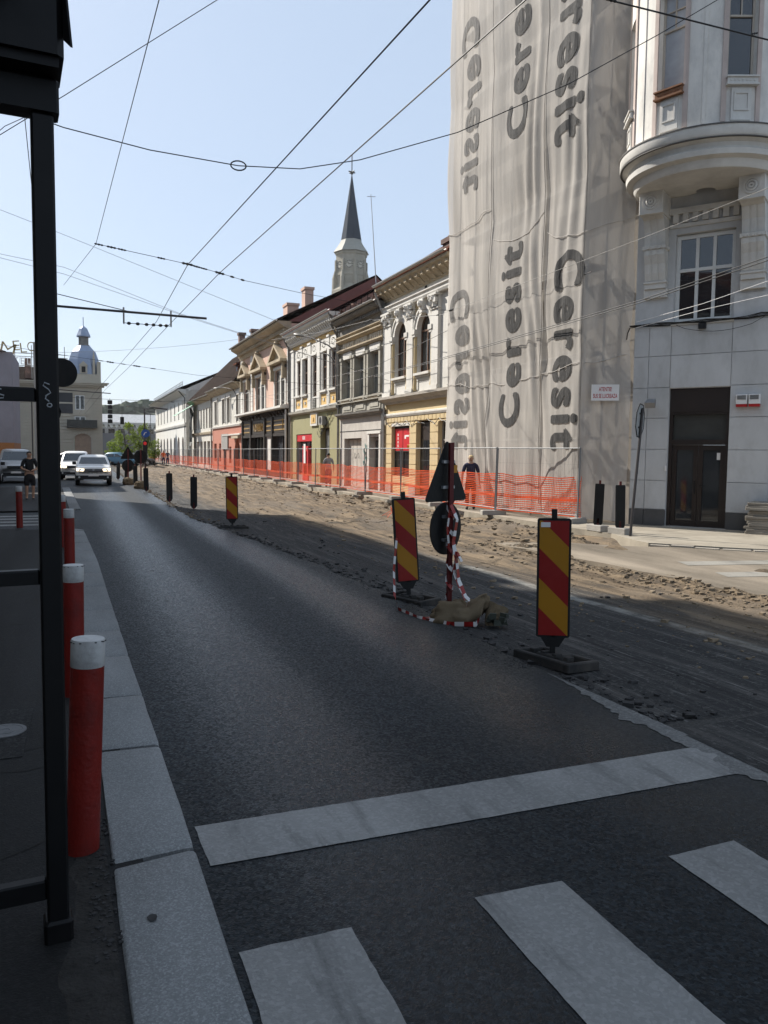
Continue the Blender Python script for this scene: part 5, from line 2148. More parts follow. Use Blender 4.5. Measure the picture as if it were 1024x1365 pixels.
for k in range(8):
    a = RAD(45 * k)
    d = 4.05 * cos(RAD(22.5))
    cf = MB()
    rot = Matrix.Rotation(a - RAD(-90), 4, 'Z')
    cf.disc((0, -d - .06, 48.9 + .9), 1.15, 'y', 24, .1)
    o = cf.build('clock_face', M("clock_pale", (.5, .46, .38), rough=.7), ch)
    o.matrix_local = rot
    tm = MB()
    for q in range(12):
        an = RAD(30 * q)
        tm.tube([(.72 * cos(an), -d - .12, 49.8 + .72 * sin(an)), (1.08 * cos(an), -d - .12, 49.8 + 1.08 * sin(an))], .10, 4)
    tm.tube([(0, -d - .1, 49.8), (-.35, -d - .1, 50.2)], .07, 4)
    tm.tube([(0, -d - .1, 49.8), (.7, -d - .1, 49.9)], .05, 4)
    t2 = tm.build('clock_marks', MATS["iron_black"], o)
# thin leaning mast beside it, standing on the roof of the white and yellow house
mb = MB()
mb.tube([(17.9, 47.3, 11.5), (17.45, 47.3, 17.6)], [.035, .022], 5)
mb.tube([(17.2, 47.3, 17.45), (17.75, 47.3, 17.5)], .018, 4)
o = mb.build('roof_mast', MATS["steel_galv"])
tag(o, 'thin leaning aerial mast on the roof right of the spire', 'aerial')

# tower building with a domed corner at the end of the street
t = thing('corner_tower_house', 'pale banded corner house with grey bell-shaped dome and lantern', 'building', (-1.6, 118.3, 0))
X1 = 5.6
wl = MB()
ops = [(1.9, 4.1, .05, 4.2), (2.0, 3.4, 4.9, 6.3), (2.1, 3.3, 7.2, 9.2)]
wl.wall(-9, X1, 0, 10.4, ops, .3)
wl.v = [(x, -y, z) for x, y, z in wl.v]
wl.quad((X1, 0, 0), (X1, 16, 0), (X1, 16, 10.4), (X1, 0, 10.4))
wl.build('wall', MATS["tower_stucco"], t)
for k in range(22):
    z = .5 + k * .44
    segs = [(-8.9, 1.6), (4.4, X1 - .08)] if z < 9.6 else [(-8.9, X1 - .08)]
    if z > 9.6:
        continue
    for a, b in segs:
        MB().box(a, b, -.13, .01, z, z + .34).build('rusticated_band', MATS["tower_stucco"], t)
cm = MB()
for b in ((-9, X1 + .3, -.4, 0, 10.3, 10.55), (-9, X1 + .7, -.75, 0, 10.55, 10.8), (-9, X1 + .9, -.9, .3, 10.8, 10.95)):
    cm.box(*b)
cm.build('cornice', MATS["tower_stucco"], t)
MB().box(1.2, X1 - .1, .1, 4.6, 10.95, 12.15).build('attic', MATS["tower_stucco"], t)
dm = MB()
cxy = (3.35, 2.3)
octa(dm, [(2.35, 12.15), (2.3, 12.9), (2.1, 14.2), (1.7, 15.3), (1.05, 16.0), (.9, 16.2)], *cxy)
dm.build('dome', MATS["zinc_dome"], t, smooth=False)
lt = MB()
octa(lt, [(.85, 16.1), (.85, 16.3), (.7, 16.35), (.7, 17.5)], *cxy)
lt.build('lantern', MATS["grey_stucco_dark"], t)
lc = MB()
octa(lc, [(.98, 17.45), (.98, 17.6), (.75, 18.1), (.55, 18.6), (.2, 18.9), (.06, 19.0), (.05, 20.2)], *cxy)
lc.build('lantern_cap', MATS["zinc_dome"], t)
od = MB()
od.box(2.75, 3.75, -.05, .8, 12.2, 13.3)
od.extr([(2.65, -.1, 13.3), (3.85, -.1, 13.3), (3.25, -.1, 13.9)], (0, .9, 0))
ow_ = od.build('dormer', MATS["tower_stucco"], t)
MB().box(3.0, 3.5, -.09, -.05, 12.35, 13.15).build('dormer_pane', MATS["dark_gap"], ow_)
od = MB()
od.box(5.0, 5.5, .2, 1.0, 12.1, 13.9)
od.tube([(4.6, .3, 12.2), (4.6, .3, 14.6), (4.6, .3, 15.4)], [.2, .16, .02], 6)
od.build('corner_pinnacle', MATS["tower_stucco"], t)
for a, b, c, d in ops[1:]:
    f = MB()
    f.box(a, b, -.02, .25, c, d)
    wf = f.build('window', MATS["white_frame"], t)
    for k in range(2):
        x0 = a + .12 + k * (b - a) / 2
        MB().box(x0, x0 + (b - a) / 2 - .2, -.035, -.02, c + .12, d - .12).build('pane', G_ROW, wf)
    bxx = MB()
    bxx.box(a - .3, b + .3, -.12, 0, d + .1, d + .35)
    bxx.extr([(a - .4, -.15, d + .35), (b + .4, -.15, d + .35), ((a + b) / 2, -.15, d + .95)], (0, .14, 0))
    bxx.build('window_hood', MATS["tower_stucco"], t)
MB().box(1.95, 4.05, .1, .3, .05, 4.1).build('doorway', M("door_tan", (.30, .21, .15), rough=.8), t)
ba = MB()
ba.box(1.0, 4.9, -1.0, -.05, 4.7, 4.85)
ba.box(1.0, 4.9, -1.0, -.95, 4.85, 5.8)
ba.build('balcony', M("balcony_dark", (.05, .05, .045), rough=.7, var=.3), t)
for k in range(9):
    a0, a1 = pi * (.1 + .8 * k / 9), pi * (.1 + .8 * (k + 1) / 9) - .02
    v_ = MB()
    v_.extr([(3 + r * cos(a), -.09, 2.6 + r * 1.0 * sin(a)) for r, a in ((1.35, a0), (1.35, a1), (2.0, a1), (2.0, a0))], (0, .1, 0))
    v_.build('arch_stone', MATS["tower_stucco"], t)

# hotel behind the lamp post
t = thing('hotel_building', 'cream hotel with brown tiled roof under the rooftop letters', 'hotel', (-16, 126, 0))
wl = MB()
ops = [(5.0 + 2.9 * k, 6.3 + 2.9 * k, z0, z1) for k in range(4) for z0, z1 in ((.4, 3), (4.4, 7.0))]
wl.wall(0, 16, 0, 10.4, ops, .3)
wl.v = [(x, -y, z) for x, y, z in wl.v]
wl.build('wall', M("hotel_cream", (.52, .46, .35), rough=.9, var=.08, sc=.6), t)
for a, b, c, d in ops:
    f = MB()
    f.box(a, b, .05, .25, c, d)
    wf = f.build('window', MATS["white_frame"], t)
    MB().box(a + .1, b - .1, .03, .05, c + .1, d - .1).build('pane', G_ROW, wf)
    if c > 4:
        hm = MB()
        hm.extr([(a - .4, -.15, d + .3), (b + .4, -.15, d + .3), ((a + b) / 2, -.15, d + .9)], (0, .16, 0))
        hm.build('window_hood', MATS["hotel_cream"], t)
for k in range(9):
    z = .4 + k * .45
    MB().box(0, 4.7, -.05, .01, z, z + .38).build('rusticated_band', MATS["hotel_cream"], t)
rm = MB()
rm.extr([(-.5, -.7, 10.4), (-.5, 5.5, 14.0), (-.5, 11, 10.4)], (17, 0, 0))
rf = rm.build('roof', MATS["brown_tiles"], t)
MB().box(9.8, 10.6, 1.8, 2.6, 12.0, 14.9).build('chimney', MATS["scorched_wall"], rf)
cm = MB()
cm.box(0, 16, -.5, 0, 10.05, 10.38)
cm.build('cornice', MATS["hotel_cream"], t)

# rooftop letters on a frame
sg = thing('rooftop_sign', 'gold and white rooftop letters standing on a light steel frame', 'sign', (-9.6, 126, 13.4))
fr_ = MB()
for x in (0, 2.2, 4.4, 6.6, 8.8):
    fr_.tube([(x, .25, -1.6), (x, .25, 3.2)], .05, 4)
for z in (.25, 1.55, 2.0):
    fr_.tube([(-.2, .2, z), (9.2, .2, z)], .045, 4)
for k in range(14):
    fr_.tube([(-.1 + k * .7, .25, .3), (.1 + k * .7, .25, 1.6)], .02, 3)
fr_.build('sign_frame', MATS["grey_frame"], sg)
xx = .25
for i, chh in enumerate("MELODY"):
    me = text_mesh(chh, offset=-.01, extrude=.08)
    w_, h_ = (1.75, 1.8) if chh == 'M' else (.82 if i < 3 else 1.0, 1.35)
    dz = (1.75, 2.3, 2.05, 2.25, 1.7, 1.5)[i]
    rotz = (-.2, .12, .1, .1, .18, .2)[i]
    place_text(me, lambda u, v, q: Vector((u * w_ * (1 + .12 * v), -q * 1.0, v * h_)))
    me.materials.append(M("sign_gold", (.36, .27, .13), rough=.4, var=.15, metal=.2))
    o = link('letter', me, sg, loc=(xx, 0, dz), rot=(0, -rotz, 0))
    xx += w_ + .10
xx = .45
for i, chh in enumerate("HOTEL"):
    me = text_mesh(chh, offset=-.005, extrude=.05)
    place_text(me, lambda u, v, q: Vector((u * .55, -q, v * .95)))
    me.materials.append(MATS["sign_white"])
    link('letter', me, sg, loc=(xx, 0, .4), rot=(0, 0, 0))
    xx += .84

# grey sheeted building on the left
t = thing('sheeted_building', 'low building wrapped in grey sheeting with orange hoarding at street level', 'building', (-4.3, 70, 0), RAD(90))
wl = MB()
vs = []
NJ, NI = 14, 60
for j in range(NJ + 1):
    for i in range(NI + 1):
        y, z = 18 * i / NI, 2.2 + 7.15 * j / NJ
        vs.append((.06 * noise.noise(Vector((y * .7, z * .5, 4))), y, z))
wl.add(vs, [(j * (NI + 1) + i, j * (NI + 1) + i + 1, (j + 1) * (NI + 1) + i + 1, (j + 1) * (NI + 1) + i) for j in range(NJ) for i in range(NI)])
wl.quad((0, 18, 2.2), (9, 18, 2.2), (9, 18, 9.35), (0, 18, 9.35))
wl.quad((0, 0, 2.2), (9, 0, 2.2), (9, 0, 9.35), (0, 0, 9.35))
wl.build('sheeting', M("grey_sheet", (.23, .22, .25), rough=.85, var=.12, sc=.8), t)
MB().box(-.03, 9, 0, 18, 0, 2.2).build('hoarding', M("hoarding_orange", (.30, .13, .05), rough=.8, var=.15), t)
rm = MB()
rm.extr([(-.25, .4, 9.36), (4.5, 3, 10.6), (9.2, .4, 9.36)], (0, 18.4, 0))
rm.build('roof', MATS["brown_tiles"], t)
lm = MB()
for k in range(5):
    for z in (3.6, 5.9, 8.4):
        y = .9 + k * 3.1 + (z * .1)
        lm.box(-.10, -.085, y, y + .5, z, z + .4)
lm.build('print_mark', M("print_red", (.30, .10, .13), rough=.8), t)

# three houses of the left side, whose eaves throw the shade over the lane
M("left_wall", (.42, .38, .32), rough=.9, var=.1)
M("left_brick", (.30, .13, .08), rough=.9, var=.2, sc=3)


def left_house(label, y0, y1, top, mat, ridge, rmat, rows_):
    h = thing('tenement_house', label, 'house', (-5.2, y1, 0), RAD(-90), 'houses along the shaded side')
    L = y1 - y0
    ops = []
    n = int(L / 2.6)
    for k in range(n):
        x = (k + .5) * L / n
        for z0, z1 in rows_:
            ops.append((x - .55, x + .55, z0, z1))
    wm = MB()
    wm.wall(0, L, 0, top, ops, .25)
    wm.quad((0, 0, 0), (0, -11, 0), (0, -11, top), (0, 0, top))
    wm.quad((L, 0, 0), (L, -11, 0), (L, -11, top), (L, 0, top))
    wm.quad((0, -11, 0), (L, -11, 0), (L, -11, top), (0, -11, top))
    wm.build('wall', MATS[mat], h)
    pane = MB().box(-.55, .55, -.2, -.18, 0, rows_[0][1] - rows_[0][0]).mesh('pane', G_ROW)
    fm = MB()
    for b in ((-.55, -.47), (.47, .55), (-.03, .03)):
        fm.box(b[0], b[1], -.22, -.14, 0, rows_[0][1] - rows_[0][0])
    fm.box(-.47, .47, -.22, -.15, 1.2, 1.27)
    fme = fm.mesh('window', MATS["white_frame"])
    for o in ops:
        f = link('window', fme, h, loc=((o[0] + o[1]) / 2, 0, o[2]))
        link('pane', pane, f)
    cm = MB()
    cm.prof([(-.01, top - .5), (.1, top - .5), (.5, top - .1), (.5, top), (-.01, top)], 0, L)
    cm.build('cornice', MATS[mat], h)
    rm = MB()
    rm.prof([(.5, top + .002), (.5, top + .1), (-5.5, ridge), (-11.4, top + .1), (-11.4, top + .002)], 0, L)
    rm.build('roof', MATS[rmat], h)


left_house('low house with red tiled roof on the shaded side of the street', -14, 12.6, 8.2, "left_wall", 11.4, "red_tiles", [(1.0, 3.0), (4.8, 6.8)])
left_house('tallest house on the shaded side of the street', 12.6, 26, 17.0, "left_wall", 18.0, "red_tiles", [(1, 3), (4.8, 6.8), (8.4, 10.4), (12.0, 14.0)])
left_house('lower house of the shaded side just before the square', 45, 56, 9.9, "left_wall", 11.5, "brown_tiles", [(1, 3), (4.8, 6.8)])
left_house('four storey house next to the sheeted building', 26, 38.4, 15.2, "left_wall", 16.2, "brown_tiles", [(1, 3), (4.6, 6.6), (8.0, 10.0), (11.6, 13.6)])

# long far building with zigzag parapet, grey hoarding before it
t = thing('long_far_building', 'long pale building with zigzag parapet closing the square', 'building', (2, 171, 0))
MB().box(0, 34, 0, 14, 0, 6.4).build('wall', M("far_wall", (.36, .34, .31), rough=.9, var=.12, sc=.4), t)
MB().box(0, 34, -.3, 14, 6.95, 7.3).build('cornice', MATS["white_wall"], t)
zz = MB()
for k in range(34):
    x = k * 1.0
    zz.extr([(x, -.12, 6.95), (x + 1, -.12, 6.95), (x + .5, -.12, 6.1)], (0, .1, 0))
zz.build('parapet_zigzag', MATS["white_wall"], t)
rm = MB()
rm.extr([(-.2, -.4, 7.3), (-.2, 3, 9.1), (-.2, 14, 9.1), (-.2, 14, 7.3)], (34.4, 0, 0))
rm.build('roof', M("far_roof", (.46, .46, .46), rough=.6), t)
for k in range(16):
    MB().box(3 + k * 1.9, 4.2 + k * 1.9, -.06, .0, 4.6, 6.0).build('window', G_ROW, t)
MB().box(0, 20, -6, -5.8, .0, 5.0).build('hoarding', M("hoard_grey", (.17, .165, .17), rough=.9, var=.1), t)

# wooded hill on the horizon
mb = MB()
N = 60
vs = []
for j in range(12):
    for i in range(N + 1):
        x, y = -260 + i * 12, 520 + j * 26
        z = (34 + 9 * noise.noise(Vector((x * .008, 2, 1))) + 4 * noise.noise(Vector((x * .03, y * .02, 1)))) * min(1, j / 4) - 4
        vs.append((x, y, z))
mb.add(vs, [(j * (N + 1) + i, j * (N + 1) + i + 1, (j + 1) * (N + 1) + i + 1, (j + 1) * (N + 1) + i) for j in range(11) for i in range(N)])
for k in range(1600):
    x, y = random.uniform(-60, 180), random.uniform(560, 660)
    z = 34 + 9 * noise.noise(Vector((x * .008, 2, 1))) + 4 * noise.noise(Vector((x * .03, y * .02, 1))) - 4
    mb.rock((x, y, z + random.uniform(0, 3)), random.uniform(2, 4.5), 1.0)
mb.build('hill', M("hill_woods", (.075, .10, .06), rough=.95, var=.4, sc=.08), kind='structure')

# ------------------------------------------------------------------ street trees at the square
M("bark", (.10, .08, .06), rough=.95, var=.3, sc=6)
LEAF = M("leaf_light", (.17, .23, .035), rough=.7, var=.3, sc=.9, bump=0, trans=(.4, 0), rand=.1)


def tree(label, x, y, hgt, wid, n=1500, seed=1):
    rnd = random.Random(seed)
    t = thing('street_tree', label, 'tree', (x, y, 0), 0, 'young trees at the square')
    mb = MB()
    mb.tube([(0, 0, 0), (.05, 0, hgt * .35), (0, .05, hgt * .62), (0, 0, hgt * .85)], [.11, .08, .05, .02], 7)
    br = []
    for k in range(9):
        a = rnd.uniform(0, 6.28)
        z0 = hgt * rnd.uniform(.3, .6)
        e = Vector((cos(a) * wid * .5 * rnd.uniform(.5, .9), sin(a) * wid * .5 * rnd.uniform(.5, .9), z0 + hgt * rnd.uniform(.15, .32)))
        br.append(e)
        mb.tube([(0, 0, z0), e * .5 + Vector((0, 0, z0 * .45)), e], [.045, .03, .012], 5)
    mb.build('trunk', MATS["bark"], t)
    cl = []
    for k in range(26):
        a = rnd.uniform(0, 6.28)
        q = rnd.random() ** .6
        zz_ = rnd.uniform(.32, 1.0)
        prof_ = sin(pi * min(1, (zz_ - .2) / .85)) ** .7
        cl.append((Vector((cos(a) * wid * .42 * q * prof_, sin(a) * wid * .42 * q * prof_, hgt * zz_)), rnd.uniform(.28, .55)))
    cr_ = MB()
    for k in range(n):
        c, r = cl[rnd.randrange(len(cl))]
        d = Vector((rnd.gauss(0, 1), rnd.gauss(0, 1), rnd.gauss(0, .8))).normalized() * r * rnd.random() ** .4
        p = c + d
        s = rnd.uniform(.06, .13)
        u = Vector((rnd.gauss(0, 1), rnd.gauss(0, 1), rnd.gauss(0, 1))).normalized()
        v = u.cross(Vector((rnd.gauss(0, 1), rnd.gauss(0, 1), rnd.gauss(0, 1)))).normalized()
        cr_.quad(p - u * s, p - v * s * .7, p + u * s, p + v * s * .7)
    cr_.build('crown', LEAF, t)


tree('taller light green street tree left of the red traffic light', 5.3, 90, 4.4, 3.4, 1700, 3)
tree('light green street tree behind the red traffic light', 7.2, 91, 4.3, 3.0, 1500, 5)
tree('small low tree left of the other two at the square', 4.1, 92, 2.5, 1.8, 700, 8)
tree('bushy tree partly hidden beside the long white house', 8.6, 93, 2.8, 2.2, 800, 11)
# ================================================================== STREET FURNITURE
M("frame_black", (.0035, .0035, .004), rough=.5, var=.3, sc=6, bump=.03, dirt=(.012, .010, .009), dirt_amt=.6, spec=.22)
M("bollard_red", (.165, .010, .006), rough=.5, var=.18, sc=7, bump=.2, dirt=(.07, .012, .010), dirt_amt=.75, dirt_sc=4)
M("bollard_white", (.42, .42, .41), rough=.5, var=.08, sc=5, dirt=(.20, .19, .18), dirt_amt=.7, dirt_sc=6)
M("barrier_red", (.24, .012, .010), rough=.4, var=.06, bump=0, dirt=(.3, .03, .03), dirt_amt=.35, dirt_sc=3)
M("barrier_yellow", (.36, .165, .010), rough=.4, var=.06, bump=0, dirt=(.25, .12, .02), dirt_amt=.35, dirt_sc=3)
M("sign_back", (.010, .0105, .011), rough=.6, var=.3, sc=3, spec=.2, dirt=(.022, .02, .018), dirt_amt=.7)
M("post_red", (.10, .012, .012), rough=.5, var=.2, sc=8)
M("burlap", (.155, .115, .07), rough=.95, var=.2, sc=6, bump=.6, bsc=160, dirt=(.19, .15, .1), dirt_amt=.6)
M("fence_steel", (.20, .205, .21), rough=.6, var=.12, metal=.2)
M("orange_plastic", (.80, .105, .025), rough=.55, var=.08, sc=5, bump=0, trans=(.35, .0))
M("graffiti_pale", (.30, .31, .32), rough=.6, bump=0)
M("alu_back", (.34, .36, .37), rough=.45, var=.1, metal=.3)

# black tubular guard frame beside the camera
gf = thing('guard_frame', 'black tubular steel guard frame with graffiti standing at the kerb', 'guard frame', (-.072, 2.835, .036), RAD(4))
mb = MB()
mb.box(-.034, .034, -.034, .034, .0, 2.72, .007)
mb.build('post', MATS["frame_black"], gf)
MB().box(-.046, .046, -.046, .046, 0, .075, .01).build('base_collar', MATS["frame_black"], gf)
for z0, z1 in ((1.818, 1.862), (1.222, 1.270), (.148, .215)):
    MB().box(-1.3, -.0345, -.022, .022, z0, z1, .006).build('crossbar', MATS["frame_black"], gf)
MB().box(-1.3, .05, -.045, .045, 2.722, 2.825, .008).build('top_beam', MATS["frame_black"], gf)
mb = MB()
mb.box(-1.334, -1.30, -.034, .034, 0, 2.72, .007)
mb.build('post', MATS["frame_black"], gf)
gr = MB()
ST = []


def stroke(pts, r=.0022):
    gr.tube([(x, -.0235, z) for x, z in pts], r, 4)


B0 = 1.84
stroke([(-.235, B0 + .012), (-.215, B0 + .016), (-.195, B0 + .013)])
stroke([(-.216, B0 + .016), (-.212, B0), (-.203, B0 - .013), (-.197, B0 - .014)])
stroke([(-.135, B0 + .012), (-.155, B0 + .018), (-.178, B0 + .014), (-.176, B0 + .005), (-.150, B0 - .001), (-.128, B0 - .007), (-.130, B0 - .015), (-.155, B0 - .018), (-.176, B0 - .012)])
stroke([(-.262, B0 - .012), (-.285, B0 - .014), (-.29, B0), (-.275, B0 + .012), (-.256, B0 + .008), (-.252, B0 - .004), (-.262, B0 - .012)])
gr.tube([(.005, -.036, 1.872), (-.010, -.036, 1.878), (-.014, -.036, 1.868), (.002, -.036, 1.856), (.008, -.036, 1.846), (-.006, -.036, 1.836), (-.008, -.036, 1.826), (.003, -.036, 1.818)], .0022, 4)
gr.tube([(.004 + .007 * cos(k * .8), -.036, 1.806 + .006 * sin(k * .8)) for k in range(9)], .0022, 4)
gr.build('graffiti', MATS["graffiti_pale"], gf)

# signal housing mounted above it
ts = thing('traffic_signal', 'dark signal housing with hooded lenses on top of the black frame', 'traffic signal', (-.072, 2.80, 2.866), RAD(4))
mb = MB()
mb.box(-.46, .064, -.10, .16, .03, .75, .02)
mb.build('housing', MATS["frame_black"], ts)
MB().box(-.44, .05, -.08, .13, 0, .03).build('base_plate', MATS["frame_black"], ts)
vz = MB()
vz.extr([(.062, .16, .30), (.062, -.10, .30), (.080, -.13, .045), (.062, -.10, .075)], (.006, 0, 0))
vz.build('side_visor', MATS["frame_black"], ts)
for z in (.20, .52):
    hd = MB()
    n = 14
    for k in range(n):
        a0, a1 = RAD(-20 + 220 * k / n), RAD(-20 + 220 * (k + 1) / n)
        p = [(-.2 + .12 * cos(a), -.10, z + .12 * sin(a)) for a in (a0, a1)]
        q = [(-.2 + .12 * cos(a1), -.26, z + .11 * sin(a1)), (-.2 + .12 * cos(a0), -.26, z + .11 * sin(a0))]
        hd.quad(*p, *q)
        p2 = [(x * 1.0, y, zz + .004) for x, y, zz in p]
    hd.build('lens_hood', MATS["frame_black"], ts)
    le = MB()
    le.disc((-.2, -.102, z), .10, 'y', 20, -.01)
    le.build('lens', M("lens_dark", (.03, .008, .006), rough=.2), ts)
hn = MB()
hn.tube([(-.30, -.105, .05), (-.33, -.12, .15), (-.34, -.12, .30)], .008, 5)
hn.build('cable', MATS["cable_black"], ts)


# red and white bollards
def make_bollard(label):
    b = thing('bollard', label, 'bollard', group='red and white bollards')
    mb = MB()
    mb.lathe([(.066, -.1), (.066, .785)], 28)
    mb.build('shaft', MATS["bollard_red"], b, smooth=True)
    mb = MB()
    mb.lathe([(.0665, .785), (.0672, .787), (.0672, .892), (.064, .898), (.0, .9)], 28)
    mb.build('white_cap', MATS["bollard_white"], b, smooth=True)
    chp = MB()
    for k in range(9):
        a = random.uniform(pi, 2 * pi)
        chp.rock((.0668 * cos(a), .0668 * sin(a), .889 + random.uniform(-.002, .004)), .006)
    chp.build('chipped_paint', MATS["tar_crumb"], b)
    return b


BL = [((.012, 3.44, .03), (0, RAD(2.3), 0), 'nearest red bollard with white top, right beside the black frame post'),
      ((-.015, 5.70, .03), (0, RAD(.5), 0), 'second red bollard with white top up the kerb'),
      ((-.055, 11.1, .03), (0, 0, 0), 'third red bollard with white top, half hidden by the frame post'),
      ((-.17, 14.6, .03), (0, RAD(-1), 0), 'fourth red bollard with white top, just showing past the frame post'),
      ((-.35, 17.2, .03), (0, 0, 0), 'last red bollard with white top at the rounded kerb end'),
      ((-1.09, 18.9, 0), (0, 0, 0), 'lone red bollard with white top before the striped crossing left of the post')]
b0 = make_bollard(BL[0][2])
b0.location, b0.rotation_euler = BL[0][0], BL[0][1]
for loc, rot, lab in BL[1:]:
    dup(b0, loc, rot, lab)

# small round cover in the left pavement
mb = MB()
mb.lathe([(.12, 0), (.12, .006), (.10, .006), (.098, .004), (.06, .004), (.058, .007), (.03, .007), (.028, .004), (0, .004)], 28)
o = mb.build('utility_cover', M("cover_iron", (.13, .132, .135), rough=.6, metal=.2, dirt=(.05, .05, .05), dirt_amt=.6, dirt_sc=9), smooth=False, loc=(-.40, 5.07, .0405))
tag(o, 'small round metal cover set in the dark pavement', 'utility cover')


# striped delineators
def clip(poly, a, b, c):           # keep a*x + b*y <= c
    out = []
    for i in range(len(poly)):
        p, q = poly[i], poly[(i + 1) % len(poly)]
        dp, dq = a * p[0] + b * p[1] - c, a * q[0] + b * q[1] - c
        if dp <= 0:
            out.append(p)
        if dp * dq < 0:
            t = dp / (dp - dq)
            out.append((p[0] + (q[0] - p[0]) * t, p[1] + (q[1] - p[1]) * t))
    return out


def make_delineator(label, front=True, sticker=False, w=.135, h=.98, z0=.20):
    d = thing('delineator', label, 'delineator', group='striped lane delineators')
    bo = MB()
    n = 5
    cr = []
    for cxx, czz, a0 in ((w - .02, z0 + h - .02, 0), (-w + .02, z0 + h - .02, 90), (-w + .02, z0 + .02, 180), (w - .02, z0 + .02, 270)):
        for k in range(n):
            a = RAD(a0 + 90 * k / (n - 1))
            cr.append((cxx + .02 * cos(a), -.022, czz + .02 * sin(a)))
    bo.extr(cr, (0, .044, 0))
    bo.extr([(-.10, -.02, z0 + .003), (.10, -.02, z0 + .003), (.05, -.02, z0 - .08), (-.05, -.02, z0 - .08)], (0, .04, 0))
    bo.build('panel_frame', MATS["black_rubber"], d)
    ref = MB()
    iw = w - .018
    base = [(-iw, z0 + .018), (iw, z0 + .018), (iw, z0 + h - .018), (-iw, z0 + h - .018)]
    k0, sl_, per = z0 + h - .115, 1.0, .245
    # bands run down to the right: v + u * slope = const
    for k in range(-1, 6):
        hi, lo = k0 - per * k, k0 - per * (k + 1)
        p = clip(base, sl_, 1, hi)
        p = clip(p, -sl_, -1, -lo) if p else p
        if len(p) >= 3:
            ref.m = 1 - k % 2
            ref.extr([(x, -.0245 if front else .0225, z) for x, z in p], (0, .002, 0))
    ref.build('striped_face', [MATS["barrier_red"], MATS["barrier_yellow"]], d)
    if sticker:
        MB().box(-iw + .01, -iw + .085, -.0265, -.025, z0 + h - .07, z0 + h - .03).build('sticker', MATS["sign_white"], d)
    po = MB()
    po.box(-.022, .022, -.022, .022, .02, z0 + .1)
    po.box(-.022, .022, -.022, .022, z0 + h - .01, z0 + h + .075)
    po.build('post', MATS["post_red"] if not front else MATS["black_rubber"], d)
    return d


def make_foot(label, cat='base plate'):
    b = thing('rubber_base', label, cat, group='rubber feet of the delineators')
    mb = MB()
    mb.box(-.20, .20, -.40, -.34, 0, .085, .012)
    mb.box(-.20, .20, .34, .40, 0, .085, .012)
    mb.box(-.20, -.14, -.34, .34, 0, .085, .012)
    mb.box(.14, .20, -.34, .34, 0, .085, .012)
    mb.box(-.14, .14, -.12, .12, 0, .10, .012)
    mb.box(-.14, .14, -.34, -.12, 0, .02)
    mb.box(-.14, .14, .12, .34, 0, .02)
    mb.build('foot_body', M("foot_rubber", (.03, .029, .028), rough=.85, var=.3, sc=5, dirt=(.085, .072, .06), dirt_amt=.6), b)
    for k in range(4):
        MB().box(-.12, -.03, -.30 + k * .16, -.24 + k * .16, .085, .118, .006).build('stud', MATS["foot_rubber"], b)
    return b


d1 = make_delineator('largest striped red and yellow delineator at right with white sticker', sticker=True)
d1.location, d1.rotation_euler = (3.66, 5.50, bed_z(3.66, 5.5) + .02), (RAD(1), RAD(-.6), RAD(-31))
d2 = dup(d1, (3.64, 8.46, bed_z(3.64, 8.46) + .02), (RAD(-2), RAD(-3.6), RAD(-6)), 'striped red and yellow delineator left of the sign post, leaning')
for c in list(d2.children):
    if c.name.startswith('sticker'):
        bpy.data.objects.remove(c)
d3 = dup(d2, (3.40, 18.2, bed_z(3.4, 18.2) + .0), (0, RAD(-1), RAD(-16)), 'farther striped red and yellow delineator standing alone on the dug-up road')
back = make_delineator('dark backed delineator up the lane, nearest of the row', front=False, w=.10, h=.86, z0=.12)
back.location, back.rotation_euler = (3.38, 24.3, bed_z(3.38, 24.3)), (0, 0, RAD(-12))
BK = [((3.0, 27.3), 8, 'dark backed delineator behind the nearest of the row'),
      ((2.85, 34.4), -5, 'dark backed delineator beside the far round sign'),
      ((2.78, 39.4), 4, 'dark backed delineator between the two far signs'),
      ((2.58, 43.0), 10, 'dark backed delineator beyond the far warning triangle'),
      ((2.45, 48.5), 0, 'farthest dark backed delineator beside the white car')]
for (x, y), rz, lab in BK:
    dup(back, (x, y, bed_z(x, y)), (0, RAD(random.uniform(-2, 2)), RAD(rz)), lab)
e1 = dup(back, (10.67, 14.42, .10), (0, RAD(1.5), RAD(-38)), 'left of two dark backed delineators on the pavement before the wrapped corner')
e2 = dup(back, (10.72, 13.72, .10), (0, RAD(-1), RAD(-30)), 'right of two dark backed delineators on the pavement, next to the octagonal sign')
for x, y, rz, lab in ((10.67, 14.42, 20, 'left of two concrete blocks under the pavement delineators'), (10.72, 13.72, 25, 'right of two concrete blocks under the pavement delineators')):
    mb = MB()
    mb.box(-.26, .26, -.11, .11, 0, .13, .012)
    o = mb.build('concrete_block', MATS["concrete"], loc=(x, y, .052), rot=(0, 0, RAD(rz + 70)))
    tag(o, lab, 'concrete block', 'concrete feet')
f1 = make_foot('grey slotted rubber foot of the largest striped delineator')
f1.scale = (.85, .85, .85)
f1.location, f1.rotation_euler = (3.68, 5.49, bed_z(3.68, 5.49) + .0), (RAD(-2), RAD(2), RAD(8))
dup(f1, (3.66, 8.45, bed_z(3.66, 8.45) - .01), (0, RAD(-2), RAD(20)), 'rubber foot of the leaning striped delineator')
dup(f1, (3.42, 18.2, bed_z(3.42, 18.2) - .02), (0, 0, RAD(80)), 'rubber foot of the farther lone striped delineator')

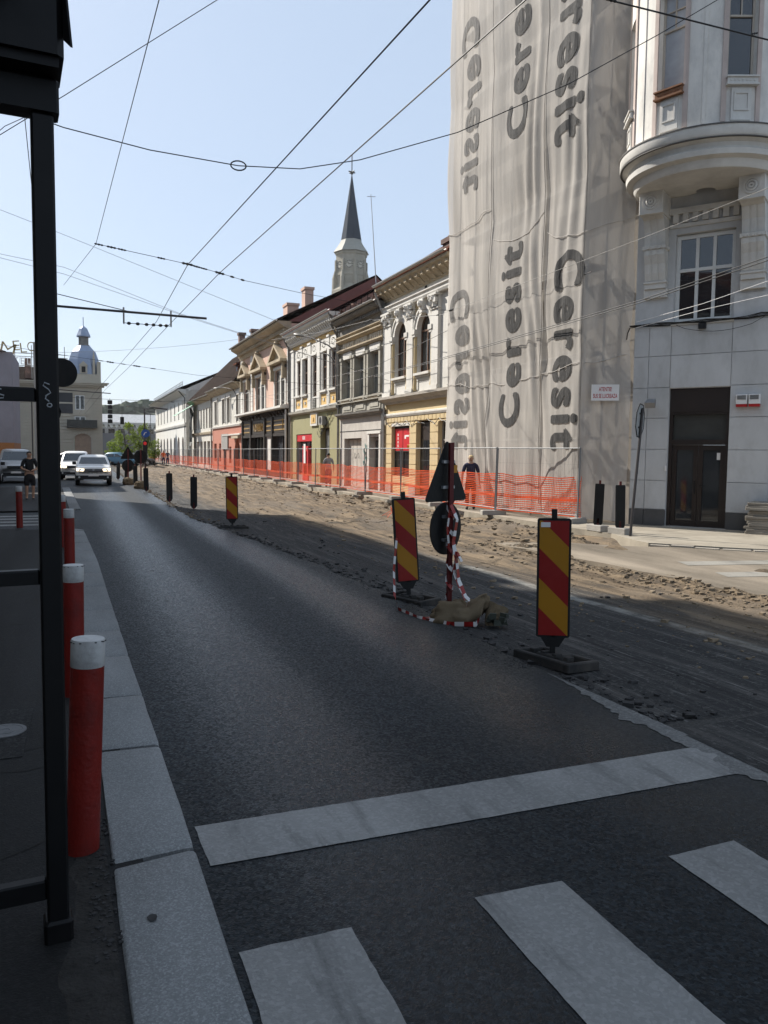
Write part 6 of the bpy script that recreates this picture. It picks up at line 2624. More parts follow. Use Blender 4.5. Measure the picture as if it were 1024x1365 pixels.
# temporary sign post: triangle above a disc, both seen from behind
SP = (3.60, 7.32)
spz = bed_z(*SP)
st = thing('temporary_sign', 'temporary sign post with warning triangle over round sign seen from behind', 'road sign', (SP[0], SP[1], spz), 0)
mb = MB()
mb.box(-.022, .022, -.022, .022, 0, 1.83)
mb.build('post', MATS["post_red"], st)
srot = RAD(119 - 90)
sM = Matrix.Rotation(srot, 4, 'Z')


def tri_pts(s, z, r=.05, y=.0):
    out = []
    hgt = s * .866
    for (x, zz, a0) in ((s / 2 - r * 1.6, z + r, -90), (0, z + hgt - 2 * r, 30), (-s / 2 + r * 1.6, z + r, 150)):
        for k in range(6):
            a = RAD(a0 + 120 * k / 5)
            out.append((x + r * cos(a), y, zz + r * sin(a)))
    return out


mb = MB()
mb.extr(tri_pts(.74, 1.23, .03, .05), (0, .012, 0))
o = mb.build('triangle_plate', MATS["sign_back"], st)
o.matrix_local = sM
mb = MB()
mb.extr(tri_pts(.70, 1.245, .03, .0625), (0, .002, 0))
mb.m = 1
mb.extr(tri_pts(.48, 1.32, .03, .0650), (0, .001, 0))
q = mb.build('triangle_face', [MATS["barrier_red"], MATS["barrier_yellow"]], o)
mb = MB()
for z in (1.36, 1.62):
    mb.box(-.10, .10, .022, .05, z, z + .03)
q = mb.build('clamp', MATS["steel_galv"], o)
mb = MB()
mb.box(.10, .18, .046, .0495, 1.52, 1.60)
mb.build('sticker', M("sticker_orange", (.45, .20, .02), rough=.6, bump=0), o)
mb = MB()
mb.disc((0, .05, .95), .272, 'y', 36, .012)
o = mb.build('round_plate', MATS["sign_back"], st)
o.matrix_local = sM
mb = MB()
mb.disc((0, .0625, .95), .262, 'y', 36, .002)
mb.build('round_face', M("sign_blue", (.02, .08, .32), rough=.4, bump=0), o)
mb = MB()
for z in (.82, 1.06):
    mb.box(-.08, .08, .022, .05, z, z + .03)
mb.build('clamp', MATS["steel_galv"], o)
MB().box(-.26, .26, -.05, .05, 0, .04).build('base_bar', MATS["post_red"], st)

# red and white tape wound on the post and trailing over the ground
tp = MB()


def tape(pts, wdt=.05, seg=.085):
    pts = [Vector(p) for p in pts]
    # resample
    out = [pts[0]]
    for a, b in zip(pts, pts[1:]):
        n = max(1, int((b - a).length / .028))
        for k in range(1, n + 1):
            out.append(a.lerp(b, k / n))
    dist = 0
    for i in range(len(out) - 1):
        a, b = out[i], out[i + 1]
        t = (b - a).normalized()
        tw = noise.noise(Vector((dist * 3, a.z * 2, 1))) * 1.6
        side = t.cross(Vector((cos(tw), -1.2, sin(tw) * .6))).normalized() * wdt / 2
        t2 = ((out[i + 2] if i + 2 < len(out) else b + t) - b).normalized()
        tw2 = noise.noise(Vector(((dist + (b - a).length) * 3, b.z * 2, 1))) * 1.6
        side2 = t2.cross(Vector((cos(tw2), -1.2, sin(tw2) * .6))).normalized() * wdt / 2
        tp.m = int(dist / seg) % 2
        tp.quad(a - side, a + side, b + side2, b - side2)
        dist += (b - a).length


hx = []
for k in range(34):
    z = 1.24 - k * .031
    hx.append((.033 * cos(k * 1.05), .033 * sin(k * 1.05) - .005, z))
tape(hx, .06)
tape([(-.02, -.05, 1.2), (.05, -.06, 1.05), (.01, -.06, .82), (.05, -.07, .6), (.07, -.08, .42), (.13, -.12, .26), (.22, -.2, .16), (.31, -.24, .17)], .065)
tape([(.03, -.05, .72), (.09, -.1, .62), (.05, -.06, .72), (.02, -.07, .5), (.08, -.11, .32), (.10, -.2, .2), (.06, -.3, .22)], .055)
tape([(-.03, -.05, 1.15), (-.06, -.06, .95), (-.03, -.05, .75)], .045)
tape([(.3, -.22, .16), (.1, -.42, .035), (-.15, -.3, .03), (-.30, .1, .02), (-.34, .55, .03), (-.28, .8, .12), (-.22, .98, .4), (-.16, 1.05, .75)], .05)
o = tp.build('barrier_tape', [MATS["barrier_red"], M("tape_white", (.62, .61, .60), rough=.5, var=.05, bump=0)], loc=(SP[0], SP[1], spz))
tag(o, 'red and white barrier tape wound down the sign post and trailing over the sack', 'barrier tape')


# sand sack slumped over the foot of the sign
def sack(label, loc, sx, sy, sz, seed, rz=0, neck=True):
    vs, fs = [], []
    NU, NV = 56, 26
    for j in range(NV + 1):
        for i in range(NU):
            a = 2 * pi * i / NU
            ph = -pi / 2 + pi * j / NV
            x, y, z = cos(ph) * cos(a), cos(ph) * sin(a), sin(ph)
            x = math.copysign(abs(x) ** .75, x)
            y = math.copysign(abs(y) ** .75, y)
            v = Vector((x * sx, y * sy, z * sz))
            d = .26 * noise.noise(Vector((x * 1.6, y * 1.6, z * 1.2 + seed))) + .13 * noise.noise(Vector((x * 4, y * 3, z * 3 + seed)))
            fold = .13 * abs(sin(6 * (x * .8 + .7 * y) + 5 * noise.noise(Vector((x * 1.3, y * 1.3, seed))))) ** 3
            v *= 1 + d - fold
            v.z = max(v.z, -sz * .62)
            if neck and x > .35:
                q = min(1, (x - .35) / .5)
                v.z += q * sz * .9
                v.y *= 1 - .25 * q
            vs.append(v)
    for j in range(NV):
        for i in range(NU):
            k = (i + 1) % NU
            fs.append((j * NU + i, j * NU + k, (j + 1) * NU + k, (j + 1) * NU + i))
    o = MB().add(vs, fs).build('sandbag', MATS["burlap"], smooth=True)
    o.data.set_sharp_from_angle(angle=RAD(180))
    o.location = loc
    o.rotation_euler = (0, 0, rz)
    tag(o, label, 'sandbag', 'sacks weighting the temporary signs')
    return o


sack('tan burlap sack of sand slumped over the foot of the nearest sign', (3.66, 7.17, spz + .085), .30, .19, .15, 3, RAD(-35))
s2 = MB()
for k in range(9):
    a = k * .7
    s2.rock((3.92 + .07 * cos(a), 6.86 + .06 * sin(a), spz + .06 + .03 * (k % 3)), .05, 1.0)
o = s2.build('sack_lining', M("lining_dark", (.04, .045, .035), rough=.7, var=.4), None)
tag(o, 'crumpled dark plastic sticking out of the open sack', 'plastic')
mb = MB()
vs = []
for i in range(20):
    a = 2 * pi * i / 20
    for j in range(6):
        r_ = .085 + .035 * (j / 5) + .012 * noise.noise(Vector((i * .9, j, 3)))
        vs.append((r_ * cos(a), r_ * sin(a) * .9, .02 + j * .036 + .015 * sin(a * 3 + j)))
mb.add(vs, [(i * 6 + j, ((i + 1) % 20) * 6 + j, ((i + 1) % 20) * 6 + j + 1, i * 6 + j + 1) for i in range(20) for j in range(5)])
o = mb.build('sack_mouth', MATS["burlap"], None, loc=(3.88, 6.92, spz + .01), rot=(RAD(-24), RAD(38), 0))
tag(o, 'open ruffled mouth of a second burlap sack', 'sandbag', 'sacks weighting the temporary signs')

# the two far temporary signs
for (x, y, tri, lab, sl_) in ((2.84, 37.0, False, 'far round sign seen from behind with a sack at its foot', 'dark sack at the foot of the far round sign'),
                              (2.56, 41.2, True, 'far sign post with triangle over disc beside the white car', 'pale sack at the foot of the far triangle sign')):
    z0 = bed_z(x, y)
    t = thing('temporary_sign', lab, 'road sign', (x, y, z0), RAD(8), 'temporary signs along the lane')
    MB().box(-.025, .025, -.025, .025, 0, 1.75).build('post', MATS["post_red"], t)
    mb = MB()
    if tri:
        mb.extr(tri_pts(.74, 1.28, .03, .03), (0, .012, 0))
        mb.build('triangle_plate', MATS["sign_back"], t)
        mb = MB()
        mb.disc((0, .03, .95), .30, 'y', 28, .012)
    else:
        mb.disc((0, .03, 1.42), .30, 'y', 28, .012)
    mb.build('round_plate', MATS["sign_back"], t)
    MB().box(-.25, .25, -.05, .05, 0, .05).build('base_bar', MATS["post_red"], t)
    sack(sl_, (x, y - .1, z0 + .14), .30, .22, .22, y, .3, neck=False)

# octagonal sign from behind on a leaning pole
t = thing('octagonal_sign', 'octagonal sign from behind on a leaning thin pole at the corner', 'road sign', (10.62, 13.26, .052), 0, rot=(0, RAD(4.6), 0))
MB().tube([(0, 0, 0), (0, 0, 2.62)], .028, 8).build('pole', M("pole_dark", (.06, .055, .055), rough=.5, metal=.3), t)
mb = MB()
r8 = [(.36 * cos(RAD(22.5 + 45 * k)), .03, 2.36 + .36 * sin(RAD(22.5 + 45 * k))) for k in range(8)]
mb.extr(r8, (0, .003, 0))
rm_ = Matrix.Rotation(RAD(38), 4, 'Z')
o = mb.build('plate', MATS["alu_back"], t)
o.matrix_local = rm_
rim = MB()
for k in range(8):
    rim.tube([(r8[k][0], .03, r8[k][2]), (r8[(k + 1) % 8][0], .03, r8[(k + 1) % 8][2])], .011, 5)
rim.build('rim', MATS["black_rubber"], o)
cl_ = MB()
for z in (2.22, 2.50):
    cl_.box(-.11, .11, .005, .028, z - .015, z + .015)
cl_.box(-.02, .0, .0, .028, 2.1, 2.6)
cl_.box(.03, .05, .0, .028, 2.05, 2.6)
cl_.build('clamp', MATS["black_rubber"], o)
mb = MB()
mb.extr([(p[0] * .97, .0335, 2.36 + (p[2] - 2.36) * .97) for p in r8], (0, .002, 0))
mb.build('sign_face', MATS["barrier_red"], o)
MB().box(.10, .15, .026, .0295, 2.25, 2.33).build('sticker', MATS["sign_white"], o)

# paving slabs stacked by the wall
for k in range(12):
    mb = MB()
    a, b = .52, .36
    mb.box(-a, a, -b, b, 0, .052, .006)
    mb.v = [(x + .02 * noise.noise(Vector((x * 4, y * 4, k))), y + .03 * noise.noise(Vector((x * 4, k, y * 5))), z) for x, y, z in mb.v]
    o = mb.build('stacked_slab', MATS["old_slab"])
    o.location = (14.02 + random.uniform(-.04, .04), 12.75 + random.uniform(-.04, .04), .052 + k * .056)
    o.rotation_euler = (random.uniform(-.01, .01), random.uniform(-.012, .012), CRZ + random.uniform(-.06, .06))
    tag(o, 'weathered slab in the stack against the pale wall right of the door', 'paving slab', 'slabs stacked by the door')

# wooden pallet on the trench edge
t = thing('pallet', 'wooden pallet lying on the trench edge before the grey house', 'pallet', (10.12, 29.6, bed_z(10.12, 29.6) + .05), RAD(-58), rot=(RAD(4), RAD(-5), RAD(-62)))
wd = M("pallet_wood", (.30, .23, .15), rough=.9, var=.3, sc=3, stretch=(.4, 3, 3), rand=.2)
for k in range(7):
    MB().box(-.6, .6, -.42 + k * .135, -.32 + k * .135, .122, .144).build('plank', wd, t)
for x in (-.55, 0, .55):
    for y in (-.38, 0.0, .38):
        MB().box(x - .05, x + .05, y - .05, y + .05, .022, .10).build('block', wd, t)
    MB().box(x - .05, x + .05, -.43, .49, .10, .121).build('bearer', wd, t)
    MB().box(x - .05, x + .05, -.43, .49, .0, .021).build('plank', wd, t)

# ------------------------------------------------------------------ site fence
FP = [(11.42, 16.22), (10.72, 19.05), (10.74, 22.5)]
y = 22.5
while y < 124:
    y += 3.45
    FP.append((10.76 + .05 * sin(y), y))
fr_v = []
for v in range(2):
    mb = MB()
    L = 1.0
    mb.tube([(0, 0, .10), (0, 0, 1.83)], .021, 6)
    mb.tube([(1, 0, .10), (1, 0, 1.83)], .021, 6)
    fr_v.append(mb)


def net_mesh(seed, L):
    rnd = random.Random(seed)
    mb = MB()
    N = 26
    H_ = 19

    def pt(u, v):
        sag = .05 * sin(pi * u) * (1 if seed % 2 else .6) + .03 * noise.noise(Vector((u * 6, seed, 2)))
        z = .14 + v * (.98 - sag + .04 * noise.noise(Vector((u * 3, seed, 7))))
        bunch = .12 * math.exp(-((v - .42) / .10) ** 2) * (.6 + noise.noise(Vector((u * 4, seed * 2, 5))))
        z -= bunch * (v - .42) * 3
        yy = -.035 - .06 * (.5 + noise.noise(Vector((u * 5, v * 2.5, seed)))) - (.03 if v < .15 else 0)
        return Vector((u * L, yy, z))
    for j in range(H_):
        v = j / (H_ - 1)
        wv = .021 if j not in (0, H_ - 1) else .026
        if j in (7, 8):
            wv = .04
        for i in range(N):
            a, b = pt(i / N, v), pt((i + 1) / N, v)
            mb.quad(a - Vector((0, 0, wv / 2)), b - Vector((0, 0, wv / 2)), b + Vector((0, 0, wv / 2)), a + Vector((0, 0, wv / 2)))
    M_ = int(L / .085)
    for i in range(M_ + 1):
        u = i / M_
        for j in range(9):
            a, b = pt(u, j / 9), pt(u, (j + 1) / 9)
            mb.quad(a - Vector((.004, 0, 0)), a + Vector((.004, 0, 0)), b + Vector((.004, 0, 0)), b - Vector((.004, 0, 0)))
    return mb


STD = 3.45
cache = {}
for i, ((x0, y0), (x1, y1)) in enumerate(zip(FP, FP[1:])):
    L = math.hypot(x1 - x0, y1 - y0)
    rz = math.atan2(y1 - y0, x1 - x0)
    key = round(L, 1)
    if key not in cache:
        p = MB()
        p.tube([(0.02, 0, .10), (.02, 0, 1.83)], .021, 6)
        post = p.mesh('post', MATS["fence_steel"])
        p = MB()
        p.tube([(0.02, 0, 1.81), (L - .02, 0, 1.81)], .018, 6)
        top = p.mesh('top_rail', MATS["fence_steel"])
        p = MB()
        p.tube([(0.02, 0, .18), (L - .02, 0, .18)], .016, 6)
        bot = p.mesh('bottom_rail', MATS["fence_steel"])
        p = MB()
        for z in (.55, 1.0, 1.42):
            p.tube([(0.02, 0, z), (L - .02, 0, z)], .0022, 3)
        for k in range(1, int(L / .12)):
            p.tube([(.02 + k * .12, 0, .18), (.02 + k * .12, 0, 1.81)], .0017, 3)
        wire = p.mesh('wire_infill', MATS["fence_steel"])
        cache[key] = (post, top, bot, wire, [net_mesh(s, L).mesh('orange_netting', MATS["orange_plastic"]) for s in (1, 2, 3, 4)])
    post, top, bot, wire, nets = cache[key]
    zone = [(19.0, None), (25.6, 'the sheeting and the triangle sign'), (32, 'the cream house with arched windows'), (38, 'the grey weathered house'), (48, 'the olive shop floor'), (63, 'the dark wooden shopfront'),
            (77, 'the red ground floor'), (93, 'the small pale house'), (200, 'the long white house')]
    zi = next(q for q in range(len(zone)) if (y0 + y1) / 2 < zone[q][0])
    mem = [q for q in range(len(FP) - 1) if (zone[zi - 1][0] if zi else 0) <= (FP[q][1] + FP[q + 1][1]) / 2 < zone[zi][0]]
    pos = mem.index(i)
    word = 'only' if len(mem) == 1 else ('nearest', 'second nearest', 'third nearest', 'fourth nearest', 'fifth nearest', 'sixth nearest', 'seventh nearest', 'eighth nearest', 'ninth nearest')[pos] if pos < min(9, len(mem) - 1) else 'farthest' if pos == len(mem) - 1 else 'far'
    where = '%s before %s' % (word, zone[zi][1])
    lab = 'site fence panel, ' + where
    if i == 0:
        lab = 'first site fence panel, angled across the wrapped corner'
    t = thing('site_fence', lab, 'fence panel', (x0, y0, .05 + .006 * (i % 2)), rz, 'site fence panels')
    t.rotation_euler = (RAD(random.uniform(-1.5, 1.5)), 0, rz)
    link('post', post, t)
    link('post', post, t, loc=(L - .045, 0, 0))
    link('top_rail', top, t)
    link('bottom_rail', bot, t)
    w_ = link('wire_infill', wire, t)
    w_['kind'] = 'stuff'
    n_ = link('safety_netting', nets[i % 4], None, loc=(x0, y0, .05), rot=(0, 0, rz))
    tag(n_, 'orange plastic netting tied along the angled first fence panel' if i == 0 else 'orange netting on the fence, ' + where, 'safety netting', 'orange netting along the fence')
    if i < 22:
        mb = MB()
        mb.box(-.34, .34, -.11, .11, 0, .125, .015)
        o = mb.build('concrete_block', MATS["concrete"], loc=(x0 - .06, y0, .052), rot=(0, 0, rz + RAD(90 + random.uniform(-9, 9))))
        tag(o, 'concrete block under the angled end of the fence by the corner' if i == 0 else 'concrete fence foot, ' + where, 'fence foot', 'concrete fence feet')
mb = MB()
mb.box(-.03, .03, -.015, .015, .9, 1.95)
# thin notice tied to a far post
o = MB().box(-.01, .01, -.16, .16, 0, .95).build('notice_board', MATS["sign_white"], loc=(10.66, 38.0, 1.15))
tag(o, 'narrow white notice board tied to the fence before the olive shop', 'notice')

# bent orange tape bits by the second delineator
mb = MB()
for k in range(7):
    mb.tube([(0, .02 * k, 0), (.15 * cos(k), .1 * sin(k * 2), .18 + .03 * k), (.4 * cos(k * 2), .3 * sin(k), .05)], .006, 4)
o = mb.build('tape_tangle', MATS["orange_plastic"], loc=(7.6, 18.6, .05))
tag(o, 'tangle of orange plastic strips lying on the sandy ground', 'plastic strips')

# ------------------------------------------------------------------ poles, lamps, signs over the street
t = thing('tram_pole', 'dark pole behind the frame post carrying round signs and a wire bracket', 'pole', (-.42, 25, 0))
mb = MB()
mb.tube([(0, 0, 0), (0, 0, 6.2)], [.09, .07], 10)
mb.build('pole', MATS["pole_dark"], t)
mb = MB()
mb.disc((.19, -.10, 3.905), .41, 'y', 32, .02)
mb.build('round_sign', MATS["sign_back"], t)
mb = MB()
mb.disc((-.19, -.10, 2.76), .33, 'y', 32, .02)
mb.build('round_sign', MATS["sign_back"], t)
for z in (3.22, 2.90):
    MB().box(.06, .46, -.10, -.08, z - .15, z + .12).build('plate_sign', M("plate_grey", (.10, .10, .105), rough=.6), t)
mb = MB()
mb.tube([(.05, 0, 5.80), (4.32, 0, 5.745)], .035, 8)
mb.tube([(.05, 0, 6.15), (2.0, 0, 5.80)], .012, 5)
mb.build('bracket_arm', MATS["pole_dark"], t)
for x in (1.905, 3.26):
    MB().tube([(x, 0, 5.9), (x, 0, 5.44), (x + .02, 0, 5.43)], .028, 6).build('hanger', MATS["steel_galv"], t)
mb = MB()
mb.tube([(1.905, 0, 5.45), (3.26, 0, 5.44)], .010, 5)
for x in (2.05, 2.3, 2.55, 2.75, 2.95, 3.12):
    mb.lathe([(.0, -.07), (.045, -.03), (.045, .03), (0, .07)], 8)
    mb.v[-32:] = [(x + z, yy, 5.445 + xx) for xx, yy, z in mb.v[-32:]]
mb.build('insulator', MATS["cable_black"], t)

t = thing('grey_pole', 'tall grey street pole left of the frame post before the hotel', 'pole', (-2.28, 60, 0))
MB().tube([(0, 0, 0), (0, 0, 2), (0, 0, 9.0)], [.14, .11, .09], 10).build('pole', M("pole_grey", (.27, .27, .27), rough=.6), t)
MB().tube([(0, 0, 5.9), (4.9, 0, 5.7)], .035, 6).build('bracket_arm', MATS["pole_dark"], t)
MB().tube([(-.25, .05, 0), (-.25, .05, 5.5)], .05, 6).build('cable_duct', MATS["pole_dark"], t)

# hanging signal heads and the far traffic light
t = thing('hanging_signal', 'column of dark square boxes hanging over the end of the street', 'signal', (2.55, 60, 3.6))
for k in range(5):
    MB().box(-.16, .16, -.1, .1, k * .335, k * .335 + .28, .02).build('signal_box', MATS["iron_black"], t)
MB().tube([(0, 0, 0), (0, 0, 1.75)], .015, 5).build('hanger', MATS["cable_black"], t)
t = thing('hanging_signal', 'single small dark signal hanging right of the column of boxes', 'signal', (3.36, 60, 3.55))
mb = MB()
mb.box(-.13, .13, -.1, .1, 0, .52, .02)
mb.build('signal_box', MATS["iron_black"], t)
MB().tube([(0, 0, .5), (0, 0, 1.72)], .012, 5).build('hanger', MATS["cable_black"], t)
t = thing('traffic_light', 'far traffic light showing red below a blue round sign', 'traffic light', (4.9, 60, 0))
MB().tube([(0, 0, 0), (0, 0, 4.7), (.5, 0, 4.8), (1.6, 0, 4.7)], .05, 8).build('pole', MATS["pole_dark"], t)
MB().box(-.16, .16, -.2, -.05, 1.45, 2.4, .02).build('signal_box', MATS["iron_black"], t)
mb = MB()
mb.disc((0, -.201, 2.2), .12, 'y', 16, -.01)
mb.build('red_lens', M("lens_red_lit", (.6, .02, .02), rough=.4, bump=0, emit=(1, .05, .05, .1)), t)
mb = MB()
mb.disc((.05, -.1, 2.92), .30, 'y', 24, -.02)
o = mb.build('blue_sign', MATS["sign_blue"], t)
mb = MB()
mb.tube([(-.08, -.125, 2.78), (-.02, -.125, 2.95), (.12, -.125, 3.0)], .028, 5)
mb.build('white_arrow', MATS["sign_white"], o)
mb = MB()
mb.box(-.2, .25, -.12, -.1, 2.5, 2.58)
mb.build('name_plate', MATS["plate_grey"], t)


def street_lamp(label, loc, pts, hx_, hz):
    t = thing('street_lamp', label, 'street lamp', loc, 0, 'street lamps on the house fronts')
    MB().tube(pts, [.035] * (len(pts) - 1) + [.028], 8).build('arm', MATS["pole_dark"], t)
    e = Vector(pts[-1])
    d = (e - Vector(pts[-2])).normalized()
    mb = MB()
    vs, fs = [], []
    N = 12
    sec = [(0, .05), (.12, .11), (.35, .17), (.6, .16), (.75, .09), (.8, .02)]
    up = Vector((0, 0, 1))
    sd_ = d.cross(up).normalized()
    for s, r in sec:
        for k in range(N):
            a = 2 * pi * k / N
            vs.append(e + d * s + sd_ * r * cos(a) + up * r * .55 * sin(a))
    for i in range(len(sec) - 1):
        for k in range(N):
            l = (k + 1) % N
            fs.append((i * N + k, i * N + l, (i + 1) * N + l, (i + 1) * N + k))
    mb.add(vs, fs)
    mb.build('lamp_head', M("lamp_shell", (.12, .11, .09), rough=.5), t, smooth=True)
    bo = MB()
    c = e + d * .42 - Vector((0, 0, .07))
    bo.lathe([(.13, 0), (.11, -.05), (0, -.07)], 12, c.x, c.y)
    bo.v = [(x, y, z + c.z) for x, y, z in bo.v]
    bo.build('lamp_lens', M("lens_amber", (.45, .36, .22), rough=.3), t)
    return t


street_lamp('street lamp with grey oval head on a bent arm at the olive shop house', (12.4, 38.3, 0),
            [(0, 0, 4.2), (0, 0, 6.3), (-.05, .1, 6.75), (-.3, .6, 7.1), (-.8, 1.9, 7.6), (-1.05, 2.5, 7.75)], 0, 0)
street_lamp('small street lamp on a curved arm at the red ground floor house', (12.4, 64.5, 0),
            [(0, 0, 5.0), (0, 0, 6.2), (-.2, .4, 6.7), (-.7, 2.6, 7.0), (-.9, 3.6, 7.0)], 0, 0)
mb = MB()
mb.tube([(0, 0, 5.2), (0, 0, 6.6), (-.2, .5, 6.95), (-.45, 1.1, 7.1)], .03, 6)
o = mb.build('lamp_arm', MATS["pole_dark"], loc=(12.38, 38.6, -.3))
tag(o, 'short bare curved bracket below the grey oval lamp', 'bracket')
street_lamp('far street lamp on an arm at the end of the white house', (11.6, 131, 0),
            [(0, 0, 0), (0, 0, 7.4), (-.5, -.2, 8.2), (-3, -.4, 8.5)], 0, 0)


# ------------------------------------------------------------------ overhead wires
def sagline(a, b, sag, n=14):
    a, b = Vector(a), Vector(b)
    return [a.lerp(b, k / n) - Vector((0, 0, sag * 4 * (k / n) * (1 - k / n))) for k in range(n + 1)]


def wire(name, label, cat, pts, r, group=None, ins=(), ins_name='insulator', mat="cable_black"):
    t = thing(name, label, cat, tuple(pts[0]), 0, group)
    o = Vector(pts[0])
    MB().tube([Vector(p) - o for p in pts], r, 5).build('cable', MATS[mat], t)
    for (p, d, s) in ins:
        mb = MB()
        d = Vector(d).normalized()
        p = Vector(p) - o
        mb.tube([p - d * s, p - d * s * .7, p - d * s * .3, p, p + d * s * .3, p + d * s * .7, p + d * s],
                [.3 * s * .2, s * .22, s * .12, s * .26, s * .12, s * .22, s * .06], 7)
        mb.build(ins_name, MATS["cable_black"], t)
    return t


wire('trolley_wire', 'left of the two trolley wires running up the street', 'trolley wire',
     [(3.55, -6, 5.62), (2.94, 6.55, 5.6), (2.33, 17.4, 5.6), (2.42, 25.0, 5.55), (2.05, 40, 5.6), (1.47, 59.5, 5.6), (.8, 95, 5.7)], .0085, 'trolley wires')
wire('trolley_wire', 'right of the two trolley wires running up the street', 'trolley wire',
     [(4.45, -6, 5.62), (3.70, 6.23, 5.6), (3.08, 17.9, 5.6), (2.85, 25.0, 5.55), (2.55, 40, 5.6), (2.06, 55.4, 5.6), (1.4, 95, 5.7)], .0085, 'trolley wires')
# insulated span across the trolley wires
A, B_, C_, D_, E_ = (.507, 17, 5.749), (2.338, 17.5, 5.637), (3.083, 17.9, 5.598), (3.834, 19.0, 5.72), (9.1, 23.0, 6.10)
dd_ = Vector(B_) - Vector(A)
ins = [(Vector(A).lerp(Vector(B_), q), dd_, s) for q, s in ((.03, .09), (.16, .10), (.27, .09), (.70, .09), (1.0, .13))]
ins += [(Vector(B_).lerp(Vector(C_), q), Vector(C_) - Vector(B_), s) for q, s in ((.28, .10), (.5, .09), (1.0, .13))]
ins += [(Vector(C_).lerp(Vector(D_), q), Vector(D_) - Vector(C_), s) for q, s in ((.5, .1), (.95, .1))]
wire('span_wire', 'insulated span wire crossing above both trolley wires', 'span wire', [A, B_, C_, D_, (5.749, 21.0, 5.95), E_, (11.25, 23.05, 6.22)], .006, 'span wires', ins)
wire('span_wire', 'thin wire rising steeply from the insulated span to the left', 'span wire', [(-.139, 24, 6.217), A, (.827, 8, 5.891), (1.1, -2, 6.0)], .005, 'span wires')
ins = [(Vector((11.25, 23.05, 6.23)), (0, 1, 0), .16), (Vector((11.22, 24.0, 6.22)), (0, 1, 0), .10)]
wire('span_wire', 'pale wire passing in front of the sheeting toward the oriel bracket', 'span wire', [(11.25, 23.6, 6.22), (11.15, 18, 6.20), (11.1, 13.8, 6.2), (11.15, 10.7, 6.28), (11.3, 4, 6.7)], .006, 'span wires', ins, mat="grey_frame")
# slack near span with a ring
p = [(-9, 9, 8.2), (-3.5, 9, 5.9), (-.608, 9, 5.10), (-.024, 9, 4.973), (.822, 9, 4.872), (1.761, 9, 4.839), (2.46, 9, 4.9), (3.18, 9, 5.1), (4.437, 9, 5.6), (6.026, 9, 6.45), (7.42, 9, 7.33), (8.355, 9, 7.95), (11, 9, 9.7)]
t = wire('span_wire', 'slack dark cable with a small ring sagging across the sky', 'span wire', p, .006, 'span wires')
mb = MB()
mb.tube([(1.761 + .085 * cos(k * pi / 8), 9 - .03 * sin(k * pi / 8), 4.84 + .04 * sin(k * pi / 8)) for k in range(17)], .008, 5)
mb.v = [(x - p[0][0], y - p[0][1], z - p[0][2]) for x, y, z in mb.v]
mb.build('cable_ring', MATS["cable_black"], t)
wire('span_wire', 'thick dark wire crossing the top right before the oriel', 'span wire', [(2.5, 7, 6.6), (5.06, 7, 6.28), (6.077, 7, 6.29), (7.248, 7, 6.30), (10, 7, 6.7)], .009, 'span wires',
     [(Vector((5.15, 7, 6.285)), (1, 0, 0), .07), (Vector((7.05, 7, 6.33)), (1, 0, .3), .05)])
wire('span_wire', 'thin wire climbing from the frame post to the top of the sky', 'span wire', [(-2.2, 12, 4.9), (-.82, 12, 5.847), (-.024, 12, 6.479), (2.05, 12, 8.156), (4, 12, 9.7)], .006, 'span wires', mat="pole_dark")
for k, (z0, lab) in enumerate(((9.8, 'upper of three thin far wires fanning out of the frame post'), (8.35, 'middle of three thin far wires fanning out of the frame post'), (8.22, 'lower of three thin far wires fanning out of the frame post'))):
    e = [(10.5, 30, 5.6), (3.73, 30, 6.66), (4.2, 30, 6.5)][k]
    wire('span_wire', lab, 'span wire', [(-4.9, 30, z0 + .6), (-2.1, 30, z0 - .15), (-.15, 30, (z0 - .75) if k == 0 else z0 - .3 - .1 * k), e] + ([(11.9, 30, 4.6)] if k else []), .007, 'span wires', mat="grey_frame")
wire('span_wire', 'thin wire dropping left of the frame post top', 'span wire', [(-1.05, 9.5, 4.6), (-.60, 9.5, 5.08), (-.25, 9.5, 5.3)], .004, 'span wires', mat="pole_dark")
for k, lab in enumerate(('left of two thin wires hanging inside the black frame', 'right of two thin wires hanging inside the black frame')):
    wire('span_wire', lab, 'span wire', [(-.55 + .08 * k, 12, 6.6), (-.52 + .08 * k, 13, 6.0), (-.62 + .03 * k, 22, 5.6), (-.65, 25, 5.4)], .006, 'span wires', mat="pole_dark")
A, B_ = Vector((-1.0, 37, 5.80)), Vector((5.3, 37, 5.127))
ins = [(A.lerp(B_, q), B_ - A, s) for q, s in ((.355, .10), (.415, .16), (.5, .1), (.59, .16), (.70, .12))]
wire('span_wire', 'farther insulated span wire over the trolley wires', 'span wire', [(-4.9, 37, 6.3), A, B_, (12, 37, 4.9)], .007, 'span wires', ins)
wire('span_wire', 'thin far wire from the tower house side to the pink house', 'span wire', sagline((-4.8, 45, 6.5), (12.3, 45, 8.7), .45), .007, 'span wires', mat="grey_frame")
ins = [(Vector((5.97, 60, 5.25)), (1, 0, 0), .14), (Vector((6.87, 60, 5.23)), (1, 0, 0), .14)]
wire('span_wire', 'farthest span wire carrying the hanging signals', 'span wire', [(-2.28, 60, 5.4), (2.55, 60, 5.28), (5.97, 60, 5.25), (12.3, 60, 5.6)], .012, 'span wires', ins)
for k, lab in enumerate(('upper of a close pair of dark cables slanting across the sheeting', 'lower of a close pair of dark cables slanting across the sheeting')):
    wire('house_cable', lab, 'cable', [(11.95, 31.9, 4.95 - .05 * k), (11.3, 24.3, 4.80 - .05 * k), (11.22, 13.88, 4.97 - .05 * k), (11.3, 10.7, 5.16 - .06 * k), (11.6, 6, 5.5 - .05 * k)], .010, 'cables across the house fronts')
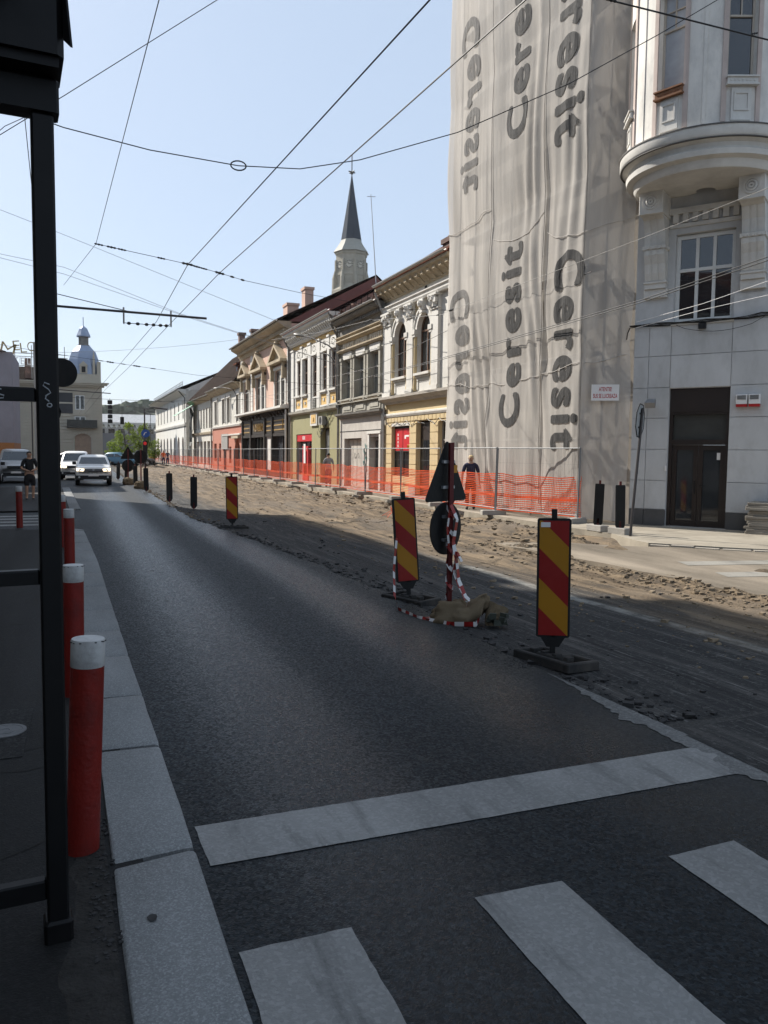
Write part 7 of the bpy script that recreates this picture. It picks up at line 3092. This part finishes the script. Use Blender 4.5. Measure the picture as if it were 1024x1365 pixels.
wire('house_cable', 'thin cable slung along the house fronts at window height', 'cable', [(11.9, 62, 5.5), (11.9, 48, 5.25), (11.95, 38, 5.4), (11.9, 31.8, 5.3), (11.6, 24, 5.75), (11.45, 16, 6.0)], .009, 'cables across the house fronts', mat="pole_dark")
wire('house_cable', 'second thin cable slung lower along the house fronts', 'cable', [(11.95, 62, 6.3), (11.9, 47, 4.75), (11.95, 38, 4.9), (11.9, 31.8, 4.95)], .009, 'cables across the house fronts', mat="pole_dark")
wire('house_cable', 'dark cable with insulator running from the roofs to the sheeting', 'cable', [(11.6, 49, 8.6), (11.6, 38, 7.6), (11.7, 32, 7.25), (11.45, 24, 6.25)], .010, 'cables across the house fronts',
     [(Vector((11.66, 31.5, 7.2)), (0, 1, .1), .2)])
for k, (z0, z1, lab) in enumerate(((4.85, 5.35, 'upper pale thin cable before the pale wall'), (4.72, 5.0, 'lower pale thin cable before the pale wall'))):
    wire('house_cable', lab, 'cable', [(12.3, 15.4, z0 - .05), (12.6, 13.6, z0 + .1), (13.3, 11.8, z1)], .006, 'cables across the house fronts', mat="sign_white")
# ================================================================== VEHICLES
M("car_white", (.80, .80, .79), rough=.25, var=.03, bump=0, spec=.6)
M("car_silver", (.36, .37, .38), rough=.28, var=.03, bump=0, metal=.4, spec=.6)
M("car_blue", (.10, .22, .32), rough=.3, var=.05, bump=0, spec=.6)
M("car_grey", (.16, .165, .17), rough=.3, var=.05, bump=0, spec=.6)
M("car_black", (.012, .012, .013), rough=.5, var=.1, bump=0)
M("tyre", (.014, .014, .014), rough=.85)
M("rim_metal", (.4, .4, .41), rough=.35, metal=.7, bump=0)
G_CAR = glass("glass_car", (.03, .038, .045), rough=.04, spec=.9)
HL = M("headlight", (.75, .74, .70), rough=.15, bump=0, emit=(1, .82, .55, 1.6))
HL0 = M("headlight_off", (.55, .56, .57), rough=.12, bump=0)


def vehicle(name, label, cat, loc, rz, paint, spec, scale=1.0, lit=True):
    """front faces local -y; spec: L length, W half width, belt, roof, hood (front height), ws0/ws1 windscreen foot/head, rr rear roof, van"""
    P = spec
    t = thing(name, label, cat, loc, rz, 'vehicles on the street')
    t.scale = (scale,) * 3
    L, W, zb, zr = P['L'], P['W'], P['belt'], P['roof']
    st_ = [(0.0, .80, .52, P['nose'] - .12), (.06, .90, .40, P['nose'] - .03), (.25, .97, .33, P['nose'] + .02), (.7, 1, .30, P['hood0']), (P['ws0'], 1, .30, P['hood1']),
           (P['ws0'] + .5, 1, .30, zb), (L - .6, 1, .30, zb), (L - .12, .97, .34, zb - .02), (L, .90, .45, zb - .12)]
    vs, fs = [], []
    for (y, wq, z0, z1) in st_:
        w_ = W * wq
        half = [(0, z0), (w_ * .88, z0), (w_ * .97, z0 + .10), (w_, z0 + .30), (w_ * 1.0, z1 - .22), (w_ * .965, z1 - .06), (w_ * .88, z1), (w_ * .4, z1 + .03), (0, z1 + .035)]
        ring = half + [(-x, z) for x, z in half[-2:0:-1]]
        vs += [(x, y, z) for x, z in ring]
    n = 16
    for i in range(len(st_) - 1):
        for k in range(n):
            l = (k + 1) % n
            fs.append((i * n + k, i * n + l, (i + 1) * n + l, (i + 1) * n + k))
    fs.append(tuple(range(n)))
    fs.append(tuple(range((len(st_) - 1) * n, len(st_) * n)))
    mb = MB().add(vs, fs)
    # cabin
    lev = [(P['ws0'] - .05, L - .08, .965, zb - .08), (P['ws0'] + .12, L - .12, .955, zb + .04),
           (P['ws1'] - .06, P['rr'] + .1, .80, zr - .10), (P['ws1'] + .06, P['rr'], .72, zr - .02), (P['ws1'] + .35, P['rr'] - .3, .5, zr + .02)]
    vs, fs = [], []
    for (a, b, wq, z) in lev:
        w_ = W * wq
        c = .10
        vs += [(-w_ + c, a, z), (w_ - c, a, z), (w_, a + c * 1.5, z), (w_, b - c, z), (w_ - c, b, z), (-w_ + c, b, z), (-w_, b - c, z), (-w_, a + c * 1.5, z)]
    for i in range(len(lev) - 1):
        for k in range(8):
            l = (k + 1) % 8
            fs.append((i * 8 + k, i * 8 + l, (i + 1) * 8 + l, (i + 1) * 8 + k))
    fs.append(tuple(range(32, 40)))
    mb.add(vs, fs)
    body = mb.build('body', MATS[paint], t, smooth=True)
    # windscreen, a slab set on the sloping front of the cabin
    (a0, _, q0, z0), (a1, _, q1, z1) = lev[1], lev[2]

    def front(u, v, off):
        y = a0 + (a1 - a0) * v - off
        w_ = W * (q0 + (q1 - q0) * v) - .12
        return (u * w_, y, z0 + (z1 - z0) * v + off * .5)
    g_ = MB()
    for k in range(6):
        u0, u1 = -1 + k / 3, -1 + (k + 1) / 3
        g_.extr([front(u0, .08, .012), front(u1, .08, .012), front(u1, .95, .012), front(u0, .95, .012)], (0, .01, 0))
    g_.build('windscreen', G_CAR, t)
    for s in (-1, 1):
        x0, x1 = W * q0, W * q1
        segs = [(P['ws0'] + .5, P['ws0'] + 1.35), (P['ws0'] + 1.42, P['ws0'] + 2.2)]
        if not P.get('van'):
            segs.append((P['ws0'] + 2.27, L - .5))
        for (p, q) in segs:
            m_ = MB()
            sh = (P['ws1'] - P['ws0']) * .75
            m_.add([(s * (x0 + .006), p, zb + .06), (s * (x0 + .006), q, zb + .06), (s * (x1 + .03), min(q, P['rr'] - .15), zr - .16), (s * (x1 + .03), max(p, P['ws1'] + .12) if p < P['ws0'] + .6 else p, zr - .16)], [(0, 1, 2, 3)])
            m_.build('side_window', G_CAR, t)
        hl = MB()
        zz, hw_ = P['lamp'], P.get('lampw', .2)
        hl.extr([(s * (W * .93), .045, zz - .06), (s * (W * .93 - hw_ * 1.6), .0, zz - .07), (s * (W * .93 - hw_ * 1.8), .0, zz + .05), (s * (W * .93), .09, zz + .10)], (0, .06, 0))
        hl.v = [(x, y - .03, z) for x, y, z in hl.v]
        hl.build('headlight', HL if lit else HL0, t)
        mi = MB()
        mi.box(s * (W + .06) - .10, s * (W + .06) + .10, P['ws0'] + .42, P['ws0'] + .52, zb + .02, zb + .20, .03)
        mi.build('mirror', MATS["car_black"], t)
        for yw in (P['wf'], L - P['wf'] - .15):
            w_ = MB()
            R_ = P['wr']
            w_.lathe([(R_ * .6, -.1), (R_ * .96, -.1), (R_, -.07), (R_, .07), (R_ * .96, .1), (R_ * .6, .1)], 22)
            w_.v = [(z + s * (W - .10), y + yw, x + R_) for x, y, z in w_.v]
            wo = w_.build('wheel', MATS["tyre"], t, smooth=True)
            r_ = MB()
            r_.lathe([(R_ * .62, 0), (R_ * .55, .02), (R_ * .2, .03), (0, .035)], 14)
            r_.v = [(s * z + s * (W - .0), y + yw, x + R_) for x, y, z in r_.v]
            r_.build('rim', MATS["rim_metal"], wo)
            ar = MB()
            for k in range(12):
                b0, b1 = pi * k / 12, pi * (k + 1) / 12
                ar.extr([(s * (W * .9), yw + r * cos(b), R_ + r * sin(b)) for r, b in ((R_ + .03, b0), (R_ + .03, b1), (R_ + .11, b1), (R_ + .11, b0))], (s * W * .115, 0, 0))
            ar.build('wheel_arch', MATS["car_black"], t)
        if P.get('rails'):
            MB().tube([(s * W * .66, P['ws1'] + .4, zr - .03), (s * W * .66, P['ws1'] + .5, zr + .06), (s * W * .66, P['rr'] - .4, zr + .06), (s * W * .66, P['rr'] - .2, zr - .02)], .02, 6).build('roof_rail', MATS["car_black"], t)
    gm = MB()
    gm.box(-W * .50, W * .50, -.02, .08, P['lamp'] - .08, P['lamp'] + .06, .01)
    gr_ = gm.build('grille', MATS["car_black"], t)
    if P.get('badge'):
        bm_ = MB()
        bm_.extr([(-.07, -.028, P['lamp'] + .04), (.07, -.028, P['lamp'] + .04), (.03, -.028, P['lamp'] - .05), (-.03, -.028, P['lamp'] - .05)], (0, .01, 0))
        bm_.build('badge', MATS["rim_metal"], gr_)
        for z in (-.04, .02):
            MB().box(-W * .46, W * .46, -.026, -.018, P['lamp'] + z, P['lamp'] + z + .015).build('grille_bar', MATS["rim_metal"], gr_)
    bp = MB()
    bp.box(-W * .96, W * .96, -.05, .25, .30, .54, .03)
    bu = bp.build('bumper', MATS["car_black"], t)
    sk = MB()
    sk.box(-W * .55, W * .55, -.06, .1, .26, .33, .01)
    sk.build('skid_plate', MATS["rim_metal"], bu)
    for s in (-1, 1):
        fg = MB()
        fg.disc((s * W * .78, -.058, .45), .05, 'y', 12, .01)
        fg.build('fog_lamp', HL0, bu)
    pl = MB()
    pl.box(-.26, .26, -.065, -.05, .50, .60)
    pl.build('number_plate', MATS["sign_white"], t)
    return t


SUV = dict(L=4.3, W=.91, belt=1.06, roof=1.60, nose=.98, hood0=1.0, hood1=1.08, ws0=1.15, ws1=1.95, rr=3.9, lamp=.83, lampw=.22, wf=.82, wr=.34, rails=True, badge=True)
VAN = dict(L=4.4, W=.90, belt=1.12, roof=1.82, nose=.92, hood0=.98, hood1=1.10, ws0=.95, ws1=1.75, rr=4.3, lamp=.84, lampw=.22, wf=.85, wr=.31, van=True)
CAR = dict(L=4.2, W=.87, belt=.92, roof=1.45, nose=.76, hood0=.86, hood1=.95, ws0=1.15, ws1=2.05, rr=3.4, lamp=.66, lampw=.22, wf=.82, wr=.31)
vehicle('car', 'white high riding car with roof rails and lit headlights driving up the lane', 'car', (.93, 40.3, 0), RAD(-1), 'car_white', SUV, .90)
vehicle('van', 'white van with one lit headlight following behind the white car', 'van', (.10, 48.0, 0), RAD(-2), 'car_white', VAN, .88)
vehicle('van', 'silver delivery van facing the camera left of the frame post', 'van', (-2.62, 43.6, .05), RAD(4), 'car_silver', VAN, .90, lit=False)
vehicle('car', 'dark grey car cut by the left edge beside the silver van', 'car', (-3.95, 41.2, .05), RAD(2), 'car_grey', CAR, .92, lit=False)
vehicle('car', 'pale blue car far off between the two far temporary signs', 'car', (6.7, 88, 0), RAD(60), 'car_blue', CAR, 1.0, lit=False)
vehicle('car', 'dark car far behind the white car at the end of the street', 'car', (2.6, 84, 0), RAD(80), 'car_grey', CAR, 1.0, lit=False)
vehicle('car', 'second dark car far behind at the square', 'car', (8.6, 93, 0), RAD(88), 'car_grey', CAR, .95, lit=False)

# ================================================================== PEOPLE
M("skin", (.42, .25, .17), rough=.6, var=.1, bump=0)
M("cloth_black", (.018, .018, .02), rough=.9, var=.2, sc=8)
M("cloth_navy", (.03, .03, .065), rough=.9, var=.2, sc=8)
M("cloth_grey", (.26, .26, .27), rough=.9, var=.15, sc=8)
M("cloth_jeans", (.06, .08, .13), rough=.9, var=.2, sc=8)
M("cloth_orange", (.65, .12, .03), rough=.8, var=.1)
M("hair_dark", (.02, .015, .012), rough=.7, var=.2, bump=0)
M("hair_blonde", (.48, .36, .19), rough=.7, var=.25, sc=20)
M("shoe_dark", (.02, .02, .022), rough=.7)


def skin_chain(name, mat, parent, verts, edges, radii, sub=2):
    me = bpy.data.meshes.new(name)
    me.from_pydata([tuple(v) for v in verts], edges, [])
    o = link(name, me, parent)
    me.materials.append(MATS[mat])
    m = o.modifiers.new('skin', 'SKIN')
    m.use_smooth_shade = True
    sv = me.skin_vertices[0].data
    for i, r in enumerate(radii):
        rr_ = r if isinstance(r, tuple) else (r, r)
        sv[i].radius = rr_
    for i in range(len(sv)):
        sv[i].use_root = (i == 0)
    s = o.modifiers.new('sub', 'SUBSURF')
    s.levels = s.render_levels = sub
    return o


def person(label, loc, rz, hgt, top, bottom, hair, shorts=False, la=None, ra=None, step=.0, hat=None):
    """standing figure facing local -y; la / ra: elbow and wrist of the left and right arm"""
    k = hgt / 1.75
    t = thing('person', label, 'person', loc, rz, 'people on the street')
    t.scale = (k, k, k)
    la = la or [(.27, .02, 1.12), (.28, -.05, .86)]
    ra = ra or [(-.27, .02, 1.12), (-.28, -.05, .86)]
    V = [(0, .0, .98), (0, .01, 1.13), (0, .015, 1.32), (0, .02, 1.45), (0, .01, 1.53), (0, -.005, 1.62), (0, -.01, 1.70)]
    E_ = [(0, 1), (1, 2), (2, 3), (3, 4), (4, 5), (5, 6)]
    R_ = [(.15, .11), (.135, .10), (.155, .105), (.085, .075), (.052, .052), (.082, .098), (.070, .082)]

    def addc(par, pts, rs):
        for p, r in zip(pts, rs):
            V.append(p)
            R_.append(r)
            E_.append((par, len(V) - 1))
            par = len(V) - 1
        return par
    hands = []
    for s, arm in ((1, la), (-1, ra)):
        w_ = Vector(arm[1])
        d = (w_ - Vector(arm[0])).normalized()
        e = addc(3, [(s * .18, .02, 1.41), tuple(arm[0]), tuple(arm[1])], [.062, .043, .030])
        palm = w_ + d * .07
        addc(e, [tuple(palm)], [(.034, .022)])
        hands.append((w_, d, s))
    for s in (1, -1):
        st_ = step * s
        addc(0, [(s * .095, .0, .90), (s * .105, -.03 + st_ * .4, .50), (s * .11, .02 + st_, .09), (s * .115, -.11 + st_, .03)], [.09, .058, .042, .034])
    body = skin_chain('body', 'skin', t, V, E_, R_)
    # fingers, each a short bent chain of its own rooted in the palm
    for w_, d, s in hands:
        side = d.cross(Vector((0, 1, 0))).normalized()
        for q, ln in ((-1.5, .062), (-.5, .075), (.5, .08), (1.5, .07)):
            b0_ = w_ + d * .07 + Vector((0, q * .014, 0))
            skin_chain('finger', 'skin', body, [b0_, b0_ + d * ln * .6, b0_ + d * ln + side * .012], [(0, 1), (1, 2)], [.009, .0085, .007], 1)
        b0_ = w_ + d * .03 + Vector((0, -.025, 0))
        skin_chain('thumb', 'skin', body, [b0_, b0_ + d * .03 + Vector((0, -.02, 0)), b0_ + d * .06 + Vector((0, -.024, 0))], [(0, 1), (1, 2)], [.011, .010, .008], 1)
    # face: nose, ears
    f = MB()
    f.extr([(-.014, -.104, 1.60), (.014, -.104, 1.60), (0, -.095, 1.655)], (0, -.022, -.004))
    for s in (-1, 1):
        f.lathe([(.0, -.012), (.022, 0), (0, .012)], 8)
        f.v[-24:] = [(z + s * .083, y * 1 + .01, x * 1.3 + 1.625) for x, y, z in f.v[-24:]]
    f.build('face_features', MATS["skin"], body)
    ey = MB()
    for s in (-1, 1):
        ey.box(s * .032 - .012, s * .032 + .012, -.106, -.09, 1.646, 1.656)
    ey.box(-.022, .022, -.108, -.09, 1.572, 1.578)
    ey.build('eyes_and_mouth', MATS["hair_dark"], body)
    # clothes grown a little larger than the body
    Vt = [V[0], (0, .01, 1.06), V[1], V[2], V[3], (.18, .02, 1.41), (-.18, .02, 1.41)]
    for arm in (la, ra):
        s = 1 if arm is la else -1
        m_ = Vector((s * .18, .02, 1.41)).lerp(Vector(arm[0]), .85)
        Vt.append(tuple(m_))
    skin_chain('shirt', top, t, Vt, [(0, 1), (1, 2), (2, 3), (3, 4), (4, 5), (4, 6), (5, 7), (6, 8)],
               [(.165, .125), (.155, .118), (.148, .113), (.168, .118), (.095, .085), .078, .078, .060, .060])
    Vb = [(0, 0, .99), (0, 0, .90)]
    Eb = [(0, 1)]
    Rb = [(.162, .122), (.155, .12)]
    for s in (1, -1):
        st_ = step * s
        p = len(Vb)
        if shorts:
            Vb += [(s * .10, -.01 + st_ * .2, .74), (s * .108, -.025 + st_ * .4, .50)]
            Rb += [.105, .092]
        else:
            Vb += [(s * .10, -.01 + st_ * .2, .74), (s * .105, -.03 + st_ * .4, .50), (s * .11, .02 + st_, .10)]
            Rb += [.10, .075, .062]
        Eb += [(1, p)] + [(q, q + 1) for q in range(p, len(Vb) - 1)]
    skin_chain('shorts' if shorts else 'trousers', bottom, t, Vb, Eb, Rb)
    for s in (1, -1):
        st_ = step * s
        skin_chain('shoe', 'shoe_dark', t, [(s * .11, .04 + st_, .055), (s * .113, -.05 + st_, .045), (s * .118, -.155 + st_, .035)], [(0, 1), (1, 2)], [.052, .05, .04])
    skin_chain('hair', hair, t, [(0, .03, 1.60), (0, .025, 1.68), (0, .0, 1.735)], [(0, 1), (1, 2)], [(.083, .085), (.092, .102), (.072, .088)])
    return t


pm_ = person('man in black t-shirt and shorts standing on the left pavement, hands before him', (-1.33, 28.9, 0), RAD(12), 1.64, 'cloth_black', 'cloth_black', 'hair_dark', True,
             la=[(.27, -.02, 1.13), (.08, -.22, 1.08)], ra=[(-.27, -.02, 1.13), (-.08, -.24, 1.05)], step=.02)
person('woman with blonde hair and dark top walking behind the first fence panels', (11.08, 21.2, .05), RAD(-25), 1.62, 'cloth_navy', 'cloth_black', 'hair_blonde', False, step=.1)
person('man in grey shirt walking away behind the fence at the olive shop door', (11.45, 36.6, .05), RAD(172), 1.62, 'cloth_grey', 'cloth_jeans', 'hair_dark', False, step=.1)
person('far worker in orange vest at the end of the dug-up road', (9.9, 96, 0), RAD(10), 1.72, 'cloth_orange', 'cloth_navy', 'hair_dark', False)
person('far worker in dark clothes next to the worker in orange', (10.6, 98, 0), RAD(-10), 1.70, 'cloth_navy', 'cloth_navy', 'hair_dark', False)

# ------------------------------------------------------------------ morning haze in the air
hz = MB()
hz.box(-420, 620, -40, 760, -1.7, 84)
hm = bpy.data.materials.new("haze")
hm.use_nodes = True
hn_ = hm.node_tree
hn_.nodes.remove(hn_.nodes['Principled BSDF'])
pv = hn_.nodes.new('ShaderNodeVolumePrincipled')
pv.inputs['Color'].default_value = (.93, .96, 1, 1)
pv.inputs['Density'].default_value = .00012
pv.inputs['Anisotropy'].default_value = .25
hn_.links.new(pv.outputs[0], hn_.nodes['Material Output'].inputs['Volume'])
hz.build("haze", hm, kind='stuff')
